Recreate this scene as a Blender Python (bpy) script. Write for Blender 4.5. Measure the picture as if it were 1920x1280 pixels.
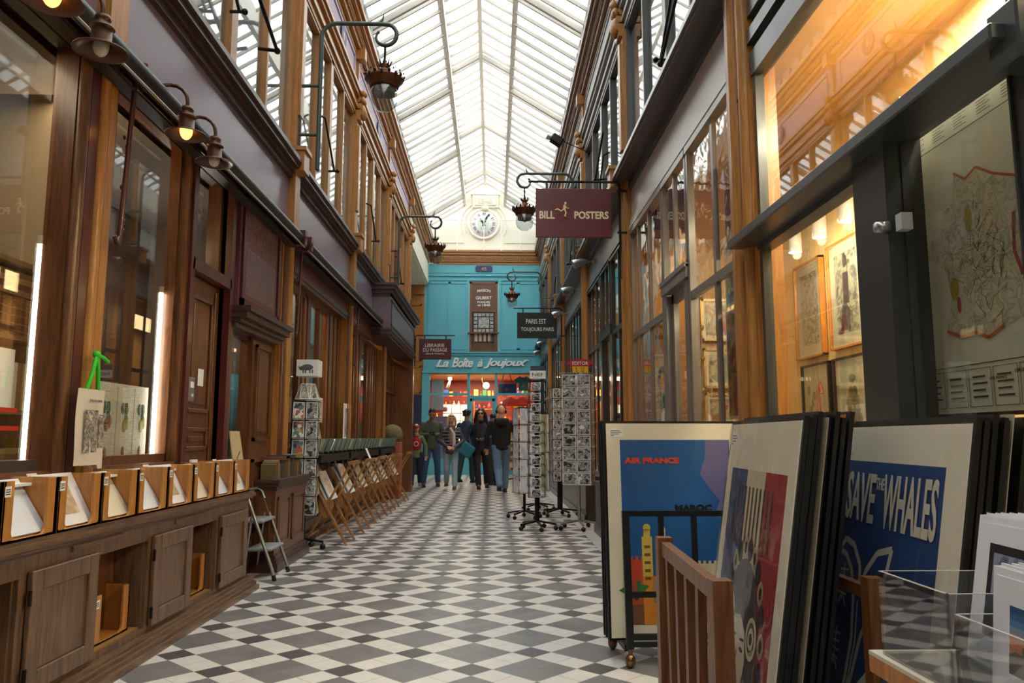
import bpy, bmesh, math, random
from mathutils import Vector, Matrix, Euler
random.seed(7)
PI = math.pi
S = bpy.context.scene
C = S.collection
for o in list(bpy.data.objects):
    bpy.data.objects.remove(o)

# ------------------------------------------------------------------ camera, world, exposure
cam_d = bpy.data.cameras.new('camera')
cam = bpy.data.objects.new('camera', cam_d)
C.objects.link(cam)
cam.location = (0, 0, 1.13)
cam.rotation_euler = (math.radians(90 + 7.224), 0, math.radians(-1.4407))
cam_d.sensor_width = 36
cam_d.lens = 36 * 1420 / 1920
cam_d.clip_start = 0.02
S.camera = cam
S.view_settings.view_transform = 'Standard'
S.view_settings.look = 'None'
S.view_settings.exposure = 1.5
S.view_settings.gamma = 1
S.view_settings.use_curve_mapping = False

W = bpy.data.worlds.new('overcast_sky')
S.world = W
W.use_nodes = True
wn, wl = W.node_tree.nodes, W.node_tree.links
bg = wn['Background']
tc = wn.new('ShaderNodeTexCoord')
nz = wn.new('ShaderNodeTexNoise')
nz.inputs['Scale'].default_value = 2.2
nz.inputs['Detail'].default_value = 5
rp = wn.new('ShaderNodeValToRGB')
rp.color_ramp.elements[0].position = 0.35
rp.color_ramp.elements[0].color = (0.7, 0.8, 0.88, 1)
rp.color_ramp.elements[1].position = 0.56
rp.color_ramp.elements[1].color = (1, 1, 1, 1)
wl.new(tc.outputs['Generated'], nz.inputs['Vector'])
wl.new(nz.outputs['Fac'], rp.inputs['Fac'])
wl.new(rp.outputs['Color'], bg.inputs['Color'])
bg.inputs['Strength'].default_value = 2.2

# ------------------------------------------------------------------ colour and materials
def lin(c):
    if isinstance(c, str):
        c = tuple(int(c[i:i + 2], 16) for i in (0, 2, 4))
    r = []
    for v in c[:3]:
        v /= 255
        r.append(v / 12.92 if v <= .04045 else ((v + .055) / 1.055) ** 2.4)
    return (*r, 1)

MATS = {}
def nodes(name):
    m = bpy.data.materials.new(name)
    m.use_nodes = True
    return m, m.node_tree.nodes, m.node_tree.links, m.node_tree.nodes['Principled BSDF']

def mat(name, col, rough=.5, metal=0, var=.12, scale=6, bump=0.0, coat=0, stretch=None, emis=0, spec=None):
    """painted / plain material with slight procedural variation"""
    if name in MATS:
        return MATS[name]
    m, n, l, p = nodes(name)
    c = lin(col)
    p.inputs['Roughness'].default_value = rough
    p.inputs['Metallic'].default_value = metal
    if coat:
        p.inputs['Coat Weight'].default_value = coat
        p.inputs['Coat Roughness'].default_value = .15
    if spec is not None:
        p.inputs['Specular IOR Level'].default_value = spec
    if emis:
        p.inputs['Emission Color'].default_value = c
        p.inputs['Emission Strength'].default_value = emis
    if var or bump:
        t = n.new('ShaderNodeTexCoord')
        mp = n.new('ShaderNodeMapping')
        if stretch:
            mp.inputs['Scale'].default_value = stretch
        z = n.new('ShaderNodeTexNoise')
        z.inputs['Scale'].default_value = scale
        z.inputs['Detail'].default_value = 4
        r = n.new('ShaderNodeMix')
        r.data_type = 'RGBA'
        r.inputs['A'].default_value = (*[v * (1 - var) for v in c[:3]], 1)
        r.inputs['B'].default_value = (*[min(1, v * (1 + var)) for v in c[:3]], 1)
        l.new(t.outputs['Object'], mp.inputs['Vector'])
        l.new(mp.outputs['Vector'], z.inputs['Vector'])
        l.new(z.outputs['Fac'], r.inputs['Factor'])
        l.new(r.outputs['Result'], p.inputs['Base Color'])
        if bump:
            b = n.new('ShaderNodeBump')
            b.inputs['Strength'].default_value = bump
            b.inputs['Distance'].default_value = .01
            l.new(z.outputs['Fac'], b.inputs['Height'])
            l.new(b.outputs['Normal'], p.inputs['Normal'])
    else:
        p.inputs['Base Color'].default_value = c
    MATS[name] = m
    return m

def wood(name, c1, c2, rough=.4, axis='z', coat=.2, scale=5):
    if name in MATS:
        return MATS[name]
    m, n, l, p = nodes(name)
    t = n.new('ShaderNodeTexCoord')
    mp = n.new('ShaderNodeMapping')
    s = {'z': (9, 9, .8), 'y': (9, .8, 9), 'x': (.8, 9, 9)}[axis]
    mp.inputs['Scale'].default_value = s
    z = n.new('ShaderNodeTexNoise')
    z.inputs['Scale'].default_value = scale
    z.inputs['Detail'].default_value = 7
    z.inputs['Distortion'].default_value = 1.2
    r = n.new('ShaderNodeValToRGB')
    r.color_ramp.elements[0].position = .3
    r.color_ramp.elements[0].color = lin(c1)
    r.color_ramp.elements[1].position = .72
    r.color_ramp.elements[1].color = lin(c2)
    b = n.new('ShaderNodeBump')
    b.inputs['Strength'].default_value = .15
    b.inputs['Distance'].default_value = .004
    l.new(t.outputs['Object'], mp.inputs['Vector'])
    l.new(mp.outputs['Vector'], z.inputs['Vector'])
    l.new(z.outputs['Fac'], r.inputs['Fac'])
    l.new(r.outputs['Color'], p.inputs['Base Color'])
    l.new(z.outputs['Fac'], b.inputs['Height'])
    l.new(b.outputs['Normal'], p.inputs['Normal'])
    p.inputs['Roughness'].default_value = rough
    p.inputs['Coat Weight'].default_value = coat
    p.inputs['Coat Roughness'].default_value = .2
    MATS[name] = m
    return m

def glass(name, tint=(.93, .95, .93), f0=.05, rough=0.0, wave=0.0, fmax=1.0):
    if name in MATS:
        return MATS[name]
    m = bpy.data.materials.new(name)
    m.use_nodes = True
    n, l = m.node_tree.nodes, m.node_tree.links
    n.clear()
    out = n.new('ShaderNodeOutputMaterial')
    g = n.new('ShaderNodeNewGeometry')
    d = n.new('ShaderNodeVectorMath'); d.operation = 'DOT_PRODUCT'
    a = n.new('ShaderNodeMath'); a.operation = 'ABSOLUTE'
    s = n.new('ShaderNodeMath'); s.operation = 'SUBTRACT'; s.inputs[0].default_value = 1; s.use_clamp = True
    q = n.new('ShaderNodeMath'); q.operation = 'POWER'; q.inputs[1].default_value = 4.0
    mr = n.new('ShaderNodeMapRange')
    mr.inputs['To Min'].default_value = f0
    mr.inputs['To Max'].default_value = fmax
    tr = n.new('ShaderNodeBsdfTransparent'); tr.inputs['Color'].default_value = (*tint, 1)
    gl = n.new('ShaderNodeBsdfGlossy'); gl.inputs['Roughness'].default_value = rough
    mx = n.new('ShaderNodeMixShader')
    l.new(g.outputs['Incoming'], d.inputs[0]); l.new(g.outputs['Normal'], d.inputs[1])
    l.new(d.outputs['Value'], a.inputs[0]); l.new(a.outputs[0], s.inputs[1])
    l.new(s.outputs[0], q.inputs[0]); l.new(q.outputs[0], mr.inputs['Value'])
    l.new(mr.outputs[0], mx.inputs['Fac'])
    l.new(tr.outputs[0], mx.inputs[1]); l.new(gl.outputs[0], mx.inputs[2])
    l.new(mx.outputs[0], out.inputs['Surface'])
    if wave:
        t = n.new('ShaderNodeTexCoord')
        z = n.new('ShaderNodeTexNoise'); z.inputs['Scale'].default_value = 3.0
        b = n.new('ShaderNodeBump'); b.inputs['Strength'].default_value = wave; b.inputs['Distance'].default_value = .02
        l.new(t.outputs['Object'], z.inputs['Vector']); l.new(z.outputs['Fac'], b.inputs['Height'])
        l.new(b.outputs['Normal'], gl.inputs['Normal'])
    MATS[name] = m
    return m

def pic(name, cols, scale=9, pos=None, rough=.35, detail=3, dist=.6, vor=False):
    """a printed picture: colour patches; every object gets its own pattern"""
    if name in MATS:
        return MATS[name]
    m, n, l, p = nodes(name)
    t = n.new('ShaderNodeTexCoord')
    oi = n.new('ShaderNodeObjectInfo')
    mu = n.new('ShaderNodeMath'); mu.operation = 'MULTIPLY'; mu.inputs[1].default_value = 60
    ad = n.new('ShaderNodeVectorMath'); ad.operation = 'ADD'
    z = n.new('ShaderNodeTexVoronoi' if vor else 'ShaderNodeTexNoise')
    z.inputs['Scale'].default_value = scale
    if not vor:
        z.inputs['Detail'].default_value = detail
        z.inputs['Distortion'].default_value = dist
    r = n.new('ShaderNodeValToRGB')
    r.color_ramp.interpolation = 'CONSTANT' if vor else 'LINEAR'
    e = r.color_ramp.elements
    k = len(cols)
    lo, hi = (.0, .8) if vor else (.34, .66)
    e[0].position = lo; e[0].color = lin(cols[0])
    e[1].position = hi; e[1].color = lin(cols[-1])
    for i in range(1, k - 1):
        x = e.new(lo + (hi - lo) * i / (k - 1)); x.color = lin(cols[i])
    l.new(oi.outputs['Random'], mu.inputs[0])
    l.new(t.outputs['Object'], ad.inputs[0]); l.new(mu.outputs[0], ad.inputs[1])
    l.new(ad.outputs[0], z.inputs['Vector'])
    l.new(z.outputs['Color' if vor else 'Fac'], r.inputs['Fac'])
    l.new(r.outputs['Color'], p.inputs['Base Color'])
    p.inputs['Roughness'].default_value = rough
    MATS[name] = m
    return m

def glow(name, col, s):
    if name in MATS:
        return MATS[name]
    m = bpy.data.materials.new(name); m.use_nodes = True
    n, l = m.node_tree.nodes, m.node_tree.links
    n.clear()
    out = n.new('ShaderNodeOutputMaterial'); e = n.new('ShaderNodeEmission')
    e.inputs['Color'].default_value = (*col, 1); e.inputs['Strength'].default_value = s
    l.new(e.outputs[0], out.inputs['Surface'])
    MATS[name] = m
    return m

# ------------------------------------------------------------------ mesh builder
KIDS = {}
def kid(parent, o):
    o.parent = parent
    KIDS.setdefault(parent.name, []).append(o)
def wpos(o):
    p = Vector((0, 0, 0))
    while o is not None:
        p += Vector(o.location); o = o.parent
    return p

class MB:
    def __init__(s, M=None):
        s.v, s.f, s.mi, s.sm, s.cur, s.M, s.smooth, s.g, s.gi = [], [], [], [], 0, M, False, [], 0
    def add(s, vs, fs, sm=None):
        b = len(s.v)
        for p in vs:
            p = Vector(p)
            s.v.append(s.M @ p if s.M else p)
        for f in fs:
            s.f.append([b + i for i in f]); s.g.append(s.gi); s.mi.append(s.cur); s.sm.append(s.smooth if sm is None else sm)
        return s
    def m(s, i):
        s.cur = i; return s
    def box(s, x0, x1, y0, y1, z0, z1):
        vs = [(x0, y0, z0), (x1, y0, z0), (x1, y1, z0), (x0, y1, z0), (x0, y0, z1), (x1, y0, z1), (x1, y1, z1), (x0, y1, z1)]
        if (x1 - x0) * (y1 - y0) * (z1 - z0) < 0:
            vs = vs[::-1]
        return s.add(vs, [(0, 3, 2, 1), (4, 5, 6, 7), (0, 1, 5, 4), (1, 2, 6, 5), (2, 3, 7, 6), (3, 0, 4, 7)])
    def bar(s, p, q, w, h=None, up=(0, 0, 1)):
        p, q = Vector(p), Vector(q); h = h or w
        d = (q - p); L = d.length; d.normalize()
        u = Vector(up)
        if abs(d.dot(u)) > .99: u = Vector((0, 1, 0))
        a = d.cross(u).normalized(); u = a.cross(d)
        vs = []
        for e in (p, q):
            for i, j in ((-1, -1), (1, -1), (1, 1), (-1, 1)):
                vs.append(e + a * i * w / 2 + u * j * h / 2)
        return s.add(vs, [(0, 1, 2, 3), (7, 6, 5, 4), (0, 4, 5, 1), (1, 5, 6, 2), (2, 6, 7, 3), (3, 7, 4, 0)])
    def tube(s, pts, r, n=8, closed=False):
        pts = [Vector(p) for p in pts]; k = len(pts)
        rs = r if isinstance(r, (list, tuple)) else [r] * k
        vs = []; prev = None
        for i, p in enumerate(pts):
            a = pts[i - 1] if (i or closed) else p
            b = pts[(i + 1) % k] if (i < k - 1 or closed) else p
            d = (b - a).normalized()
            if prev is None:
                u = Vector((0, 0, 1)) if abs(d.z) < .9 else Vector((0, 1, 0))
                u = (u - d * u.dot(d)).normalized()
            else:
                u = (prev - d * prev.dot(d))
                u = u.normalized() if u.length > 1e-6 else d.orthogonal().normalized()
            prev = u; w = d.cross(u)
            for j in range(n):
                t = 2 * PI * j / n
                vs.append(p + (u * math.cos(t) + w * math.sin(t)) * rs[i])
        fs = []
        for i in range(k if closed else k - 1):
            for j in range(n):
                a, b = i * n, ((i + 1) % k) * n
                fs.append((a + j, b + j, b + (j + 1) % n, a + (j + 1) % n)[::-1])
        s.add(vs, fs, True)
        if not closed:
            s.add(vs[:n], [tuple(range(n))], False); s.add(vs[-n:], [tuple(range(n))[::-1]], False)
        return s
    def lathe(s, prof, c=(0, 0, 0), n=20, M=None, sm=True):
        vs = []; c = Vector(c)
        for r, z in prof:
            for j in range(n):
                t = 2 * PI * j / n
                p = Vector((r * math.cos(t), r * math.sin(t), z))
                vs.append((M @ p if M else p) + c)
        fs = []
        for i in range(len(prof) - 1):
            for j in range(n):
                fs.append((i * n + j, i * n + (j + 1) % n, (i + 1) * n + (j + 1) % n, (i + 1) * n + j))
        s.add(vs, fs, sm)
        return s
    def ell(s, c, r, n=12, k=8, M=None):
        c = Vector(c); vs = []
        for i in range(k + 1):
            a = -PI / 2 + PI * i / k
            for j in range(n):
                t = 2 * PI * j / n
                p = Vector((r[0] * math.cos(a) * math.cos(t), r[1] * math.cos(a) * math.sin(t), r[2] * math.sin(a)))
                vs.append((M @ p if M else p) + c)
        fs = []
        for i in range(k):
            for j in range(n):
                fs.append((i * n + j, i * n + (j + 1) % n, (i + 1) * n + (j + 1) % n, (i + 1) * n + j))
        return s.add(vs, fs, True)
    def prism(s, poly, O, U, V, t):
        """polygon in the plane O+U*u+V*v, extruded by t along U x V"""
        O, U, V = Vector(O), Vector(U), Vector(V)
        N = U.cross(V).normalized() * t
        ar = sum(poly[i][0] * poly[(i + 1) % len(poly)][1] - poly[(i + 1) % len(poly)][0] * poly[i][1] for i in range(len(poly)))
        if ar < 0: poly = poly[::-1]
        k = len(poly)
        a = [O + U * p[0] + V * p[1] for p in poly]; b = [p + N for p in a]
        fs = [tuple(range(k))[::-1], tuple(range(k, 2 * k))] + [(i, (i + 1) % k, k + (i + 1) % k, k + i) for i in range(k)]
        if t < 0: fs = [f[::-1] for f in fs]
        return s.add(a + b, fs)
    def sep(s):
        s.gi += 1; return s
    def each(s, name, mats, parent, w=False):
        out = []
        for k in sorted(set(s.g)):
            q = MB(); mp = {}
            for f, m_, sm, gg in zip(s.f, s.mi, s.sm, s.g):
                if gg != k: continue
                for i in f:
                    if i not in mp: mp[i] = len(q.v); q.v.append(s.v[i])
                q.f.append([mp[i] for i in f]); q.mi.append(m_); q.sm.append(sm); q.g.append(0)
            out.append(q.build(name, mats, parent, w=w))
        return out
    def build(s, name, mats, parent=None, label=None, cat=None, group=None, kind=None, w=False, loc=None):
        me = bpy.data.meshes.new(name)
        off = Vector((0, 0, 0))
        if w and parent is not None: off = wpos(parent)
        me.from_pydata([tuple(p - off) for p in s.v], [], s.f)
        if not isinstance(mats, (list, tuple)): mats = [mats]
        for x in mats: me.materials.append(x)
        me.polygons.foreach_set('material_index', s.mi)
        me.polygons.foreach_set('use_smooth', s.sm)
        me.update()
        o = bpy.data.objects.new(name, me)
        C.objects.link(o)
        if parent is not None: kid(parent, o)
        if loc is not None: o.location = loc
        if label: o['label'] = label
        if cat: o['category'] = cat
        if group: o['group'] = group
        if kind: o['kind'] = kind
        return o

def thing(name, label, cat, loc=(0, 0, 0), rz=0, group=None, kind=None):
    o = bpy.data.objects.new(name, None)
    C.objects.link(o)
    o.empty_display_size = .1
    o.location = loc; o.rotation_euler = (0, 0, rz)
    if kind: o['kind'] = kind
    if label: o['label'] = label
    if cat: o['category'] = cat
    if group: o['group'] = group
    return o

def copy_tree(o, parent=None, loc=None, rz=None, label=None):
    c = o.copy(); C.objects.link(c)
    if parent is not None: c.parent = parent
    if loc is not None: c.location = loc
    if rz is not None: c.rotation_euler = (0, 0, rz)
    if label: c['label'] = label
    if parent is not None: KIDS.setdefault(parent.name, []).append(c)
    for ch in list(KIDS.get(o.name, [])):
        copy_tree(ch, c)
    return c

def bevel(o, w=.004, seg=1):
    m = o.modifiers.new('bevel', 'BEVEL'); m.width = w; m.segments = seg; m.limit_method = 'ANGLE'
    return o

def text(s, width, height, O, U, V, m, parent=None, name='lettering', ext=.001, bold=0.0, label=None, w=False, shear=0, align='c', spacing=1.0, curvefn=None):
    """lettering fitted to width x height, centred at O in the plane U, V"""
    cu = bpy.data.curves.new('t', 'FONT')
    cu.body = s; cu.align_x = 'CENTER'; cu.size = 1; cu.offset = bold; cu.shear = shear; cu.space_character = spacing
    cu.resolution_u = 3
    t = bpy.data.objects.new('t', cu); C.objects.link(t)
    dg = bpy.context.evaluated_depsgraph_get()
    me = bpy.data.meshes.new_from_object(t.evaluated_get(dg))
    bpy.data.objects.remove(t)
    xs = [v.co.x for v in me.vertices]; ys = [v.co.y for v in me.vertices]
    x0, x1, y0, y1 = min(xs), max(xs), min(ys), max(ys)
    O, U, V = Vector(O), Vector(U).normalized(), Vector(V).normalized()
    N = U.cross(V)
    off = wpos(parent) if (w and parent is not None) else Vector((0, 0, 0))
    bm = bmesh.new(); bm.from_mesh(me)
    r = bmesh.ops.extrude_face_region(bm, geom=bm.faces[:])
    top = [e for e in r['geom'] if isinstance(e, bmesh.types.BMVert)]
    ts = set(top)
    sx = width / (x1 - x0); sy = (height / (y1 - y0)) if height else sx
    for fc in bm.faces: fc.smooth = False
    for v in bm.verts:
        a = (v.co.x - (x0 + x1) / 2) * sx; b = (v.co.y - (y0 + y1) / 2) * sy
        if curvefn: b += curvefn(a)
        v.co = O + U * a + V * b + N * (ext if v in ts else 0) - off
    bmesh.ops.recalc_face_normals(bm, faces=bm.faces[:])
    bm.to_mesh(me); bm.free()
    me.materials.clear(); me.materials.append(m)
    o = bpy.data.objects.new(name, me); C.objects.link(o)
    if parent is not None: kid(parent, o)
    if label: o['label'] = label
    return o

ORD = ['first', 'second', 'third', 'fourth', 'fifth', 'sixth', 'seventh', 'eighth', 'ninth', 'tenth', 'eleventh', 'twelfth', 'thirteenth', 'fourteenth', 'fifteenth', 'sixteenth', 'seventeenth', 'eighteenth', 'nineteenth', 'twentieth']
X_, Y_, Z_ = Vector((1, 0, 0)), Vector((0, 1, 0)), Vector((0, 0, 1))

# palette
oak = wood('cabinet oak', '4b3524', '7c5b42', .4)
oak_h = wood('cabinet oak horizontal', '4b3524', '7c5b42', .4, 'y')
redwood = wood('red brown wood', '4c2c18', '7d4b29', .35)
redwood_h = wood('red brown wood horizontal', '4c2c18', '7d4b29', .35, 'y')
darkwood = wood('dark stained wood', '33201a', '553629', .4, 'y')
goldwood = wood('ochre grained paint', '9a6325', 'c18544', .4)
goldwood_h = wood('ochre grained paint horizontal', '9a6325', 'c18544', .4, 'y')
goldwood_x = wood('ochre grained paint across', '9a6325', 'c18544', .4, 'x')
orangewood = wood('orange pine', 'a55e1c', 'cc8332', .35)
teak = wood('teak', '5e3317', '8f5a30', .4)
beech = wood('folding beech wood', '8a5a30', 'b5814c', .45)
burg = mat('burgundy paint', '55201f', .3, coat=.4, var=.08)
burg_panel = mat('dull burgundy panel', '6b3d45', .45, var=.12)
lilac = mat('lilac frieze paint', 'b29db0', .55, var=.06)
fascia_m = mat('plum grey fascia paint', '8a7a8e', .3, coat=.35, var=.1)
charcoal = mat('charcoal paint', '3d3f3f', .32, coat=.3, var=.08)
taupe = mat('taupe grey paint', '766a60', .35, coat=.3, var=.08)
taupe_l = mat('light taupe fascia', 'b9aca4', .4, var=.08, coat=.2)
greyfas = mat('slate fascia paint', '6f7678', .4, var=.08, coat=.2)
blackm = mat('black metal', '141414', .35, metal=.3, var=.05)
blackp = mat('black plastic', '101011', .4, var=.05)
iron = mat('grey green iron', '4d5652', .45, metal=.4, var=.12)
copper = mat('aged copper', '6e4330', .38, metal=.85, var=.3, scale=14)
bronze = mat('dark bronze', '2e2622', .4, metal=.8, var=.25, scale=14)
steel = mat('brushed steel', 'b4b6b8', .3, metal=.9, var=.05)
blue = mat('turquoise facade paint', '62b5c4', .45, var=.05, scale=2)
cream = mat('cream plaster', 'ece5d4', .6, var=.04, scale=3)
white = mat('white card', 'ece9e6', .5, var=.02)
offwhite = mat('cream mat board', 'efe4d0', .5, var=.03)
paper = mat('white paper', 'f2f1ee', .5, var=0)
ink = mat('black ink', '1b1a1a', .5, var=0)
pane = glass('shop glass', f0=.10)
pane_u = glass('upper floor glass', (.92, .95, .97), .16)
pane_w = glass('old wavy glass', (.92, .93, .9), .15, wave=.35)
clear = glass('clear acrylic', (.97, .97, .97), .07)
lampglass = glass('lamp glass', (.80, .83, .84), .12)
sleeve = glass('plastic sleeve', (.985, .985, .975), .02, .05, wave=.9, fmax=.45)
# ================================================================== THE SETTING
YB_ = -18.0
def struct(name, mb, m, parent=None, **k):
    return mb.build(name, m, parent, kind='structure', **k)

# ---- floor: pairs of white tiles, 2x2 grey tiles and single dark tiles laid on the diagonal
m, n, l, p = nodes('checkered tiles')
t = n.new('ShaderNodeTexCoord'); sx = n.new('ShaderNodeSeparateXYZ'); l.new(t.outputs['Object'], sx.inputs[0])
def M_(op, a, b=None, c=None):
    x = n.new('ShaderNodeMath'); x.operation = op
    for i, v in enumerate((a, b, c)):
        if v is None: continue
        if isinstance(v, (int, float)): x.inputs[i].default_value = v
        else: l.new(v, x.inputs[i])
    return x.outputs[0]
px = M_('DIVIDE', M_('SUBTRACT', sx.outputs['X'], .21), .2075)
py = M_('DIVIDE', M_('SUBTRACT', sx.outputs['Y'], 4.78), .1965)
a_ = M_('ADD', M_('ADD', px, py), 302.5); b_ = M_('ADD', M_('SUBTRACT', px, py), 302.5)
am = M_('FLOORED_MODULO', a_, 3.0); bm_ = M_('FLOORED_MODULO', b_, 3.0)
a2 = M_('GREATER_THAN', am, 2.0); b2 = M_('GREATER_THAN', bm_, 2.0)
dark = M_('MULTIPLY', a2, b2)
grey = M_('MULTIPLY', M_('SUBTRACT', 1.0, a2), M_('SUBTRACT', 1.0, b2))
fa = M_('ABSOLUTE', M_('SUBTRACT', M_('FRACT', a_), .5)); fb = M_('ABSOLUTE', M_('SUBTRACT', M_('FRACT', b_), .5))
grout = M_('GREATER_THAN', M_('MAXIMUM', fa, fb), .489)
border = M_('MAXIMUM', M_('GREATER_THAN', sx.outputs['X'], 1.085), M_('LESS_THAN', sx.outputs['X'], -1.95))
cell = n.new('ShaderNodeTexWhiteNoise'); cell.noise_dimensions = '2D'
cc = n.new('ShaderNodeCombineXYZ'); l.new(M_('FLOOR', a_), cc.inputs[0]); l.new(M_('FLOOR', b_), cc.inputs[1]); l.new(cc.outputs[0], cell.inputs['Vector'])
zz = n.new('ShaderNodeTexNoise'); zz.inputs['Scale'].default_value = 7; zz.inputs['Detail'].default_value = 5; l.new(t.outputs['Object'], zz.inputs['Vector'])
def mixc(f, A, B):
    x = n.new('ShaderNodeMix'); x.data_type = 'RGBA'
    if isinstance(f, (int, float)): x.inputs['Factor'].default_value = f
    else: l.new(f, x.inputs['Factor'])
    for k, v in (('A', A), ('B', B)):
        if isinstance(v, str): x.inputs[k].default_value = lin(v)
        else: l.new(v, x.inputs[k])
    return x.outputs['Result']
cg = mixc(cell.outputs['Value'], '6b6768', '7a7677')
c0 = mixc(grey, 'd8d2cd', cg)
c0 = mixc(dark, c0, '4b4547')
c0 = mixc(grout, c0, '8a807c')
c0 = mixc(border, c0, 'd2cbc2')
c0 = mixc(M_('MULTIPLY', zz.outputs['Fac'], .25), c0, '6e6763')
l.new(c0, p.inputs['Base Color'])
l.new(M_('ADD', M_('MULTIPLY', zz.outputs['Fac'], .3), .2), p.inputs['Roughness'])
tiles = m
f = MB().box(-4.2, 3.6, YB_, 28, -.1, 0)
struct('floor', f, tiles)

# ---- roof
rm = mat('roof iron paint', 'a89f94', .5, var=.08)
rg = bpy.data.materials.new('frosted roof glass'); rg.use_nodes = True
nn, ll = rg.node_tree.nodes, rg.node_tree.links; nn.clear()
o_ = nn.new('ShaderNodeOutputMaterial'); t_ = nn.new('ShaderNodeBsdfTransparent'); tl = nn.new('ShaderNodeBsdfTranslucent'); x_ = nn.new('ShaderNodeMixShader')
tcd = nn.new('ShaderNodeTexCoord'); zn = nn.new('ShaderNodeTexNoise'); zn.inputs['Scale'].default_value = .9; zn.inputs['Detail'].default_value = 6
zr = nn.new('ShaderNodeValToRGB'); zr.color_ramp.elements[0].position = .36; zr.color_ramp.elements[0].color = (.62, .66, .66, 1); zr.color_ramp.elements[1].position = .58; zr.color_ramp.elements[1].color = (.97, .98, .97, 1)
ll.new(tcd.outputs['Object'], zn.inputs['Vector']); ll.new(zn.outputs['Fac'], zr.inputs['Fac']); ll.new(zr.outputs['Color'], t_.inputs['Color'])
tl.inputs['Color'].default_value = (.8, .82, .8, 1); x_.inputs['Fac'].default_value = .4
ll.new(t_.outputs[0], x_.inputs[1]); ll.new(tl.outputs[0], x_.inputs[2]); ll.new(x_.outputs[0], o_.inputs['Surface'])
YB, YE = -18.0, 23.6
RX = -.28
def roofpts():  # x, z of: left eave, left low purlin, left high purlin, ridge, ...
    return [(-2.17, 7.8), (-.93, 8.55), (-.93, 8.95), (-.28, 9.33), (.37, 8.95), (.37, 8.55), (1.6, 7.8)]
P = roofpts()
ceil = thing('ceiling', None, None, (0, 0, 0), kind='structure')
g = MB()
for (xa, za), (xb, zb) in ((P[0], P[1]), (P[2], P[3]), (P[3], P[4]), (P[5], P[6])):
    d = Vector((xb - xa, 0, zb - za)); nrm = Vector((-d.z, 0, d.x)).normalized() * .01
    a, b = Vector((xa, 0, za)), Vector((xb, 0, zb))
    g.add([(*q, ) for q in [Vector((v.x, yy, v.z)) + k for yy in (YB, YE) for v in (a, b) for k in (Vector(), nrm)]], [(0, 2, 6, 4), (1, 5, 7, 3), (0, 1, 3, 2), (4, 6, 7, 5), (0, 4, 5, 1), (2, 3, 7, 6)])
struct('roof_glass', g, rg, ceil)
g = MB()
y = YB
while y < YE:
    for (xa, za), (xb, zb) in ((P[0], P[1]), (P[5], P[6])):
        g.bar((xa, y, za - .035), (xb, y, zb - .035), .032, .06)
    y += .4
y = YB
while y < YE:
    for (xa, za), (xb, zb) in ((P[2], P[3]), (P[3], P[4])):
        g.bar((xa, y, za - .035), (xb, y, zb - .035), .026, .05)
    y += .4
struct('rafters', g, rm, ceil)
g = MB()
for x in (-.93, .37):
    g.box(x - .03, x + .03, YB, YE, 8.56, 8.99)
    g.box(x - .05, x + .05, YB, YE, 8.53, 8.57)
g.box(RX - .04, RX + .04, YB, YE, 9.2, 9.36)
struct('purlins', g, mat('purlin paint', 'ebe3d6', .5, var=.05), ceil)
g = MB()
y = -17
while y < 23:
    g.bar((-.93, y, 8.9), (-.28, y, 9.28), .05, .09); g.bar((-.28, y, 9.28), (.37, y, 8.9), .05, .09)
    g.bar((-2.17, y, 7.74), (-.93, y, 8.5), .06, .1); g.bar((.37, y, 8.5), (1.6, y, 7.74), .06, .1)
    y += 3.6
struct('roof_trusses', g, rm, ceil)

# stepped lead flashing along both eaves
g = MB()
lead = mat('lead flashing', '8b8d8a', .6, var=.15)
y = -4
while y < 23.4:
    g.box(-1.9, -1.8, y, y + .26, 7.0, 7.12); g.box(1.3, 1.4, y, y + .26, 7.0, 7.12)
    y += .4
struct('trim_17', g, lead)

XL, XR = -2.0, 1.5
LP = [-13.8, -10.3, -6.8, -3.3, .2, 3.72, 7.27, 10.45, 13.8, 17.35]       # left pilaster centres
RP = [-15, -11.2, -7.3, -3.4, .4, 4.25, 8.1, 11.85, 15.6, 19.2]        # right pilaster centres

# ---- upper walls: solid parts of the two long fronts
g = MB()
g.box(-2.35, -2.03, YB, 17.5, 3.15, 3.82)              # behind the fascia
g.box(-2.35, -2.03, YB, 17.5, 5.72, 7.85)
g.box(-4.2, -4.1, YB, 17.5, 0, 6)                      # deep back of the shops
g.box(-4.2, -2.1, 17.3, 17.45, 0, 7.85)
for yy in LP:
    if 3 < yy < 4: continue
    g.box(-4.2, -2.13, yy - .06, yy + .06, 0, 3.15)
g.box(-4.2, -2.13, YB, 17.4, 3.15, 3.22)
struct('wall_left', g, mat('left wall plaster', '6b5f55', .7))
g = MB()
g.box(1.53, 1.85, YB, YE, 3.38, 4.0)
g.box(1.53, 1.85, YB, YE, 5.8, 7.85)
g.box(3.5, 3.6, YB, YE, 0, 6)
g.box(1.6, 3.6, YB, YE, 3.38, 3.45)
for yy in [11.85, 15.6, 19.2]:
    g.box(1.62, 3.6, yy - .06, yy + .06, 0, 3.4)
struct('wall_right', g, mat('right wall plaster', '6c655c', .7))
g = MB(); g.box(-2.3, -2.1, YB, -2.6, 0, 3.12); g.box(1.52, 1.7, YB, -3.2, 0, 3.4)
struct('wall_bounce_panels', g, mat('cream bounce panels', 'cbb694', .5))  # unseen panels added behind the camera to bounce light forward
# upper floor rooms: pale blinds behind the glass
blind = mat('pale blind cloth', 'eeebe4', .8, var=.05)
g = MB().box(-2.24, -2.22, YB, 17.3, 3.8, 5.9)
struct('wall_blind_left', g, blind)
g = MB().box(1.7, 1.72, YB, YE, 4, 6)
struct('wall_blind_right', g, blind)
g = MB().box(-4.3, 3.7, -18.3, -18.05, 0, 10)
struct('wall_back', g, cream)

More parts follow.
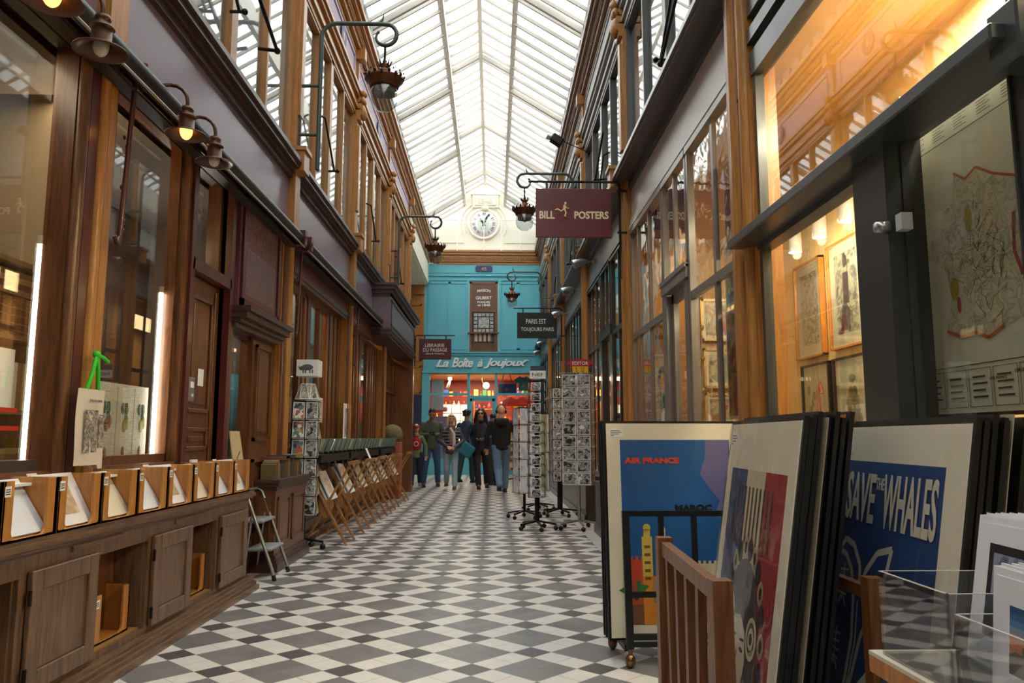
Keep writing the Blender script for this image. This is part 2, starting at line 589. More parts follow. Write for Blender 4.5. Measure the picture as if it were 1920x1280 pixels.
# ---- left upper storey
def cornice(side, xw, y0, y1, name, m1, m2):
    """side=-1 left wall (projects to +x), side=+1 right wall"""
    s = -side
    g = MB()
    X = lambda a: xw + s * a
    prof = [(0, 6.62, 6.70), (.05, 6.70, 6.76), (.09, 6.80, 6.86), (.14, 6.86, 6.93), (.18, 6.93, 7.0)]
    for a, z0, z1 in prof:
        x0, x1 = sorted((X(-.05), X(a + .02))); g.box(x0, x1, y0, y1, z0, z1)
    x0, x1 = sorted((X(-.05), X(.05))); g.box(x0, x1, y0, y1, 6.76, 6.80)
    k = y0
    x0, x1 = sorted((X(.05), X(.1)))
    while k < y1:                                         # dentils
        g.box(x0, x1, k, k + .035, 6.76, 6.80); k += .07
    o = struct(name, g, m1)
    return o
cornice(-1, XL, YB, YE, 'trim_1', goldwood_h, None)
brownwood_h = wood('brown cornice wood', '6b4a37', '8a6449', .45, 'y')
cornice(1, XR, YB, YE, 'trim_2', brownwood_h, None)

def upper_front(side, xw, P, y_end, head_m, post_m, frieze_m, sash_m, tn, wn_):
    s = -side
    X = lambda a, b: sorted((xw + s * a, xw + s * b))
    ylo = P[0]
    g = MB()                                              # mouldings over the windows
    for a, z0, z1 in ((.03, 5.72, 5.80), (.06, 5.80, 5.85), (.035, 5.85, 5.97), (.075, 5.97, 6.03), (.1, 6.03, 6.08)):
        x0, x1 = X(-.05, a); g.box(x0, x1, ylo, y_end, z0, z1)
    struct(f'trim_{tn}', g, head_m)
    g = MB()
    x0, x1 = X(-.05, .01); g.box(x0, x1, ylo, y_end, 6.08, 6.62)
    struct(f'trim_{tn+1}', g, frieze_m)
    g = MB()                                              # raised frames of the frieze panels
    for i in range(len(P)):
        a, b = P[i] + .2, (P[i + 1] if i + 1 < len(P) else y_end) - .2
        x0, x1 = X(.01, .025)
        if b - a < .5: continue
        g.box(x0, x1, a, b, 6.14, 6.17); g.box(x0, x1, a, b, 6.52, 6.55); g.box(x0, x1, a, a + .03, 6.14, 6.55); g.box(x0, x1, b - .03, b, 6.14, 6.55)
    struct(f'trim_{tn+2}', g, frieze_m)
    k = 0
    for i, yy in enumerate(P):                            # pilasters with carved capital and bracket
        g = MB()
        x0, x1 = X(-.05, .06); g.box(x0, x1, yy - .11, yy + .11, 3.8, 5.62)
        x0, x1 = X(.06, .085); g.box(x0, x1, yy - .06, yy + .06, 4.3, 5.55)
        for q, z in enumerate((5.62, 5.70, 5.80, 5.9)):
            x0, x1 = X(-.05, .1 + .03 * math.sin(q * 1.3)); g.box(x0, x1, yy - .1 + .012 * q, yy + .1 - .012 * q, z, z + .075)
        for q in (-1, 0, 1):
            g.ell((xw + s * .12, yy + q * .055, 5.76), (.05, .035, .1), 8, 6)
            g.ell((xw + s * .12, yy + q * .055, 5.93), (.04, .03, .05), 8, 6)
        g.ell((xw + s * .13, yy, 6.04), (.05, .05, .06), 8, 6)
        x0, x1 = X(-.02, .05); g.box(x0, x1, yy - .035, yy + .035, 6.05, 6.62)
        x0, x1 = X(-.02, .14); g.box(x0, x1, yy - .07, yy + .07, 6.55, 6.72)
        struct(f'trim_pilaster', g, post_m)
        # windows of the bay that follows
        y1 = P[i + 1] if i + 1 < len(P) else y_end
        if y1 - yy < 1.2: continue
        a, b = yy + .11, y1 - .11
        L = b - a
        win = thing(f'window_{wn_ + i}', None, None, (xw, a, 4.0), kind='structure')
        fr = MB()
        sash = []
        for fy, wd in ((0, .05), (.27, .045), (.50, .13), (.75, .045), (1, .05)):
            c = a + L * fy
            c = min(max(c, a + wd / 2), b - wd / 2)
            x0, x1 = X(-.06, .02); fr.box(x0, x1, c - wd / 2, c + wd / 2, 3.83, 5.72)
        x0, x1 = X(-.06, .02)
        fr.box(x0, x1, a, b, 3.8, 3.88); fr.box(x0, x1, a, b, 5.68, 5.73)
        fr.build('window_frame', sash_m, win, w=True)
        gl = MB(); x0, x1 = X(-.03, -.024); gl.box(x0, x1, a, b, 3.83, 5.72)
        gl.build('window_pane', pane_u, win, w=True)
        # stay rods that hold the tilting sashes
        q = MB()
        for fy in (.38,):
            c = a + L * fy
            q.tube([(xw + s * .03, c - .35, 4.72), (xw + s * .1, c - .3, 4.70)], .012, 6)
            q.tube([(xw + s * .1, c - .3, 4.70), (xw + s * .1, c + .25, 4.28)], .012, 6)
            q.tube([(xw + s * .03, c + .25, 4.28), (xw + s * .14, c + .25, 4.28)], .014, 6)
            q.ell((xw + s * .14, c + .25, 4.28), (.025, .025, .025), 8, 6)
        q.build('sash_stay', bronze, win, w=True)
upper_front(-1, XL, LP, 17.3, goldwood_h, goldwood, lilac, wood('ochre window frame', '94612a', 'b57c42', .4), 3, 11)
darkfr = mat('dark grey upper frames', '4c4a49', .35, var=.1)
brownfr = wood('brown gilt pilaster', '8a5a2c', 'b27c3e', .4)
upper_front(1, XR, RP, YE, mat('pale grey moulding', '8f8c86', .45), brownfr, mat('grey frieze', '8d8a86', .5), darkfr, 6, 21)

# ---- ledge between the floors and fascia below it
def ledge(side, xw, y0, y1, name, m_, lip, proj=.27):
    s = -side; X = lambda a, b: sorted((xw + s * a, xw + s * b))
    g = MB()
    if side > 0:
        for i, (a, z0, z1) in enumerate(((.03, 3.84, 3.9), (proj - .02, 3.9, 3.93), (proj, 3.93, 3.97), (.1, 3.97, 4.0))):
            x0, x1 = X(-.04, a); g.m(1 if i == 2 else 0).box(x0, x1, y0, y1, z0, z1)
        return struct(name, g, [m_, lip])
    for i, (a, z0, z1) in enumerate(((proj * .3, 3.64, 3.69), (proj * .5, 3.69, 3.73), (proj * .8, 3.73, 3.78), (proj, 3.78, 3.82), (proj * .6, 3.82, 3.86))):
        x0, x1 = X(-.04, a); g.m(1 if i in (3, 4) else 0).box(x0, x1, y0, y1, z0, z1)
    return struct(name, g, [m_, lip])
ledge(-1, XL, YB, 16.3, 'trim_9', darkwood, wood('ledge lip wood', '4a3a36', '6b5850', .4, 'y'), .13)
ledge(1, XR, 4.4, 8.1, 'trim_10', mat('taupe ledge', '4b4340', .35, coat=.3), taupe, .2)
ledge(1, XR, 8.1, YE, 'trim_11', mat('slate ledge', '33393b', .3, coat=.4), charcoal, .2)
ledge(1, XR, YB, 4.1, 'trim_12', charcoal, charcoal, .12)
g = MB().box(-2.05, XL, YB, 16.3, 3.1, 3.66)
struct('trim_13', g, fascia_m)
g = MB().box(XR, 1.55, 4.42, 7.95, 3.42, 3.9); g.box(XR - .02, 1.5, 4.42, 7.95, 3.4, 3.46); g.box(XR - .035, 1.5, 4.42, 7.95, 3.36, 3.4)
struct('trim_14', g, [taupe_l])
g = MB().box(XR, 1.55, 8.25, YE, 3.42, 3.9); g.box(XR - .03, 1.5, 8.25, YE, 3.37, 3.43)
struct('trim_15', g, [greyfas])
g = MB()
for z0, z1, a in ((3.24, 3.32, .03), (3.32, 3.38, 0), (3.38, 3.46, .04), (3.46, 3.55, .0), (3.55, 3.66, .03)):
    g.box(XR - a, 1.6, YB, 4.1, z0, z1)
struct('trim_16', g, charcoal)
# little pedestals on the ledge under each pilaster
for side, xw, P_, mm in ((-1, XL, LP, goldwood), (1, XR, RP, brownfr)):
    g = MB(); s = -side
    for yy in P_:
        x0, x1 = sorted((xw, xw + s * (.15 if side < 0 else .22)))
        z_ = 3.72 if side < 0 else 3.86
        g.box(x0, x1, yy - .1, yy + .1, z_, z_ + .22)
        x0, x1 = sorted((xw, xw + s * (.17 if side < 0 else .24))); g.box(x0, x1, yy - .12, yy + .12, z_ + .2, z_ + .24)
        g.box(*sorted((xw, xw + s * .07)), yy - .09, yy + .09, 3.1, 3.86)
    struct('trim_pedestals', g, mm)

# ---- end gable
g = MB()
poly = [(-3.6, 7.0), (-3.6, 9.4), (2.2, 9.4), (2.2, 7.0)]
def gable(x0, x1, z0):
    return [(x0, z0)] + [(x1, z0), (1.6, 7.85), (.37, 8.6), (.37, 9.0), (-.28, 9.38), (-.93, 9.0), (-.93, 8.6), (-2.17, 7.85)]
g.prism([(-2.17, 6.98), (1.6, 6.98), (1.6, 7.8), (.37, 8.52), (.37, 8.93), (-.28, 9.32), (-.93, 8.93), (-.93, 8.52), (-2.17, 7.8)], (0, YE, 0), X_, Z_, -.25)
g.box(-4.2, -2.17, YE, YE + .25, 5.9, 8.2)
struct('wall_end', g, cream)
g = MB()   # raised lines on the gable
for r in (.74, .62):
    g.tube([(-.31 + r * math.cos(t * PI / 24), YE - .01, 7.9 + r * math.sin(t * PI / 24)) for t in range(-4, 29)], .02, 6)
g.box(-2.1, -.95, YE - .02, YE, 7.28, 7.31); g.box(.35, 1.45, YE - .02, YE, 7.28, 7.31)
g.box(-2.1, 1.45, YE - .03, YE, 7.02, 7.14)
struct('trim_18', g, cream)
# cornice of the end facade
g = MB()
for a, z0, z1 in ((.02, 6.58, 6.66), (.07, 6.66, 6.72), (.12, 6.78, 6.86), (.18, 6.86, 6.94), (.22, 6.94, 7.0)):
    g.box(-2.0, 1.5, YE - a, YE, z0, z1)
g.box(-2.0, 1.5, YE - .07, YE, 6.72, 6.78)
k = -1.98
while k < 1.48:
    g.box(k, k + .035, YE - .12, YE - .06, 6.72, 6.78); k += .07
struct('trim_19', g, goldwood_x)
# blue facade
g = MB()
F = YE
g.box(-2.17, -.76, F, F + .2, 3.7, 6.6); g.box(.16, 1.5, F, F + .2, 3.7, 6.6)
g.box(-.76, .16, F, F + .2, 6.02, 6.6); g.box(-.76, .16, F, F + .2, 3.7, 3.8)
g.box(-2.17, 1.5, F - .05, F, 6.2, 6.26); g.box(-2.17, 1.5, F - .03, F, 6.06, 6.1)
g.box(-2.17, 1.5, F - .02, F, 6.3, 6.33)
def panel(x0, x1, z0, z1, w=.045, d=.02):
    g.box(x0, x1, F - d, F, z0, z0 + w); g.box(x0, x1, F - d, F, z1 - w, z1)
    g.box(x0, x0 + w, F - d, F, z0, z1); g.box(x1 - w, x1, F - d, F, z0, z1)
panel(-2.06, -1.38, 3.86, 6.0); panel(-1.38, -.8, 3.86, 6.0); panel(.2, .79, 3.86, 6.0); panel(.79, 1.46, 3.86, 6.0)
g.box(-.84, -.76, F - .04, F, 3.8, 6.06); g.box(.16, .24, F - .04, F, 3.8, 6.06)
g.box(-2.2, 1.5, F - .12, F, 3.66, 3.76); g.box(-2.2, 1.5, F - .16, F, 3.74, 3.78)
g.box(-2.17, 1.5, F - .08, F, 3.17, 3.66)                        # sign band
g.box(-2.2, 1.5, F - .11, F, 3.12, 3.18)
struct('wall_facade', g, blue)
# shopfront of the toy shop
w = thing('window_40', None, None, (0, F, 0), kind='structure')
g = MB()
g.box(-2.2, -1.96, F - .08, F + .06, 0, 3.13)
for a, b in ((-.80, -.71), (.06, .13), (1.3, 1.5)):
    g.box(a, b, F - .05, F + .05, 0, 3.13)
g.box(-1.96, -.8, F - .04, F + .04, 2.43, 2.50); g.box(-.71, .06, F - .04, F + .04, 2.33, 2.42); g.box(.13, 1.3, F - .04, F + .04, 2.43, 2.50)
g.box(-1.96, -.8, F - .05, F + .05, 0, .5); g.box(.13, 1.3, F - .05, F + .05, 0, .5)
g.box(-1.8, -.95, F - .07, F - .05, .1, .42); g.box(.25, 1.2, F - .07, F - .05, .1, .42)
g.build('window_frame', blue, w, w=True)
g = MB(); g.box(-1.96, -.8, F, F + .006, .5, 3.12); g.box(.13, 1.3, F, F + .006, .5, 3.12); g.box(-.71, .06, F, F + .006, 2.42, 3.12)
g.build('window_pane', glass('toy shop glass', f0=.04), w, w=True)
d = thing('door_4', None, None, (-.32, F, 0), kind='structure')
g = MB(); g.box(-.71, -.64, F - .03, F + .02, 0, 2.33); g.box(-.02, .06, F - .03, F + .02, 0, 2.33); g.box(-.71, .06, F - .03, F + .02, 2.25, 2.33); g.box(-.71, .06, F - .03, F + .02, 0, .35)
g.build('door_frame', blue, d, w=True)
MB().box(-.64, -.02, F - .008, F, .35, 2.25).build('door_pane', glass('toy shop glass'), d, w=True)
# shop interior shell
g = MB()
g.m(0).box(-2.4, 1.8, 26.4, 26.5, 0, 3.1); g.m(0).box(-2.5, -2.4, F + .2, 26.5, 0, 3.1); g.box(1.8, 1.9, F + .2, 26.5, 0, 3.1)
g.m(1).box(-2.5, 1.9, F + .2, 26.5, 3.1, 3.2)
struct('wall_toy_shop', g, [mat('toy shop red wall', '9c3a2c', .5), mat('toy shop ochre ceiling', 'd8a063', .6)])
# orange panelled wall at the end, left
g = MB()
g.m(0).box(-4.2, -2.17, F - .02, F + .2, 2.45, 5.9); g.m(1).box(-4.2, -2.17, F - .02, F + .2, 0, 2.45)
g.m(0)
for a, b in ((-3.4, -2.85), (-2.8, -2.24)):
    for z0, z1 in ((3.5, 5.3), (2.5, 3.35)):
        g.box(a, b, F - .05, F - .02, z0, z0 + .05); g.box(a, b, F - .05, F - .02, z1 - .05, z1); g.box(a, a + .05, F - .05, F - .02, z0, z1); g.box(b - .05, b, F - .05, F - .02, z0, z1)
g.box(-4.2, -2.17, F - .1, F - .02, 5.6, 5.9)
struct('wall_end_left', g, [goldwood, mat('navy hoarding', '2b3050', .5)])
g = MB()
g.box(-4.3, -4.2, 17.3, YE + .2, 0, 8.0)
g.box(-4.2, -2.1, 17.45, YE, 5.9, 6.0)
g.box(-2.2, -2.05, 17.45, YE, 5.95, 7.85)
struct('wall_recess', g, cream)
# outer shells above the roof edges so that no sky enters behind the fronts
g = MB(); g.box(-4.3, -2.15, YB, YE, 7.85, 7.95)
g.box(1.55, 3.7, YB, YE, 7.85, 7.95); g.box(3.6, 3.7, YB, YE + 3, 0, 7.9); g.box(-4.35, -4.25, YB, YE + 3, 0, 7.9); g.box(-4.3, 3.7, 26.5, 26.6, 0, 8)
g.box(-4.3, 3.7, YE + .25, 26.6, 3.3, 3.4)
struct('wall_outer', g, mat('outer render', '8b857a', .8))
# ================================================================== GROUND FLOOR FRONTS
XG = -2.12
# ---------- left
def lfront(n, y0, y1, z0, z1, m_, posts=(), rails=(), fw=.05, g_=None):
    w = thing(f'window_{n}', None, None, (XG, y0, z0), kind='structure')
    g = MB()
    g.box(XG - .03, XG + .04, y0, y0 + fw, z0, z1); g.box(XG - .03, XG + .04, y1 - fw, y1, z0, z1)
    g.box(XG - .03, XG + .04, y0, y1, z0, z0 + fw); g.box(XG - .03, XG + .04, y0, y1, z1 - fw, z1)
    for p_ in posts: g.box(XG - .03, XG + .03, p_ - .025, p_ + .025, z0, z1)
    for r_ in rails: g.box(XG - .03, XG + .03, y0, y1, r_ - .025, r_ + .025)
    g.build('window_frame', m_, w, w=True)
    MB().box(XG - .005, XG, y0, y1, z0, z1).build('window_pane', g_ or pane, w, w=True)
    return w
lfront(1, -2.5, 3.64, .98, 3.08, mat('grey brown inner frame', '4c443d', .4))
lfront(2, 3.9, 4.96, .98, 3.08, redwood)
lfront(3, 5.0, 5.72, 2.3, 3.08, redwood)
lfront(4, 5.9, 6.5, .75, 2.0, redwood)
g = MB()                                                    # burgundy head beam with cyma brackets
g.box(-2.12, -1.99, YB, 5.8, 3.06, 3.14); g.box(-2.1, -1.94, YB, 5.8, 3.09, 3.12)
struct('trim_20', g, burg)
g = MB(); g.box(-2.2, -2.02, YB, 4.95, 0, .98); g.box(-2.2, -2.05, 5.72, 5.86, 0, 3.1)
struct('trim_21', g, redwood)
def pil_l(yc, z1, nm):
    g = MB()
    y = yc - .18
    g.m(0).box(-2.14, -2.03, y, y + .36, 0, z1)
    g.m(1).tube([(-2.02, y + .04, 0), (-2.02, y + .04, z1)], .035, 10)
    g.m(2).box(-2.04, -2.0, y + .08, y + .16, 0, z1)
    g.m(3).tube([(-2.01, y + .2, 0), (-2.01, y + .2, z1)], .035, 10)
    g.m(3).box(-2.04, -1.985, y + .23, y + .3, 0, z1)
    g.m(1).tube([(-2.03, y + .33, 0), (-2.03, y + .33, z1)], .03, 10)
    struct(nm, g, [redwood, redwood, burg, goldwood])
pil_l(3.74, 3.1, 'trim_22'); pil_l(.2, 3.1, 'trim_23')
g = MB()
for a, b, k in ((4.925, 4.965, 1), (4.965, 5.03, 0), (5.72, 5.79, 0), (5.79, 5.88, 1)):
    g.m(k).box(-2.14, -2.0 - .02 * k, a, b, 0, 3.08)
g.m(0).box(-2.14, -2.0, 5.0, 5.75, 2.25, 2.33)
struct('trim_24', g, [burg, redwood])
# the panelled door between the windows
d = thing('door_1', None, None, (-2.1, 5.03, 0), kind='structure')
g = MB(); X0, X1 = -2.13, -2.08
g.box(X0, X1, 5.03, 5.72, 0, 2.25)
for a, b in ((5.07, 5.13), (5.62, 5.68)): g.box(X1, X1 + .012, a, b, .06, 2.2)
for z0, z1 in ((1.3, 2.12), (1.04, 1.2), (.2, .95)):
    g.box(X1, X1 + .02, 5.17, 5.58, z0, z0 + .03); g.box(X1, X1 + .02, 5.17, 5.58, z1 - .03, z1)
    g.box(X1, X1 + .02, 5.17, 5.20, z0, z1); g.box(X1, X1 + .02, 5.55, 5.58, z0, z1)
    g.box(X1, X1 + .012, 5.24, 5.51, z0 + .06, z1 - .06)
bevel(g.build('door_panel', redwood, d, w=True), .005)
# projecting sign panel, moulding and shutter
g = MB(); g.m(0).box(-2.14, -1.99, 5.86, 6.98, 2.12, 3.1)
g.m(1)
g.box(-1.99, -1.97, 5.9, 6.94, 2.16, 2.22); g.box(-1.99, -1.97, 5.9, 6.94, 3.0, 3.06); g.box(-1.99, -1.97, 5.9, 5.96, 2.16, 3.06); g.box(-1.99, -1.97, 6.88, 6.94, 2.16, 3.06)
struct('trim_25', g, [burg_panel, burg])
g = MB()
for a, z0, z1 in ((.0, 1.98, 2.02), (.04, 2.02, 2.05), (.09, 2.05, 2.1), (.12, 2.1, 2.14)):
    g.box(-2.1, -1.98 + a, 5.82 - a * .3, 7.04, z0, z1)
struct('trim_26', g, darkwood)
g = MB()
g.box(-2.14, -2.05, 6.48, 7.1, 0, 2.0); g.box(-2.14, -2.03, 5.82, 6.5, 0, .75)
for z0, z1 in ((1.1, 1.93), (.3, .95)):
    g.box(-2.05, -2.03, 6.55, 6.98, z0, z0 + .03); g.box(-2.05, -2.03, 6.55, 6.98, z1 - .03, z1); g.box(-2.05, -2.03, 6.55, 6.58, z0, z1); g.box(-2.05, -2.03, 6.95, 6.98, z0, z1)
    g.box(-2.05, -2.036, 6.62, 6.9, z0 + .08, z1 - .08)
o = struct('trim_27', g, redwood)
for yy, nm in ((7.27, 'trim_28'), (10.45, 'trim_29'), (13.8, 'trim_30')):
    g = MB()
    g.m(0).box(-2.14, -2.0, yy - .17, yy + .17, 0, 3.1)
    g.m(1).tube([(-2.0, yy - .1, 0), (-2.0, yy - .1, 3.1)], .04, 10); g.m(0).tube([(-1.99, yy + .02, 0), (-1.99, yy + .02, 3.1)], .045, 10)
    g.m(1).box(-2.0, -1.985, yy + .09, yy + .15, 0, 3.1)
    struct(nm, g, [goldwood, redwood])
# fascia boards over bays two and three
g = MB()
for a, b in ((7.46, 10.26), (10.64, 12.4)):
    g.m(0).box(-2.14, -2.01, a, b, 2.82, 3.1); g.m(1).box(-2.1, -1.98, a, b, 2.76, 2.82); g.m(1).box(-2.1, -1.995, a, b, 2.72, 2.76)
struct('trim_31', g, [burg_panel, redwood_h])
lfront(5, 7.46, 10.26, .82, 2.72, redwood, posts=(7.62, 8.2, 8.62, 9.1))
lfront(6, 10.64, 13.6, .82, 2.72, redwood, posts=(11.4, 12.0, 12.6))
lfront(7, 14.0, 16.2, .0, 2.72, redwood, posts=(14.6, 15.35, 16.1), rails=(2.05,))
def shutters(nm, spans):                                     # folded shutter leaves stacked beside the glass
    g = MB()
    for a, b in spans:
        k = a; i = 0
        while k < b - .02:
            g.m(i % 2).box(-2.115, -2.08 + .012 * (i % 2), k, min(k + .1, b), .86, 2.7)
            k += .12; i += 1
    struct(nm, g, [wood('orange brown shutter', '6b3816', 'a3632c', .35), redwood])
shutters('trim_32', ((8.3, 8.5), (9.45, 10.2), (11.6, 11.85), (12.85, 13.5)))
# oriel sign box
g = MB()
g.m(0).box(-2.1, -1.7, 12.4, 16.3, 2.9, 3.5)
g.m(1)
for a, z0, z1 in ((.0, 2.78, 2.82), (.03, 2.82, 2.88), (.05, 2.88, 2.92), (.02, 3.46, 3.5), (.05, 3.5, 3.56), (.1, 3.56, 3.62), (.13, 3.62, 3.66)):
    g.box(-2.1, -1.72 + a, 12.4 - a, 16.3 + a, z0, z1)
g.box(-1.7, -1.685, 12.5, 16.2, 3.38, 3.41); g.box(-1.7, -1.685, 12.5, 16.2, 2.97, 3.0); g.box(-1.7, -1.685, 12.5, 12.53, 2.97, 3.41); g.box(-1.7, -1.685, 16.17, 16.2, 2.97, 3.41)
struct('trim_33', g, [mat('worn plum sign panel', '76606a', .4, var=.2, coat=.3), mat('grey brown moulding', '4d3d3c', .4)])
g = MB(); g.box(-2.14, -1.85, 16.2, 17.4, 0, 2.8); g.box(-2.14, -1.7, 16.1, 16.3, 0, 2.8)
struct('trim_34', g, redwood)
g = MB(); g.m(0)
for (a, b) in ((-2.3, 3.9), (3.9, 7.2), (7.3, 10.4), (10.5, 13.7), (13.9, 17.2)):
    pass
g.box(-3.4, -3.3, 4.2, 17.2, 0, 3.1)
struct('wall_shop_left', g, mat('brown shop interior', '4a3222', .6))
# ---------- left window one: shallow bookcase behind the glass
box_w = wood('bookcase wood', '7d5a34', 'a37a4a', .45, 'y')
bk = thing('bookcase', 'warm wooden bookcase seen behind the far left shop glass', 'bookcase', (-2.7, 1.0, .5))
g = MB()
g.box(-2.78, -2.75, -1, 4.12, .5, 2.03)
for z in (.72, .99, 1.27, 1.645, 2.03): g.box(-2.75, -2.42, -1, 4.1, z - .025, z)
g.build('shelves', box_w, bk, w=True)
g = MB(); g.box(-2.78, -2.42, 4.08, 4.12, .5, 2.03); g.build('side_panel', box_w, bk, w=True)
g = MB(); g.box(-2.78, -2.18, 4.13, 4.16, .5, 3.05)
struct('wall_beige_return', g, mat('beige return board', 'a08c70', .6))
bcol = ['7b4a26', '8c5a30', '6b3a20', '93683a', '5c3520', 'a07a48', '74502e']
bm_ = [wood('book spine ' + str(i), c, c, .5) if False else mat('book spine ' + str(i), c, .45, var=.3, scale=30) for i, c in enumerate(bcol)]
gilt = mat('gilt', 'b08a48', .35, metal=.6, var=0)
def book(t, h, dp, m_, bands=True, name='book'):
    """an upright book, spine facing +x, at its base centre"""
    g = MB()
    g.m(0).box(-dp, 0, -t / 2, t / 2, 0, h)
    g.m(1).box(-dp - .002, -.004, -t / 2 + .003, t / 2 - .003, h, h + .001)
    if bands:
        for f in (.12, .3, .5, .7, .88): g.m(2).box(0, .002, -t / 2, t / 2, h * f, h * f + .004)
    return g, [m_, offwhite, gilt]
k = 3.1; i = 0
while k < 4.07 and i < 34:
    t = random.uniform(.024, .034)
    g, ms = book(t, .2 + random.uniform(-.006, .006), .14, bm_[i % 3 if i % 5 else 3])
    g.build('book', ms, None, f'old brown bound book, {ORD[i] if i < 20 else "twenty-" + ORD[i - 20]} from left in the long row behind glass', 'book', 'old bound volumes in the far left window', loc=(-2.44, k, 1.645))
    k += t + .001; i += 1
for j in range(4):
    g = MB().box(-.2, 0, -.16 - .01 * j, .16, 0, .03)
    g.build('book', [bm_[3 + j % 4]], None, f'gilt brown book lying flat in the pile above the bound volumes, {ORD[j]} from bottom', 'book', 'books lying on the bound volumes', loc=(-2.44, 3.85, 1.853 + .0305 * j))
gb = [mat('pale gilt book', 'c9a860', .3, metal=.4, var=.2), mat('cream book', 'd8c9a2', .5), mat('brown cloth book', '8a6a48', .5)]
for j in range(6):
    g = MB().box(-.16, 0, -.02, .02, 0, .24)
    g.build('book', [gb[j % 3]], None, f'shiny gilt book on the lower shelf behind glass, {ORD[j]} from the left', 'book', 'gilt books on the lower shelf', loc=(-2.43, 3.86 + .042 * j, 1.27))
g = MB().box(-.03, 0, -.16, .16, 0, .29)
g.build('folder', offwhite, None, 'tall cream folder leaning at the left end of lower shelf', 'folder', loc=(-2.36, 3.62, 1.27))
for j in range(3):
    MB().box(-.18, 0, -.2, .2, 0, .028).build('book', [gb[(j + 1) % 3]], None, f'flat book on the lowest visible shelf, {ORD[j]} in the pile', 'book', 'flat books on the lowest shelf', loc=(-2.43, 3.85, .99 + .029 * j))
# light tubes standing behind the glass
tube_m = glow('tube light', (1, .93, .80), 7)
for j, (yy, z0, z1, lab) in enumerate(((3.565, .95, 2.04, 'bright vertical light tube behind the far left shop glass'), (4.885, .95, 2.06, 'bright vertical light tube beside the wooden door'))):
    t = thing('tube_light', lab, 'light', (-2.15, yy, z0))
    MB().tube([(0, 0, .03), (0, 0, z1 - z0)], .013, 10).build('tube', tube_m, t)
    MB().tube([(0, 0, 0), (0, 0, .03)], .016, 10).sep().tube([(0, 0, z1 - z0), (0, 0, z1 - z0 + .04)], .015, 10).each('end_cap', mat('tube cap', 'c9bfae', .5), t)
# pear prints sheet, tote bag
t = thing('botanical_sheet', 'cream sheet of pear prints standing low behind second shop window', 'poster', (-2.17, 4.45, 1.0))
g = MB(); g.m(0).box(-.004, 0, -.43, .38, 0, .44)
for j in range(4):
    yy = -.33 + .21 * j
    g.m(3).box(0, .001, yy - .1, yy - .097, .02, .42)
    for q in range(2):
        g.m(1 if j != 1 else 2).ell((.002, yy + .03 * q, .2 + .02 * q), (.003, .028, .04), 10, 6)
        g.m(3).ell((.003, yy - .03 + .05 * q, .3), (.003, .022, .035), 10, 6)
        g.m(3).tube([(.003, yy + .03 * q, .23), (.003, yy, .33)], .003, 5)
    g.m(4).ell((.002, yy, .05), (.003, .02, .03), 8, 6)
g.build('sheet', [offwhite, mat('pear yellow', 'b2a13c', .5), mat('pear red', 'a5503c', .5), mat('leaf print green', '4c6a3c', .5), mat('rust print', 'a8502c', .5)], t)
bag = thing('tote_bag', 'cream canvas tote bag with engraved print hanging by lime green straps', 'bag', (-1.93, 3.7, 1.36))
g = MB()
H = .36; NY, NZ = 8, 10
for f_ in (0, 1):
    vs = []
    for i in range(NZ + 1):
        for j in range(NY + 1):
            v = i / NZ; u = j / NY - .5
            x = (.018 * math.cos(u * PI) * (0.4 + v)) * (1 if f_ else -1) + .004 * math.sin(u * 19 + v * 5)
            vs.append((x, u * (.245 + .015 * v), -v * H - .02 * (u > .2) * v))
    fs = [(i * (NY + 1) + j, (i + 1) * (NY + 1) + j, (i + 1) * (NY + 1) + j + 1, i * (NY + 1) + j + 1) for i in range(NZ) for j in range(NY)]
    g.add(vs, fs if f_ else [f[::-1] for f in fs], True)
g.build('bag_body', mat('canvas', 'd8cbbb', .8, var=.05), bag)
g = MB(); g.box(.021, .0225, -.085, .03, -.3, -.1); g.box(.021, .0225, .045, .085, -.28, -.12); g.box(.018, .0215, -.05, .06, -.06, -.05)
g.build('engraving', pic('engraving ink', ['35302e', 'b5aaa0', '5a524e', 'cfc4b8'], 26), bag)
g = MB()
for q in (-.05, .05):
    g.tube([(0, q, 0), (.01, q * .5, .08), (.0, .02, .17)], .010, 8)
g.tube([(0, .02, .17), (.01, .06, .16), (.015, .1, .14)], .01, 8); g.ell((0, .02, .17), (.02, .02, .02), 8, 6)
g.build('strap', mat('lime green ribbon', '34c41c', .5), bag)
# red window stickers
st = MB().box(XG + .001, XG + .002, 3.25, 3.44, 1.24, 1.26).box(XG + .001, XG + .002, 3.2, 3.24, 1.12, 1.2).box(XG + .001, XG + .002, 3.28, 3.46, 1.16, 1.18)
st.build('sticker', mat('red sticker', 'c23a22', .5), None, 'red lettering stuck on glass beside the far left tube', 'sticker')
# intercom and paper
t = thing('intercom', 'small grey metal intercom box screwed to the door frame', 'intercom', (-2.03, 5.1, 1.37))
bevel(MB().box(-.04, .02, -.06, .06, 0, .16).build('housing', steel, t), .006)
MB().box(.02, .024, -.02, .03, .09, .13).sep().box(.02, .024, .01, .03, .03, .05).each('button', paper, t)
MB().box(-2.065, -2.063, 5.34, 5.44, 1.49, 1.61).build('notice', paper, None, 'narrow white paper notice taped to the red brown door', 'notice')
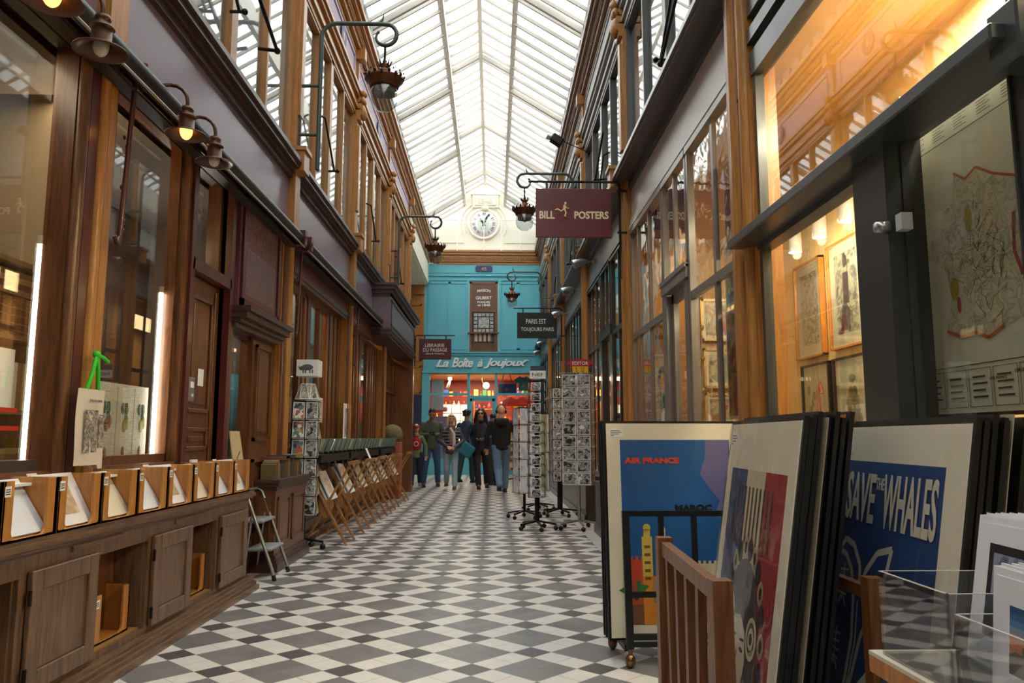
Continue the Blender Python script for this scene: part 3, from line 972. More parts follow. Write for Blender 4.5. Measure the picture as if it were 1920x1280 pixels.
# teal garment behind the sign-panel window, dummy and boards
g = MB()
g.lathe([(.05, 0), (.2, .1), (.24, .35), (.2, .6), (.1, .72), (.02, .75)], (-2.34, 6.88, .95), 16)
g.build('shawl', mat('teal cloth', '2f93a8', .6, var=.35, scale=12), None, 'teal blue patterned cloth hanging behind the window under sign panel', 'cloth')
t = thing('print_board', 'tall narrow cream board with ink drawing beside the shop window', 'print', (-1.9, 6.05, .72))
g = MB(); g.add([(-.06, -.13, 0), (-.05, -.13, 0), (-.05, .12, 0), (-.06, .12, 0), (-.12, -.16, .46), (-.11, -.16, .46), (-.11, .06, .46), (-.12, .06, .46)], [(0, 1, 2, 3), (7, 6, 5, 4), (0, 4, 5, 1), (1, 5, 6, 2), (2, 6, 7, 3), (3, 7, 4, 0)][:6])
g.build('board', mat('yellowed card', 'c6b185', .6), t)
g = MB(); g.tube([(-.07, -.05, .1), (-.08, .03, .18), (-.085, -.06, .25), (-.09, .02, .3)], .006, 6); g.build('drawing', ink, t)
# plum signboard lettering
sp = thing('shop_sign', 'plum coloured upright shop signboard with faint gilt lettering and engraving', 'sign', (-1.985, 6.42, 2.15))
MB().box(-.004, 0, -.45, .45, .08, .84).build('sign_panel', burg_panel, sp)
pale = mat('faded gilt lettering', '8d6c66', .5)
text('LIBRAIRIE', .8, .13, (-1.984, 6.42, 2.9), Y_, Z_, pale, sp, w=True)
text('DU PASSAGE', .8, .12, (-1.984, 6.42, 2.74), Y_, Z_, pale, sp, w=True)
g = MB(); g.box(.0, .001, -.4, .4, .12, .5); g.build('engraving', pic('faded engraving', ['66474a', '7d5c5c', '5d4043', '87665f'], 14), sp)

# gooseneck lamps
shade_m = mat('brown enamel shade', '5a3a2a', .4, metal=.5, var=.15)
def gooseneck(loc, label, lit):
    t = thing('wall_lamp', label, 'lamp', loc, group='gooseneck wall lamps')
    a = [(-.3, 0, .30), (-.12, 0, .31)] + [(-.12 + .10 * math.sin(q), 0, .21 + .10 * math.cos(q)) for q in [PI / 8 * j for j in range(5)]] + [(-.02, 0, .17)]
    a = [(x + .02, y, z) for x, y, z in a]
    MB().tube(a, .011, 8).build('arm', shade_m, t)
    MB().lathe([(.0, .18), (.03, .18), (.035, .16), (.028, .155), (.05, .125), (.052, .12), (.03, .118), (.042, .115), (.042, .05), (.05, .045), (.11, .02), (.113, .013), (.108, .013), (.045, .04), (.038, .11), (0, .11)], n=24).build('lamp_shade', shade_m, t)
    MB().ell((0, 0, .04), (.034, .034, .05), 14, 10).build('bulb', glow('warm lit bulb', (1, .42, .08), 1.6) if lit else mat('unlit bulb', 'cfc3b4', .3), t)
    MB().lathe([(0, 0), (.045, 0), (.045, .02), (0, .02)], c=(-.28, 0, .31), n=16, M=Matrix.Rotation(PI / 2, 4, 'Y')).build('wall_plate', shade_m, t)
gooseneck((-1.72, 3.17, 2.79), 'brown gooseneck wall lamp, unlit, high over the far left pilaster', False)
gooseneck((-1.72, 4.1, 2.79), 'brown gooseneck wall lamp with a glowing orange bulb', True)
gooseneck((-1.72, 4.53, 2.79), 'brown gooseneck wall lamp, unlit, nearest the plum signboard', False)
gooseneck((-1.66, 2.70, 2.74), 'brown gooseneck wall lamp with lit bulb at top left edge', True)

# awnings rolled up over the left shops with their crank poles
for j, (a, b, lab) in enumerate(((-.5, 7.2, 'long black rolled awning over the nearest left shopfronts'), (7.35, 13.5, 'black rolled awning over the farther left bookshop windows'))):
    t = thing('rolled_awning', lab, 'awning', (-1.86, a, 3.0))
    MB().tube([(0, 0, .03), (0, b - a, .03)], .05, 12).build('roller', mat('black awning cloth', '1f2022', .45, var=.2), t)
    MB().box(-.14, -.03, 0, b - a, .08, .105).box(-.12, -.04, 0, b - a, -.05, -.035).build('housing', mat('awning housing', '2b2624', .4), t)
    g = MB(); k = .3
    g.tube([(.035, 0, -.045), (.035, b - a, -.045)], .008, 6); g.build('front_bar', mat('aluminium bar', 'b5aaa0', .4, metal=.5), t)
    g = MB()
    for yy in (.05, b - a - .05): g.sep().box(-.16, .06, yy - .04, yy + .04, -.04, .1); g.ell((0, yy, .03), (.07, .05, .07), 10, 8)
    g.each('bracket', burg, t)
for (yy, lab) in ((3.86, 'burgundy awning crank rod hanging beside the lamp pilaster'), (7.42, 'burgundy awning crank rod at the bookshop corner pilaster'), (10.62, 'burgundy awning crank rod in the middle of the bookshop')):
    t = thing('crank_rod', lab, 'crank rod', (-1.93, yy, 2.1))
    MB().tube([(0, 0, .06), (.02, .02, .9), (.06, .04, 1.02)], .014, 8).build('rod', burg, t)
    g = MB(); g.tube([(0, 0, .06), (0, -.03, .02), (0, -.05, .05)], .012, 8)
    for q in range(12): g.ell((0.012 * math.sin(q), .02 + .012 * math.cos(q * 2), .1 + q * .045), (.009, .009, .014), 6, 4)
    g.build('chain', burg, t)

# ---------- right
def rfront(n, y0, y1, z0, z1, m_, posts=(), rails=(), fw=.06, g_=None, x=XR, pw=.03):
    w = thing(f'window_{n}', None, None, (x, y0, z0), kind='structure')
    g = MB()
    g.box(x - .02, x + .03, y0, y0 + fw * .7, z0, z1); g.box(x - .02, x + .03, y1 - fw * .7, y1, z0, z1)
    g.box(x - .02, x + .03, y0, y1, z0, z0 + fw); g.box(x - .03, x + .05, y0, y1, z1 - fw, z1)
    for p_ in posts: g.box(x - .01, x + .02, p_ - pw * .8, p_ + pw * .8, z0, z1)
    for r_ in rails: g.box(x - .015, x + .02, y0, y1, r_ - .03, r_ + .03)
    g.build('window_frame', m_, w, w=True)
    MB().box(x + .006, x + .012, y0, y1, z0, z1).build('window_pane', g_ or pane, w, w=True)
    return w
def pil_r(yc, nm, m_, k=.15):
    g = MB(); y = yc - k
    g.box(1.46, 1.62, y, yc + k, 0, 3.9); g.tube([(1.46, y + .05, 0), (1.46, y + .05, 3.9)], .04, 10); g.tube([(1.45, yc + .02, 0), (1.45, yc + .02, 3.9)], .05, 10)
    g.box(1.43, 1.5, yc + .08, yc + k, 0, 3.9)
    struct(nm, g, m_)
for q, yy in enumerate(RP[1:]):
    pil_r(yy, f'trim_{41 + q}', goldwood)
# bay one: charcoal window, shelf board and map case
lw = .06
rfront(50, 2.86, 4.08, .95, 2.22, charcoal)
rfront(51, -1.5, 4.08, 2.27, 3.24, charcoal)
rfront(52, -1.5, 1.9, .95, 2.22, charcoal)
rfront(62, 2.03, 2.62, 1.17, 2.22, charcoal, fw=.012, g_=glass('map window glass', (.97, .98, .97), .045))
g = MB(); g.box(1.42, 1.56, 2.62, 2.86, 0, 2.26); g.box(1.49, 1.6, 1.9, 2.03, 0, 3.24); g.box(1.45, 1.6, YB, 4.1, 0, .95); g.box(1.40, 1.5, YB, 4.1, .9, .95)
g.box(1.47, 1.56, 1.98, 2.62, .95, 1.18)
struct('trim_35', g, charcoal)
g = MB(); g.box(1.33, 1.5, 1.88, 4.18, 2.19, 2.24); g.box(1.45, 1.5, -1.5, 4.1, 2.2, 2.28); g.box(1.37, 1.5, 1.83, 1.95, 2.12, 2.29)
bevel(struct('trim_36', g, charcoal), .006)
# bay two: taupe
rfront(53, 6.46, 7.95, .6, 3.36, taupe, posts=(7.08, 7.6), rails=(2.19,), g_=pane_w)
rfront(54, 4.42, 5.6, .6, 3.36, taupe, posts=(4.95,), rails=(2.19,), g_=pane_w)
rfront(55, 5.62, 6.44, 2.42, 3.36, taupe, g_=pane_w, posts=(6.05,))
d = thing('door_2', None, None, (XR, 5.66, 0), kind='structure')
g = MB()
for a, b in ((5.62, 5.74), (6.34, 6.46)): g.box(XR - .02, XR + .06, a, b, 0, 2.42)
g.box(XR - .04, XR + .06, 5.6, 6.46, 2.34, 2.44); g.box(XR - .05, XR, 5.6, 6.48, 2.42, 2.46)
for a, b in ((5.76, 5.83), (6.25, 6.32)): g.box(XR + .02, XR + .06, a, b, 0, 2.33)
g.box(XR + .02, XR + .06, 5.76, 6.32, 2.25, 2.33); g.box(XR + .02, XR + .06, 5.76, 6.32, 0, .4)
g.build('door_frame', taupe, d, w=True)
MB().box(XR + .035, XR + .04, 5.83, 6.25, .4, 2.25).build('door_pane', pane, d, w=True)
# bay three and beyond: near black
nb = mat('near black frame', '242322', .35, coat=.3, var=.08)
rfront(56, 8.28, 9.35, .6, 3.4, nb, posts=(8.85,), rails=(2.42,))
rfront(57, 10.3, 11.7, .6, 3.4, nb, posts=(10.8, 11.25), rails=(2.42,))
rfront(58, 9.45, 10.25, 2.5, 3.4, nb, posts=(9.85,))
d = thing('door_3', None, None, (XR, 9.4, 0), kind='structure')
g = MB()
for a, b in ((9.35, 9.5), (10.2, 10.32)): g.box(XR - .02, XR + .06, a, b, 0, 2.5)
g.box(XR - .04, XR + .06, 9.35, 10.32, 2.42, 2.52); g.box(XR, XR + .05, 9.5, 10.2, 0, .5)
g.build('door_frame', nb, d, w=True)
MB().box(XR + .03, XR + .035, 9.5, 10.2, .5, 2.42).build('door_pane', pane, d, w=True)
rfront(59, 12.0, 15.45, .6, 3.4, nb, posts=(12.5, 12.95, 13.4, 13.9, 14.4, 14.9), rails=(2.2,), pw=.02)
rfront(60, 15.75, 19.05, .6, 3.4, nb, posts=(16.2, 16.8, 17.4, 18.0, 18.6), rails=(2.2,), pw=.02)
rfront(61, 19.35, 23.5, .6, 3.4, nb, posts=(20, 20.8, 21.6, 22.4, 23), rails=(2.2,), pw=.02)
g = MB()
for a, b in ((4.42, 5.62), (6.46, 9.35), (10.32, 23.5)):
    g.box(1.25, 1.6, a, b, 0, .56); g.box(1.22, 1.6, a, b, .56, .61); g.box(1.23, 1.27, a, b, 0, .1)
struct('baseboard_right', g, mat('dark brown stall riser', '4a3d35', .4, coat=.2))
g = MB()      # partitions inside the poster shop
g.m(0).box(1.66, 3.5, 6.2, 6.26, 0, 3.38); g.box(1.66, 3.5, 8.0, 8.06, 0, 3.38)
g.m(1).box(2.45, 2.5, -3, 6.2, 0, 3.38)
g.m(0).box(2.9, 2.95, 8.06, 23.5, 0, 3.38)
g.m(2).box(1.6, 2.45, -1.5, 6.15, 3.36, 3.4)
struct('wall_shop_right', g, [mat('ochre shop wall', 'd3a878', .6), mat('honey pine boards', 'efcd8c', .5, var=.05), mat('shop ceiling', 'cfa468', .7)])
# ================================================================== LEFT SIDE FURNITURE
# long oak cabinet
cb = thing('long_cabinet', 'long low oak cabinet with panelled doors carrying the print boxes', 'cabinet', (-1.95, 1.5, 0))
Y0, Y1 = 1.2, 5.9
XF = -1.85
g = MB()
g.m(0).box(XF - .02, XF, Y0, Y1 - .025, .58, .66); g.box(XF - .02, XF, Y0, Y1 - .025, .06, .13)
ops = [(2.55, 3.1), (3.69, 4.22), (4.76, 5.24)]
edges = [Y0, 2.5, 3.14, 3.66, 4.26, 4.74, 5.28, Y1]
for a, b in ((1.2, 2.55), (3.1, 3.69), (4.22, 4.76), (5.24, 5.875)): g.box(XF - .02, XF, a, b, .13, .58)
g.box(XF - .3, XF, Y1 - .025, Y1, .03, .66); g.box(XF - .3, XF - .28, Y0, Y1 - .025, .03, .63)
for y in (2.55, 3.1, 3.69, 4.22, 4.76, 5.24): g.box(XF - .28, XF - .02, y - .012, y + .012, .13, .58)
g.box(XF - .3, XF - .02, Y0, Y1 - .025, .63, .66)
g.build('carcass', oak, cb, w=True)
MB().box(XF - .28, XF - .02, Y0, Y1 - .03, .11, .137).build('cupboard_floor', wood('pale cupboard floor', '8a6238', 'a97c48', .5, 'y'), cb, w=True)
g = MB()
for a, z0, z1 in ((.0, .66, .675), (.025, .675, .69), (.04, .69, .715), (.03, .715, .73)): g.box(XF - .34, XF + a, Y0, Y1 + a, z0, z1)
g.build('worktop', oak_h, cb, w=True)
g = MB()
for a, z0, z1 in ((.09, 0, .035), (.07, .035, .055), (.05, .055, .075), (.03, .075, .1)): g.box(XF - .3, XF + a, Y0, Y1 + a * .6, z0, z1)
g.build('plinth', oak_h, cb, w=True)
for (a, b) in ((1.35, 1.9), (1.95, 2.5), (3.15, 3.67), (4.26, 4.78), (5.28, 5.83)):
    g = MB()
    x0, x1 = XF + .003, XF + .025
    z0, z1 = .125, .6
    g.box(x0, x1, a, a + .08, z0, z1); g.box(x0, x1, b - .08, b, z0, z1); g.box(x0, x1, a + .08, b - .08, z0, z0 + .08); g.box(x0, x1, a + .08, b - .08, z1 - .08, z1)
    g.box(x0, x0 + .01, a + .08, b - .08, z0 + .08, z1 - .08)
    dd = g.build('door', oak, cb, w=True)
    bevel(dd, .003)
    g = MB()
    for z in (.2, .5): g.sep().tube([(x1, a - .008, z - .03), (x1, a - .008, z + .03)], .008, 8)
    g.each('hinge', bronze, dd, w=True)
for a, b in ((3.46, 3.93), (4.55, 5.0), (2.2, 2.7)):
    MB().box(XF - .005, XF + .012, a, b, .632, .655).build('slide_board', oak_h, cb, w=True)

# print boxes (magazine style boxes with a U shaped cut-out), prints leaning inside
box_m = wood('honey plywood box', 'a3662a', 'c6883f', .35, 'z', .3, 3)
def ubox_face(g, x0, x1, y0, y1, z0, z1, st, lip):
    """front board with U cut-out: polygon in y-z"""
    W_ = y1 - y0; H = z1 - z0; r = .03
    pts = [(0, 0), (W_, 0), (W_, H), (W_ - st, H), (W_ - st, lip + r)]
    for q in range(1, 5): pts.append((W_ - st - r + r * math.cos(q * PI / 8), lip + r - r * math.sin(q * PI / 8)))
    for q in range(1, 5): pts.append((st + r - r * math.sin(q * PI / 8), lip + r - r * math.cos(q * PI / 8)))
    pts += [(st, H), (0, H)]
    # split so that the concave outline fills cleanly
    g.box(x0, x1, y0, y0 + st, z0, z1); g.box(x0, x1, y1 - st, y1, z0, z1); g.box(x0, x1, y0, y1, z0, z0 + lip)
    for s_, yy in ((1, y0 + st), (-1, y1 - st)):
        tri = [(0, 0)] + [(r - r * math.sin(q * PI / 8), r - r * math.cos(q * PI / 8)) for q in range(5)][::-1]
        O = (x0, yy, z0 + lip)
        g.prism([(s_ * a, b) for a, b in tri], O, Y_, Z_, x1 - x0)
def print_box():
    t = thing('print_box', None, 'box', group='plywood print boxes')
    g = MB(); D, W_, H = .3, .355, .235
    for y in (.003, W_ - .015): g.box(-D, 0, y, y + .012, 0, H)
    g.box(-D, 0, .01, W_ - .01, 0, .01)
    g.box(-D, -D + .01, .003, W_ - .003, 0, H)
    ubox_face(g, -.012, 0, .003, W_ - .003, 0, H, .062, .012)
    o = g.build('box_body', box_m, t); bevel(o, .002)
    return t
pb0 = print_box()
pbl = MB().box(.0, .0015, .008, .044, .175, .215).build('price_label', paper, pb0)
lb = MB()
for z in (.205, .197, .188): lb.box(.0015, .002, .012, .04, z - .004, z)
lb.build('price_writing', ink, pbl)
MB().lathe([(0, 0), (.016, 0), (.016, .001), (0, .001)], c=(-.13, .0025, .16), n=16, M=Matrix.Rotation(PI / 2, 4, 'X')).build('finger_hole_shade', mat('hole shade', '1d130c', .8, var=0), pb0)  # dark disc: shade of a hole put into colour, no opening cut
pm = [mat('mat board white', 'e9e5e6', .5, var=0), mat('mat board ivory', 'e0d4bd', .5, var=0), mat('mat board cold', 'dfe0ea', .5, var=0)]
etch = pic('etching print', ['d9c3a4', 'b09a7c', 'cdb28d', 'e0cfb4'], 16)
mm0 = MB(); mm0.m(0).box(-.0, .022, -.125, .125, 0, .27).m(1).box(.022, .0235, -.08, .08, .05, .22)
places = ['nearest the left edge', 'second nearest', 'third nearest', 'fourth nearest', 'fifth nearest', 'fifth from far end', 'fourth from far end', 'third from far end', 'second from far end', 'by the step ladder']
for j in range(10):
    yy = 2.2 + .3655 * j
    t = pb0 if j == 0 else copy_tree(pb0)
    t.location = (XF + .02, yy, .731)
    t['label'] = f'plywood print box on the oak cabinet, {places[j]}'
    for q in range(3):
        a = math.radians(-33 if j % 3 else -28)
        g = MB(Matrix.Translation((-.03 - q * .034, .18, .012)) @ Matrix.Rotation(a, 4, 'Y'))
        g.m(0).box(-.0135, .0135, -.155, .155, 0, .25 - .01 * q)
        if q == 0 and j % 3 == 0: g.m(1).box(.0135, .0142, -.08, .08, .05, .2)
        if q == 1: g.m(0).box(-.004, .0, -.1, -.03, .235, .262)
        g.build('matted_print', [pm[(j + q) % 3], etch], None, f'{("front", "middle", "rear")[q]} matted print leaning in plywood box {places[j]}', 'print', 'matted prints in plywood boxes', loc=None).location = t.location
    # index cards on top
    if j % 2 == 0:
        g = MB(Matrix.Translation((-.2, .2, .1)))
        g.box(-.08, .1, -.14, .14, .1, .112); g.box(-.02, -.0, -.09, .0, .11, .15); g.box(-.05, -.04, .03, .1, .11, .135)
        o = g.build('index_cards', white, None, f'white tabbed index cards in print box {places[j]}', 'cards', 'index cards on print boxes'); o.location = t.location
for (a, lab) in ((3.75, 'second'), (4.8, 'last')):
    t = copy_tree(pb0, loc=(-1.9, a + .05, .136), label=f'plywood print box stored inside the {lab} open cupboard of the oak cabinet')

# step ladder
t = thing('step_ladder', 'small aluminium two step folding ladder leaning by the oak cabinet end', 'ladder', (-1.75, 6.45, 0))
g = MB(); alu = mat('aluminium tube', 'a9adb0', .35, metal=.85, var=.05)
for y in (-.2, .21):
    g.tube([(.02, y, .03), (-.2, y, .6), (-.23, y, .68), (-.27, y, .7)], .013, 10)
g.tube([(-.27, -.2, .7), (-.27, .21, .7)], .013, 10)
g.build('front_frame', alu, t)
g = MB()
for y in (-.17, .18): g.sep().tube([(-.24, y, .03), (-.19, y, .5)], .01, 8)
g.each('rear_leg', alu, t)
for x, z in ((-.09, .25), (-.17, .47)):
    o = bevel(MB().box(x - .13, x + .07, -.18, .19, z - .025, z).build('step', mat('grey step tread', '8a8e92', .5), t), .01, 2)
for x, y in ((.02, -.2), (.02, .21), (-.24, -.17), (-.24, .18)): MB().tube([(x, y, 0), (x - .01, y, .045)], .018, 8).build('rubber_foot', blackp, t)

# second cabinet with panelled sides, books on top
cb = thing('panelled_chest', 'red brown panelled chest topped with old books beside the step ladder', 'cabinet', (-2.0, 6.7, 0))
g = MB(); x0, x1, y0, y1 = -2.03, -1.86, 6.66, 7.7
g.box(x0 - .07, x1, y0, y1, .1, .7)
for a, b in ((y0 + .06, 7.12), (7.2, y1 - .06)):
    for z0, z1 in ((.2, .62),):
        g.box(x1, x1 + .012, a, b, z0, z0 + .03); g.box(x1, x1 + .012, a, b, z1 - .03, z1); g.box(x1, x1 + .012, a, a + .03, z0, z1); g.box(x1, x1 + .012, b - .03, b, z0, z1)
        g.box(x1, x1 + .008, a + .06, b - .06, z0 + .06, z1 - .06)
g.box(x0, x1 - .04, y0 - .012, y0, .2, .62)
bevel(g.build('carcass', redwood, cb, w=True), .003)
g = MB()
for a, z0, z1 in ((.01, .68, .71), (.03, .71, .74), (.045, .74, .77)): g.box(x0 - .07, x1 + a, y0 - a, y1 + a, z0, z1)
g.build('top', darkwood, cb, w=True)
g = MB()
for a, z0, z1 in ((.05, 0, .07), (.035, .07, .1), (.02, .1, .13)): g.box(x0 - .07, x1 + a, y0 - a, y1 + a * .6, z0, z1)
g.build('plinth', darkwood, cb, w=True)
oldb = [mat('old book ' + str(i), c, .5, var=.25, scale=20) for i, c in enumerate(['6b5a34', '7c6a3c', '574a30', '6b3b28', '2c3350', '4f3a2a', '8a7444', '3c3a30'])]
for j in range(22):
    g, ms = book(.03, .13 + .015 * ((j * 7) % 3), .13, oldb[(j * 3) % 8], False)
    o = g.build('book', ms, None, f'small old book on the panelled chest, {(ORD + ["second last", "last"])[j]} from near end', 'book', 'old books on the panelled chest', loc=(-1.88, 6.72 + .04 * j, .771))
for j in range(3):
    o = MB().box(-.1, .1, -.15, .15, 0, .03).build('book', oldb[(4, 6, 3)[j]], None, ['navy book lying flat on the standing old books', 'olive book lying flat beside the navy one', 'brown book lying tilted at the near end of old books'][j], 'book', loc=(-1.97, 7.15 + .01 * j - (j == 2) * .2 + (j == 1) * .33, .94 if j < 2 else .93))

# bookshop stall counter under the windows
cb = thing('stall_counter', 'dark panelled wooden counter running under the bookshop windows', 'counter', (-2.0, 8.0, 0))
g = MB(); x1 = -2.06
g.box(-2.13, x1, 8.3, 13.6, .08, .78)
k = 8.35
while k < 13.4:
    a, b = k + .05, k + .8
    g.box(x1, x1 + .015, a, b, .18, .22); g.box(x1, x1 + .015, a, b, .64, .68); g.box(x1, x1 + .015, a, a + .04, .18, .68); g.box(x1, x1 + .015, b - .04, b, .18, .68)
    k += .86
g.build('panels', oak, cb, w=True)
MB().box(-2.1, x1 + .05, 8.28, 13.62, .78, .82).box(-2.1, x1 + .03, 8.28, 13.62, .75, .78).build('top', darkwood, cb, w=True)
MB().box(-2.1, x1 + .05, 8.28, 13.62, 0, .1).build('plinth', darkwood, cb, w=True)

# trays of slanted green portfolios
folder_m = [mat('dark green portfolio', '33402f', .5, var=.15), mat('olive print edge', '6f6a45', .5, var=.2), mat('brown mount', '7a6244', .5), mat('blue grey mount', '56646a', .5)]
for ti, (a, n_, lab) in enumerate(((7.9, 6, 'nearest'), (9.55, 9, 'middle'), (12.1, 7, 'farthest'))):
    L = n_ * .25 + .05
    t = thing('print_tray', f'black sloping tray of green portfolios on the counter, {lab} of three', 'tray', (-1.92, a, .82))
    MB().box(-.16, .16, 0, L, .05, .13).box(-.16, -.14, 0, L, .13, .2).build('tray_body', blackp, t)
    MB().box(-.1, .1, .05, .1, 0, .05).sep().box(-.1, .1, L - .1, L - .05, 0, .05).each('support', blackp, t)
    for j in range(n_):
        M = Matrix.Translation((0, .05 + .25 * j, .135)) @ Matrix.Rotation(math.radians(-63), 4, 'X')
        g = MB(M)
        g.m(0).box(-.17, .17, -.03, 0, 0, .3).m(1).box(-.14, .14, -.034, -.03, .02, .28)
        o = g.build('portfolio', [folder_m[0], folder_m[(1, 0, 2, 3)[j % 4]] if j % 4 != 2 else pm[0]], None, f'slanting green portfolio of prints, {ORD[j]} from the near end of the {lab} black tray', 'portfolio', 'green portfolios in the black trays')
        o.location = t.location

# folding V racks in beech
def v_rack(label, loc):
    t = thing('folding_rack', label, 'rack', loc, group='folding beech print racks')
    for y in (0, .46):
        g = MB()
        g.bar((.24, y, .0), (-.22, y, .83), .022, .034, (0, 1, 0)); g.bar((-.22, y + .025, .0), (.26, y + .025, .86), .022, .034, (0, 1, 0))
        g.build('leg_pair', beech, t)
    for y in (.0, .46):
        MB().prism([(-.09, .40), (0, .27), (.09, .40), (.08, .47), (-.08, .47)], (0, y + .03, 0), X_, Z_, .015).build('gusset', beech, t)
    for x, z in ((.26, .86), (-.22, .83)): MB().box(x - .02, x + .02, -.02, .5, z - .02, z + .015).build('rail', beech, t)
    for x, z in ((.16, .12), (-.17, .1)): MB().bar((x, 0, z), (x, .48, z), .02).build('rail', beech, t)
    return t
rk0 = v_rack('', (0, 0, 0))
rl = ['nearest of the row', 'second of the row', 'third of the row', 'fourth of the row', 'fifth of the row', 'sixth and farthest of the row']
for j, yy in enumerate((8.24, 9.25, 10.3, 11.25, 12.3, 13.6)):
    t = rk0 if j == 0 else copy_tree(rk0)
    t.location = (-1.78 + .015 * (j % 2), yy, 0)
    t['label'] = f'folding beech X-frame print rack standing on the tiles, {rl[j]}'
    for q in range(3):
        M = Matrix.Translation((-.02 + .03 * q, .24, .44 + .012 * q)) @ Matrix.Rotation(math.radians(-30 + 2 * q), 4, 'Y')
        g = MB(M)
        g.m(0).box(-.008, .008, -.2 + .02 * q, .2, 0, .43 - .05 * ((q + j) % 3)).m(1).box(.008, .009, -.14 + .02 * q, .14, .07, .34 - .05 * ((q + j) % 3))
        o = g.build('matted_print', [pm[(j + q) % 3], pic('map print', ['c9b27e', 'd8c79c', 'b89b66', 'e2d6b2'], 12) if q % 2 == 0 else etch], None, f'{("rear", "middle", "front")[q]} matted print lying in the beech rack, {rl[j]}', 'print', 'matted prints in beech racks')
        o.location = t.location
    if j in (1, 2, 4):
        M = Matrix.Translation((-.1, .2, .62)) @ Matrix.Rotation(math.radians(-24), 4, 'Y')
        o = MB(M).box(0, .004, -.07, .07, 0, .18).build('paper_card', paper, None, f'white card with handwritten prices clipped on beech rack, {rl[j]}', 'card'); o.location = (t.location.x + (.22 if j == 2 else 0), t.location.y, t.location.z + (.2 if j == 2 else 0))
# prints shown at the window
t = thing('hanging_print', 'square white print of a brown armchair clipped beside the card spinner', 'print', (-1.97, 8.42, 1.3))
MB().box(-.002, 0, -.42, .42, 0, .28).build('sheet', paper, t)
g = MB(); g.m(0).box(0, .001, -.1, .22, .06, .17).m(1).box(.001, .002, .02, .12, .07, .14).m(1).tube([(.001, -.1, .06), (.001, -.05, .2)], .008, 6)
g.build('picture', [mat('tan chair print', 'a48a5c', .5), mat('brown chair print', '6c5434', .5)], t)
t = thing('standing_print', 'narrow white print of a dark figure leaning at the bookshop window', 'print', (-1.97, 10.35, 1.08))
MB().box(-.002, 0, -.27, .27, 0, .5).build('sheet', paper, t)
MB().box(0, .001, -.17, .17, .06, .44).build('picture', pic('grey figure print', ['2e2e33', '9a9aa0', 'b8b8bd', '44444a'], 7), t)
# planter at the far shop
t = thing('planter', 'square terracotta planter with a clipped brown green bush at the far bookshop', 'planter', (-1.9, 14.5, 0))
bevel(MB().box(-.17, .17, -.2, .2, 0, 1.05).build('pot', mat('terracotta', '9a5236', .6), t), .01)
MB().ell((0, 0, 1.18), (.2, .24, .2), 16, 10).build('foliage', mat('dry bush', '6f6544', .8, var=.4, scale=40, bump=.8), t)

# ------------------------------------------------------------------ spinner racks
bwcards = pic('black and white postcard', ['141415', '2e2e2f', 'b9b7b4', '4a4a4b', 'e4e2df'], 17)
colcards = pic('colour postcard', ['4a6890', 'b8685c', 'e8e4da', '5f8a94', 'c9a456', '4a4644'], 30, vor=True)
palecards = pic('pale blue card', ['c6ccda', 'dfe2ea', 'b2bccf'], 6)
brightcards = pic('patterned card', ['8a5a44', '5a5a62', 'c9c2b4', '6f6c68', 'b07a4c', 'dcd6c8'], 55, vor=True)
yellowcards = pic('yellow card', ['c9b36a', 'd8c68a', 'b8a05c'], 10)
def card_mb(w, h, pm_i=1):
    g = MB(); g.m(0).box(-w / 2, w / 2, 0, .002, 0, h).m(1).box(-w / 2 + .008, w / 2 - .008, -.0012, 0, .008, h - .008)
    return g
CARD = {}
def card(w, h, pm_, name='postcard'):
    k = (w, h, pm_.name)
    if k not in CARD: 
        o = card_mb(w, h).build(name, [paper, pm_]); CARD[k] = o; return o
    o = CARD[k].copy(); C.objects.link(o); return o
WALLS = {'front': 'facing the camera', 'left': 'on the side facing the aisle', 'right': 'on the side facing the shop'}
def caster(g, x, y, r=.028):
    g.lathe([(0, -.012), (r, -.012), (r, .012), (0, .012)], (x, y, r), 12, Matrix.Rotation(PI / 2, 4, 'X'))
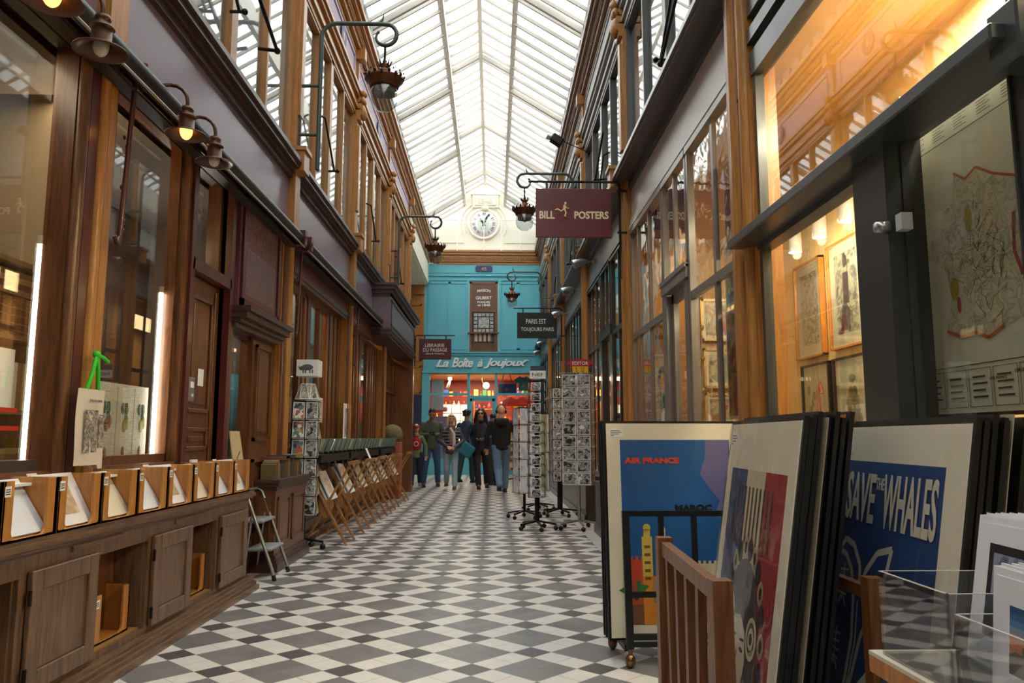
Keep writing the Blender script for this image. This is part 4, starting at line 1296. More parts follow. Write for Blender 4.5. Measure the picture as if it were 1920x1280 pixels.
def spinner(name, label, loc, top, bottom, w, rows, faces, cm, metal, pole_r=.02, base_r=.22, rot=0, cgroup='', cname='', start=0, header=None, arms=5, tilt=8, cw=None, chh=None):
    t = thing('card_spinner', label, 'card rack', loc)
    rd = w / 2
    g = MB(); caster_g = MB()
    for i in range(arms):
        a = rot + 2 * PI * i / arms
        e = (base_r * math.cos(a), base_r * math.sin(a))
        g.bar((0, 0, .11), (e[0], e[1], .075), .03, .022)
        g.tube([(e[0], e[1], .08), (e[0], e[1], .05)], .008, 6)
        caster_g.sep(); caster(caster_g, e[0], e[1])
    g.build('base', metal, t); caster_g.each('caster', blackp, t)
    MB().tube([(0, 0, .1), (0, 0, top)], pole_r, 10).build('pole', metal, t)
    ph = (top - bottom) / rows
    g = MB()
    nf = 4
    for f in range(nf):
        a = rot + f * PI / 2
        R = Matrix.Rotation(a, 4, 'Z')
        for i in range(rows + 1):
            z = bottom + ph * i
            for yy in (-rd, ) :
                g.bar(R @ Vector((-rd, -rd, z)), R @ Vector((rd, -rd, z)), .005)
                g.bar(R @ Vector((-rd, -rd - .018, z + .015)), R @ Vector((rd, -rd - .018, z + .015)), .004)
        for x in (-rd, 0, rd):
            g.bar(R @ Vector((x, -rd, bottom)), R @ Vector((x, -rd, top)), .005)
    for i in (0, rows):
        z = bottom + ph * i
        for f in range(4):
            R = Matrix.Rotation(rot + f * PI / 2, 4, 'Z'); g.bar(Vector((0, 0, z)), R @ Vector((rd, rd, z)), .006)
    g.build('wire_pockets', metal, t)
    fname = {0: 'front face', 3: 'left face', 1: 'right face', 2: 'far face'}
    cw = cw or w / 2 - .012; chh = chh or ph - .012
    for f in faces:
        for i in range(rows):
            for c in ((-1, 1) if cw < w * .6 else (0,)):
                o = card(round(cw, 3), round(chh, 3), (cm[(i * 5 + c + f * 2) % 5] if len(cm) == 5 else cm[f % len(cm)]) if isinstance(cm, list) else cm)
                R = Matrix.Translation(loc) @ Matrix.Rotation(rot + f * PI / 2, 4, 'Z') @ Matrix.Translation((c * w / 4, -rd - .006, bottom + ph * i + .004)) @ Matrix.Rotation(math.radians(-tilt * .6), 4, 'X')
                o.location = R.to_translation(); o.rotation_euler = R.to_euler()
                side = {-1: 'left column', 1: 'right column', 0: 'only column'}[c]
                o['label'] = f'{cname}, {ORD[i]} row up, {side}, {fname[f]}'
                o['category'] = 'postcard'; o['group'] = cgroup
    return t
R0 = math.radians(6)
spinner('a', 'black wire spinner crammed with colourful cards beside the panelled chest', (-1.93, 7.95, 0), 1.5, .35, .26, 6, (0, 1), [brightcards, bwcards, palecards, yellowcards, colcards], blackm, .022, .2, R0, 'cards on the left spinner', 'patterned card on left spinner', tilt=14)
t = thing('rhino_header', 'white box header with rhinoceros engraving on top of the left spinner', 'sign', (-1.9, 7.95, 1.76))
MB().box(-.13, .09, -.1, .1, 0, .17).build('box', paper, t)
g = MB()
Rr = lambda x, z, a, b: g.ell((x, -.101, z), (a, .003, b), 12, 8)
Rr(-.02, .09, .062, .032); Rr(-.08, .08, .022, .02); g.tube([(-.1, -.102, .08), (-.108, -.102, .105)], .004, 5)
for x in (-.06, -.035, .01, .035): g.bar((x, -.102, .065), (x, -.102, .03), .012, .003)
g.build('rhinoceros_engraving', mat('engraving grey', '5c5c5e', .5, var=.3, scale=40), t)
t = thing('card_lampshade_display', 'ring of slanted cards like a shade at the top of the left spinner', 'card display', (-1.93, 7.95, 1.5))
for j in range(8):
    a = j * PI / 4
    M = Matrix.Rotation(a, 4, 'Z') @ Matrix.Translation((0, -.12, .02)) @ Matrix.Rotation(math.radians(-22), 4, 'X')
    MB(M).m(0).box(-.055, .055, 0, .002, 0, .18).m(1).box(-.048, .048, -.001, 0, .01, .17).build('card', [paper, pic('landscape card', ['8a8f7c', 'c9c4b0', '6f7a5c', 'd8d4c8', '4a4a46'], 14)], t)

t1 = 'tall slim black spinner of black and white postcards in the aisle, nearest'
spinner('b', t1, (.55, 9.55, 0), 1.84, .40, .20, 11, (0, 1, 3), [bwcards, colcards, bwcards, bwcards], blackm, .03, .23, math.radians(-8), 'postcards on the nearest black spinner', 'postcard on slim black spinner', tilt=5, cw=.12, chh=.10)
t = thing('header_card', 'white header card reading NEF on the slim black spinner', 'sign', (.56, 9.45, 1.86))
MB().box(-.1, .1, 0, .006, 0, .1).build('card', paper, t); text('NEF', .14, .04, (.56, 9.449, 1.91), X_, Z_, ink, t, w=True)
MB().box(-.09, .09, .01, .03, .1, .16).build('top_strip', mat('navy grid strip', '39435c', .5), t)
spinner('c', 'large grey spinner of black and white photographs under the EDITOR sign', (1.08, 9.6, 0), 1.92, .55, .36, 9, (0, 1, 3), bwcards, steel, .018, .26, math.radians(-14), 'photo cards on the grey spinner', 'photo card on large grey spinner', tilt=6)
t = thing('editor_sign', 'red and blue oval EDITOR sign with yellow price tag above the grey spinner', 'sign', (1.1, 9.5, 1.96))
poly = [(.17 * math.cos(q * PI / 16), .065 * math.sin(q * PI / 16) + .09) for q in range(32)]
MB().prism(poly, (0, 0, 0), X_, Z_, -.008).build('oval_panel', mat('editor red', 'b3241f', .4), t)
MB().prism([(-.165, .075), (-.12, .05), (-.14, .1)], (0, -.001, 0), X_, Z_, .003).sep().prism([(.16, .07), (.1, .045), (.13, .09)], (0, -.001, 0), X_, Z_, .003).each('blue_edge', mat('editor blue', '2b3578', .4), t)
MB().box(-.1, .1, -.012, -.006, -.02, .06).build('price_tag', mat('yellow tag', 'e8b31c', .5), t)
text('EDITOR', .2, .045, (1.1, 9.488, 2.06), X_, Z_, paper, t, w=True, bold=.01)
for s_, x, z, wd in (('1', 1.05, 1.995, .01), ('2.5', 1.13, 1.995, .05), ('5', 1.05, 1.96, .016), ('10', 1.13, 1.96, .036)): text(s_, wd, .025, (x, 9.487, z), X_, Z_, ink, t, w=True)
spinner('d', 'black spinner behind the nearest slim one, filled with pale calendars', (.45, 10.9, 0), 1.55, .35, .26, 5, (0, 3), palecards, blackm, .02, .24, .3, 'pale blue calendars on the second spinner', 'pale calendar on second slim spinner', tilt=4, cw=.22)
spinner('e', 'black column spinner tucked beside the grey spinner', (.98, 11.2, 0), 1.85, .5, .24, 9, (0, 3), bwcards, blackm, .04, .26, .1, 'cards on the black column spinner', 'small card on black column spinner', tilt=5)
spinner('f', 'green and beige scarf spinner behind the slim postcard rack', (.72, 12.1, 0), 1.5, .3, .28, 4, (0, 1), pic('beige card', ['a8a288', '8f9a80', 'c9c2a8'], 5), blackm, .02, .25, .2, 'beige cards on the far spinner', 'beige card on the scarf spinner', tilt=4, cw=.24)
spinner('g', 'far black wire spinner of small toys by the turquoise shopfront', (.62, 19.6, 0), 1.35, .3, .5, 6, (0,), pic('toy card', ['a33b2a', 'c98a3c', '6f5a3c', 'd8b98a', '3c3a3a'], 16, vor=True), blackm, .02, .3, 0, 'toy packs on the far wire spinner', 'toy pack on farthest wire spinner', tilt=4)
# ================================================================== SIGNS, LANTERNS, CLOCK
def lantern(label, side, yy, xplate, xpipe, xlamp):
    """wrought iron bracket with scroll, copper crown lantern hanging from it"""
    s = 1 if xlamp > xplate else -1
    t = thing('gallery_lantern', label, 'lantern', (xlamp, yy, 4.37))
    L = abs(xlamp - xpipe)
    P_ = lambda a, z: (-s * (L - a), 0, z)                     # a: distance from the pipe towards the lamp
    zt = .92; r = .15
    pts = [P_(0, -.62), P_(0, zt - r)] + [P_(r - r * math.cos(q), zt - r + r * math.sin(q)) for q in [PI / 12 * k for k in range(1, 7)]]
    pts += [P_(L - .04, zt)]
    R1 = .115
    cx = L - .0; cz = zt - R1
    pts += [P_(cx + R1 * math.sin(q), cz + R1 * math.cos(q)) for q in [PI / 10 * k for k in range(1, 11)]]
    R2 = .085
    pts += [P_(cx - R2 * math.sin(q) * 1.1, cz - R1 + R2 - R2 * math.cos(q)) for q in [PI / 8 * k for k in range(1, 7)]]
    rad = [.022] * (len(pts) - 6) + [.02, .018, .016, .014, .012, .016]
    MB().tube(pts, rad, 10).build('bracket', iron, t)
    g = MB()
    g.tube([P_(L - .07, zt), P_(L - .03, zt + .05), P_(L - .02, zt + .11)], [.016, .012, .004], 8)
    g.sep()
    for z in (-.26, .25): g.tube([P_(-abs(xpipe - xplate), z), P_(0, z)], .017, 8)
    g.bar(P_(-abs(xpipe - xplate), -.47), P_(-abs(xpipe - xplate), .36), .03, .014, (0, 1, 0))
    g.each('wall_bar', iron, t)
    MB().tube([(0, 0, zt - 2 * R1 - .01), (0, 0, .52)], .012, 8).lathe([(0, .53), (.022, .525), (.022, .5), (.012, .49)], n=12).build('hanging_rod', bronze, t)
    MB().lathe([(.0, .5), (.03, .5), (.055, .47), (.035, .45), (.045, .42), (.06, .40), (.10, .37), (.13, .34), (.19, .33), (.19, .315), (.165, .30), (.16, .28), (.145, .265), (.145, .245), (.13, .235), (.12, .235), (.0, .34)], n=28).build('copper_hood', copper, t)
    g = MB()
    for k in range(16):
        a = 2 * PI * k / 16
        c = (.185 * math.cos(a), .185 * math.sin(a), .335 + .012 * (k % 2))
        g.ell(c, (.016, .016, .028), 6, 4)
        g.ell((.2 * math.cos(a + .2), .2 * math.sin(a + .2), .37), (.008, .008, .014), 5, 4)
    for k in range(8):
        a = 2 * PI * k / 8
        g.tube([(.05 * math.cos(a), .05 * math.sin(a), .47), (.07 * math.cos(a), .07 * math.sin(a), .52)], [.01, .005], 5)
    g.build('crown', bronze, t)
    MB().lathe([(.122, .24), (.135, .2), (.138, .12), (.12, .05), (.07, .005), (.0, -.01)], n=24).build('glass_bowl', lampglass, t)
    MB().lathe([(0, .28), (.1, .26), (.112, .17), (.1, .17), (0, .24)], n=18).ell((0, 0, .17), (.03, .03, .045), 10, 8).build('reflector', mat('dull reflector', '8a7d74', .3, metal=.6), t)
lantern('largest hanging copper lantern on iron scroll bracket, upper left wall', -1, 7.25, -1.93, -1.74, -1.10)
lantern('copper lantern on the left wall farther off, beside the white gable', -1, 14.0, -1.95, -1.78, -1.10)
lantern('copper lantern on scroll bracket above the BILL POSTERS sign, right wall', 1, 11.6, 1.44, 1.26, .49)
lantern('small farthest copper lantern on the right, before the turquoise facade', 1, 18.8, 1.44, 1.22, .47)

def hang_sign(name, label, x0, x1, z0, z1, yy, m_, wall_x, arm_z, zlow, arm_over=.08):
    t = thing(name, label, 'sign', ((x0 + x1) / 2, yy, z0))
    sb_ = bevel(MB().box(x0, x1, yy, yy + .03, z0, z1).build('sign_board', m_, t, w=True), .003)
    g = MB()
    s = 1 if wall_x > x0 else -1
    xe = (x0 if s > 0 else x1) - s * arm_over
    xo = (x1 if s > 0 else x0) + s * .06
    g.tube([(xe, yy + .015, arm_z), (xo, yy + .015, arm_z), (xo + s * .03, yy + .015, arm_z - .03), (xo + s * .03, yy + .015, zlow - .5 if zlow > 3 else zlow - .2)], .014, 8)
    g.tube([(xo, yy + .015, zlow), (wall_x, yy + .015, zlow)], .013, 8); g.tube([(xo, yy + .015, arm_z - .1), (wall_x, yy + .015, arm_z - .1)], .013, 8)
    for x in (x0 + .12, x1 - .12): g.box(x - .012, x + .012, yy + .005, yy + .025, z1, arm_z)
    g.build('sign_bracket', blackm, t, w=True)
    return sb_
yb = 7.9
sg = hang_sign('hanging_sign', 'large dark red hanging sign reading BILL POSTERS', .455, 1.275, 3.26, 3.80, yb, mat('dark red enamel', '5f1620', .4, coat=.3, var=.05), 1.44, 3.88, 3.32)
signcream = mat('sign cream', 'eadbb2', .5, var=0)
text('BILL', .165, .085, (.575, yb - .001, 3.505), X_, Z_, signcream, sg, w=True, bold=.03, ext=.002)
text('POSTERS', .37, .085, (1.055, yb - .001, 3.505), X_, Z_, signcream, sg, w=True, bold=.03, ext=.002)
g = MB()      # little bill sticker running with a ladder over a bicycle
def sg_tube(pts, r, mi): g.m(mi).tube([(x, yb - .004, z) for x, z in pts], r, 6)
redl = 1
for cx in (.715, .82): sg_tube([(cx + .032 * math.cos(q), 3.49 + .032 * math.sin(q)) for q in [PI / 8 * k for k in range(17)]], .003, redl)
sg_tube([(.715, 3.49), (.75, 3.5), (.79, 3.54), (.82, 3.49)], .003, redl); sg_tube([(.75, 3.5), (.765, 3.545)], .003, redl)
sg_tube([(.62, 3.625), (.83, 3.60)], .003, redl); sg_tube([(.63, 3.595), (.83, 3.575)], .003, redl)
for k in range(6): sg_tube([(.64 + .03 * k, 3.623 - .004 * k), (.645 + .03 * k, 3.593 - .003 * k)], .0025, redl)
g.m(0).ell((.775, yb - .004, 3.635), (.013, .003, .016), 10, 6)
g.ell((.765, yb - .004, 3.59), (.018, .003, .032), 10, 6)
sg_tube([(.77, 3.605), (.8, 3.575), (.815, 3.58)], .006, 0); sg_tube([(.755, 3.57), (.73, 3.545), (.69, 3.57), (.665, 3.56)], .009, 0); sg_tube([(.765, 3.565), (.78, 3.53), (.765, 3.49), (.78, 3.485)], .009, 0)
g.build('emblem', [signcream, mat('emblem red', 'b0303a', .5, var=0)], sg, w=True)
sg = hang_sign('hanging_sign', 'black hanging sign reading PARIS EST TOUJOURS PARIS', .48, 1.28, 3.10, 3.62, 15.0, mat('sign black', '1a1b1c', .4), 1.44, 3.71, 3.15)
text('PARIS EST', .40, .10, (.86, 14.999, 3.44), X_, Z_, paper, sg, w=True)
text('TOUJOURS PARIS', .66, .10, (.885, 14.999, 3.27), X_, Z_, paper, sg, w=True)
sg = hang_sign('hanging_sign', 'burgundy hanging sign reading LIBRAIRIE DU PASSAGE', -1.61, -.91, 2.81, 3.26, 16.4, mat('sign burgundy', '52222a', .4), -1.7, 3.34, 2.86)
text('LIBRAIRIE', .42, .075, (-1.27, 16.399, 3.12), X_, Z_, offwhite, sg, w=True); text('DU PASSAGE', .52, .075, (-1.26, 16.399, 3.02), X_, Z_, offwhite, sg, w=True)
text('Gibaude Vandamme', .4, .035, (-1.26, 16.399, 2.94), X_, Z_, offwhite, sg, w=True)

# wall clock on the gable
ck = thing('wall_clock', 'round white gable clock with roman numerals and black hands', 'clock', (-.31, 23.6, 7.9))
RY = Matrix.Rotation(PI / 2, 4, 'X')
MB().lathe([(0, 0), (.52, 0), (.52, .05), (.48, .08), (.44, .06), (.43, .05), (0, .05)], n=48, M=RY).build('rim', cream, ck)
MB().lathe([(.0, .052), (.43, .052), (.43, .05)], n=48, M=RY).build('dial', mat('enamel dial', 'f0e9e6', .4, var=.02), ck)
MB().lathe([(.0, .055), (.19, .055), (.2, .05)], n=32, M=RY).build('dial_centre', mat('pale green dial centre', 'c9d8cf', .4), ck)
navy = mat('navy numeral', '3d3f6d', .5, var=0)
for k, rn in enumerate(['XII', 'I', 'II', 'III', 'IIII', 'V', 'VI', 'VII', 'VIII', 'IX', 'X', 'XI']):
    a = k * PI / 6
    Ux = Vector((math.cos(a), 0, -math.sin(a))); Vx = Vector((math.sin(a), 0, math.cos(a)))
    text(rn, .03 + .025 * len(rn), .09, Vector((0, -.055, 0)) + Vx * .32, Ux, Vx, navy, ck, 'numeral', ext=.003)
for a, L, nm in ((-.62, .24, 'hour_hand'), (.43, .37, 'minute_hand')):
    MB(Matrix.Rotation(a, 4, 'Y')).prism([(-.02, -.08), (.02, -.08), (.035, L * .6), (.012, L * .75), (0, L), (-.012, L * .75), (-.035, L * .6)], (0, -.06, 0), X_, Z_, .006).build(nm, ink, ck)
t = thing('relief_plaque', 'cream stucco plaque with raised date above the clock', 'plaque', (-.26, 23.595, 8.65))
bevel(MB().box(-.42, .42, -.06, 0, -.22, .2).box(-.34, .34, -.09, -.06, -.15, .13).box(-.48, .48, -.08, 0, .2, .25).build('plaque_body', cream, t), .01)
text('1846', .44, .17, (-.26, 23.508, 8.64), X_, Z_, mat('stucco figures', 'ddd5c4', .6), t, w=True, ext=.02, bold=.02)
MB().ell((0, -.08, -.24), (.12, .06, .09), 12, 8).build('shell_ornament', cream, t)
# railing in front of the gable
t = thing('gable_railing', 'thin white iron railing standing on the end cornice below clock', 'railing', (-.3, 23.3, 6.95))
g = MB()
for x in (-1.68, -.84, 0.0, .55, 1.15): g.tube([(x + .3 - .3, 0, 0), (x + .3 - .3, 0, 1.0)], .014, 6)
g.tube([(-1.7, 0, 1.0), (1.7, 0, 1.0)], .012, 6); g.tube([(-1.7, 0, .05), (1.7, 0, .05)], .01, 6)
g.build('rails', paper, t)
# number plate
t = thing('number_plate', 'navy enamel number plate with gold 45 on turquoise facade', 'sign', (-.3, 23.58, 6.44))
MB().prism([(-.27, -.04), (-.23, -.1), (.23, -.1), (.27, -.04), (.27, .04), (.23, .1), (-.23, .1), (-.27, .04)], (0, 0, 0), X_, Z_, .02).build('plate', mat('navy enamel', '2a3160', .3), t)
text('45', .17, .11, (-.3, 23.558, 6.44), X_, Z_, mat('brass figures', 'c98f5a', .4), t, w=True, bold=.01)
# central upper window of the facade
w = thing('window_41', None, None, (-.3, YE, 3.8), kind='structure')
fw_ = wood('walnut window frame', '5e3d24', '7d5433', .4)
g = MB(); x0, x1 = -.74, .14
g.box(x0, x0 + .07, F - .06, F + .03, 3.83, 6.01); g.box(x1 - .07, x1, F - .06, F + .03, 3.83, 6.01); g.box(x0, x1, F - .06, F + .03, 5.95, 6.02); g.box(x0, x1, F - .05, F + .03, 5.05, 5.12)
g.box(x0 - .06, x1 + .04, F - .12, F - .04, 4.36, 4.4); g.box(x0, x1, F - .05, F, 3.8, 3.86)
for k in range(6): g.box(x0 + .12 + .13 * k, x0 + .15 + .13 * k, F - .06, F - .03, 3.85, 4.37)
g.box(x0 + .07, x1 - .07, F + .02, F + .03, 3.85, 5.1)
g.build('window_frame', fw_, w, w=True)
t = thing('lettered_board', 'brown panel lettered MAISON GILBERT FONDÉE EN 1848 above the small window', 'sign', (-.3, 23.57, 5.12))
MB().box(-.37, .37, -.02, 0, 0, .83).build('panel', mat('brown panel', '6b4534', .5), t)
for s_, z, wd, h in (('MAISON', 5.72, .42, .09), ('GILBERT', 5.5, .5, .1), ('FONDÉE', 5.37, .4, .08)):
    text(s_, wd, h, (-.3, 23.548, z), X_, Z_, paper, t, w=True, bold=.015, curvefn=(lambda a: -.6 * a * a + .02) if s_ == 'MAISON' else None)
text('en', .1, .05, (-.44, 23.548, 5.26), X_, Z_, paper, t, w=True, bold=.015); text('1848', .25, .075, (-.22, 23.548, 5.27), X_, Z_, paper, t, w=True, bold=.015)
t = thing('display_board', 'grid of small framed pictures inside the facade window', 'picture board', (-.3, 23.57, 4.4))
g = MB(); g.box(-.36, .36, 0, .02, -.3, .65)
g.build('backing', mat('dark backing', '3c342f', .5), t)
for i in range(5):
    for j in range(5):
        if 1 <= i <= 3 and 1 <= j <= 3: continue
        MB().box(-.3 + .125 * i, -.2 + .125 * i, -.006, 0, .02 + .125 * j, .11 + .125 * j).build('small_picture', [pic('street scene print', ['8e9fb5', 'd5cdbf', '6d7788', 'b9a896'], 18)], t)
MB().box(-.165, .17, -.008, 0, .15, .48).build('large_picture', MATS['street scene print'], t)
for i in range(4): MB().box(-.28 + .14 * i, -.18 + .14 * i, -.006, 0, -.28, -.05).build('low_picture', mat('cream figure', 'cdbf9f', .5), t)
# shop name on the turquoise band
t = thing('shop_lettering', 'white cursive shop name La Boîte à Joujoux on the turquoise band', 'sign', (-.34, 23.52, 3.3))
lm = mat('white cut-out letters', 'f6f2f0', .5)
for s_, xc, wd, h, z in (('La', -1.57, .40, .26, 3.43), ('Boîte', -.95, .66, .3, 3.445), ('à', -.41, .16, .24, 3.43), ('Joujoux', .39, 1.32, .32, 3.42)):
    text(s_, wd, h, (xc, 23.5, z), X_, Z_, lm, t, w=True, shear=.35, bold=.022, ext=.03, spacing=.9)
g = MB()
g.tube([(-1.78, 23.5, 3.33), (-1.7, 23.49, 3.36), (-1.6, 23.49, 3.32), (-1.4, 23.5, 3.33)], .012, 6); g.sep().tube([(-.3, 23.49, 3.3), (-.2, 23.49, 3.28), (-.12, 23.49, 3.35)], .012, 6); g.sep().tube([(.95, 23.49, 3.5), (1.05, 23.49, 3.53), (1.12, 23.49, 3.5)], .012, 6)
g.each('flourish', lm, t, w=True)

# ------------------------------------------------------------------ toy shop contents
glow_w = glow('lit white shelf', (1, .80, .55), .8)
t = thing('ball_lamp', 'white globe lamp inside the toy shop above the door', 'lamp', (-.22, 24.5, 2.8)); MB().ell((0, 0, 0), (.11, .11, .11), 16, 10).build('globe', glow('globe glow', (1, .85, .65), 1.2), t); MB().tube([(-.15, 0, .28), (-.12, 0, .1), (-.05, 0, .05)], .012, 8).build('arm', brass := mat('brass', 'b08a4a', .3, metal=.8), t)
t = thing('spotlight', 'pale swivel spotlight on the toy shop ceiling, left window', 'lamp', (-1.38, 24.3, 2.75)); MB().box(-.06, .06, -.04, .04, .2, .35).build('base', paper, t); MB().tube([(0, 0, .2), (-.02, -.02, .1), (-.08, -.05, -.06)], [.03, .05, .06], 10).build('head', steel, t)
t = thing('shoulder_bag', 'navy cloth bag hanging in the toy shop right window', 'bag', (.44, 23.9, 2.5))
bevel(MB().box(-.28, .3, -.03, .03, 0, .32).build('bag_body', mat('navy cloth', '1f3468', .8), t), .02)
MB().tube([(-.17, 0, .3), (-.1, 0, .62), (0, 0, .66), (.08, 0, .62), (.18, 0, .3)], .014, 6).build('strap', blackp, t)
MB().prism([(-.03, .1), (.03, .1), (.05, .2), (0, .16), (-.05, .2)], (0, -.032, 0), X_, Z_, .003).build('emblem', mat('brown emblem', '8a4a3c', .5), t)
t = thing('tee_shirt', 'grey green child T-shirt hanging in the toy shop window', 'T-shirt', (.95, 23.9, 2.6))
bevel(MB().prism([(-.14, 0), (.14, 0), (.15, .26), (.24, .22), (.28, .34), (.1, .46), (.05, .42), (-.05, .42), (-.1, .46), (-.28, .34), (-.24, .22), (-.15, .26)], (0, 0, 0), X_, Z_, -.03).build('shirt_body', mat('petrol cotton', '3f6f72', .8), t), .008)
MB().prism([(-.06, .1), (.07, .12), (.02, .3)], (0, -.001, 0), X_, Z_, .004).build('printed_patch', mat('tan print', 'a5896a', .6), t)
for k, (z, lab) in enumerate(((2.52, 'upper'), (2.0, 'lower'))):
    MB().box(-.19, .19, -.02, .02, 0, .42).build('display_board', mat('lilac grey board', 'b5b2ba', .5), None, f'pale grey display board, {lab} of two, left window of toy shop', 'display board', loc=(-1.74, 23.85, z))
t = thing('lit_shelf_unit', 'glowing white grid shelf in the toy shop left window', 'shelf', (-1.2, 24.6, .9))
g = MB(); g.box(-.42, .42, .1, .12, 0, 1.3); g.build('back_panel', glow_w, t)
g = MB()
for z in (0, .25, .5, .75, 1.0, 1.28): g.box(-.42, .42, -.1, .1, z, z + .02)
for x in (-.42, -.14, .14, .4): g.box(x, x + .015, -.1, .1, 0, 1.3)
g.build('shelf_grid', offwhite, t)
t = thing('pink_lit_counter', 'pink and violet lit counter in the toy shop beside the lit shelf', 'counter', (-1.75, 24.2, .4))  # pink and violet light is put into the canopy and body colours
bevel(MB().box(-.25, .3, 0, .3, 1.55, 1.72).build('canopy', mat('pink lit canopy', 'c07086', .4), t), .04)
MB().box(-.25, .3, .0, .3, 0, 1.4).build('counter_body', mat('violet lit body', '8a79a8', .5), t)
for k, (x0, x1, yy) in enumerate(((-1.95, -.75, 25.6), (-.65, .1, 25.8), (.2, 1.5, 25.2))):
    t = thing('toy_shelves', ['red toy shelves behind the left window', 'ochre toy shelves behind the shop door', 'red toy shelves behind the right window'][k], 'shelves', (x0, yy, 0))
    g = MB()
    for z in (.5, .9, 1.3, 1.7, 2.1, 2.5): g.box(0, x1 - x0, -.15, .15, z - .03, z)
    for x in (0, x1 - x0 - .03): g.box(x, x + .03, -.15, .15, 0, 2.6)
    g.build('shelf_boards', mat('red shelf', 'b83a22', .5) if k != 1 else mat('ochre shelf', 'c98430', .5), t)
tcols = ['e0b52c', 'd8522c', '3c8a4a', '2f5fa8', 'e8dcc0', '8a4a2c', 'd84a6c', '5c3c2c', 'f0c860', '2c2c34']
tms = [mat('toy ' + str(i), c, .45, var=.1) for i, c in enumerate(tcols)]
cn = 0
for k, (x0, x1, yy, wn2) in enumerate(((-1.95, -.75, 25.5, 'left window'), (-.65, .1, 25.7, 'door'), (.2, 1.5, 25.1, 'right window'))):
    for zi, z in enumerate((.9, 1.3, 1.7, 2.1, 2.5)):
        x = x0 + .08; c = 0
        while x < x1 - .08:
            wd = random.uniform(.08, .15); h = random.uniform(.1, .26)
            g = MB(); kind = random.choice(('box', 'doll', 'bottle'))
            if kind == 'box': g.box(-wd / 2, wd / 2, -.05, .05, 0, h)
            elif kind == 'doll':
                g.lathe([(0, 0), (wd * .4, 0), (wd * .3, h * .5), (wd * .12, h * .65)], n=10); g.m(1).ell((0, 0, h * .8), (wd * .28, wd * .28, h * .2), 10, 6)
            else: g.lathe([(0, 0), (wd * .35, 0), (wd * .35, h * .6), (wd * .12, h * .75), (wd * .12, h), (0, h)], n=10)
            nm = {'box': 'toy_box', 'doll': 'doll', 'bottle': 'toy_bottle'}[kind]
            ci = random.randrange(10)
            g.build(nm, [tms[ci], tms[(ci + 3) % 10]], None, f'small {nm.replace("_", " ")}, {ORD[c]} on {ORD[zi]} shelf up behind the {wn2}', 'toy', 'toys in the turquoise shop', loc=(x, yy - .02, z + .001))
            x += wd + .03; c += 1
MB().prism([(-.5, .0), (.5, 0), (.42, .2), (.2, .3), (0, .22), (-.2, .3), (-.42, .18)], (.75, 24.2, 2.12), X_, Z_, -.1).build('red_garment', mat('bright red cloth', 'd0301c', .7), None, 'bright red cloth draped in the right window of toy shop', 'cloth')

# ------------------------------------------------------------------ fittings high on the right
t = thing('security_camera', 'black spotlight camera on a wire high by the right roof edge', 'camera', (.95, 11.0, 5.6))
bevel(MB(Matrix.Rotation(.6, 4, 'Y')).box(-.09, .1, -.07, .07, -.06, .07).build('housing', bronze, t), .015); MB().tube([(.08, 0, 0), (.5, .2, -.1)], .008, 6).build('arm', bronze, t)
MB(Matrix.Rotation(.6, 4, 'Y')).tube([(-.09, 0, 0), (-.16, 0, -.02)], .05, 10).build('lens_hood', steel, t)
for j, (yy, z) in enumerate(((10.9, 3.68), (12.7, 3.62), (14.8, 3.55), (16.7, 3.55), (19.9, 3.6), (21.6, 3.55))):
    t = thing('clamp_spotlight', f'silver fascia spotlight on the right shops, {("nearest", "second", "third", "fourth", "fifth", "farthest")[j]} of six', 'lamp', (1.3, yy, z), group='silver fascia spotlights')
    MB().tube([(.2, 0, .03), (.05, 0, .02)], .012, 8).lathe([(0, 0), (.03, 0), (.03, .02), (0, .02)], c=(.18, 0, .03), n=12, M=Matrix.Rotation(PI / 2, 4, 'Y')).build('arm', steel, t)
    MB().tube([(.08, 0, .03), (.0, 0, .02), (-.08, 0, -.01), (-.12, 0, -.03)], [.03, .05, .07, .075], 12).build('head', mat('silver spotlight', 'a8a6a2', .25, metal=.8), t)
for (yy, z, lab) in ((5.6, 4.3, 'long bronze stay rod of nearest right upper window'), (9.6, 4.7, 'bronze stay rod of the second right upper window')):
    t = thing('window_stay', lab, 'window stay', (1.38, yy, z))
    MB().tube([(0, .3, -.1), (-.02, -.6, .2)], .014, 8).build('rod', bronze, t); MB().tube([(.0, .3, -.1), (.14, .32, -.08)], .016, 8).ell((0, .3, -.1), (.03, .03, .03), 8, 6).build('knuckle', bronze, t)
for (yy, lab) in ((6.35, 'long bronze stay rod of the nearest left upper window'),):
    t = thing('window_stay', lab, 'window stay', (-1.82, yy - .3, 4.35))
    MB().tube([(0, 0, 0), (-.02, -1.2, .42)], .016, 8).build('rod', bronze, t); MB().tube([(0, 0, 0), (-.16, 0, .02)], .016, 8).ell((0, 0, 0), (.03, .03, .03), 8, 6).build('knuckle', bronze, t)
for j, (yy) in enumerate((9.2, 12.3)):
    t = thing('numbered_medallion', f'blue enamel medallion on the left lilac frieze, {("nearer", "farther")[j]} one', 'medallion', (-1.975, yy + .2, 6.35))
    MB().prism([(.14 * math.cos(q * PI / 12) * (1 + .15 * (q % 2)), .16 * math.sin(q * PI / 12)) for q in range(24)], (0, 0, 0), Y_, Z_, .012).build('plate', navy, t)
    MB().ell((.012, 0, 0), (.004, .05, .06), 12, 8).build('gilt_centre', mat('brass figures', 'c98f5a'), t)
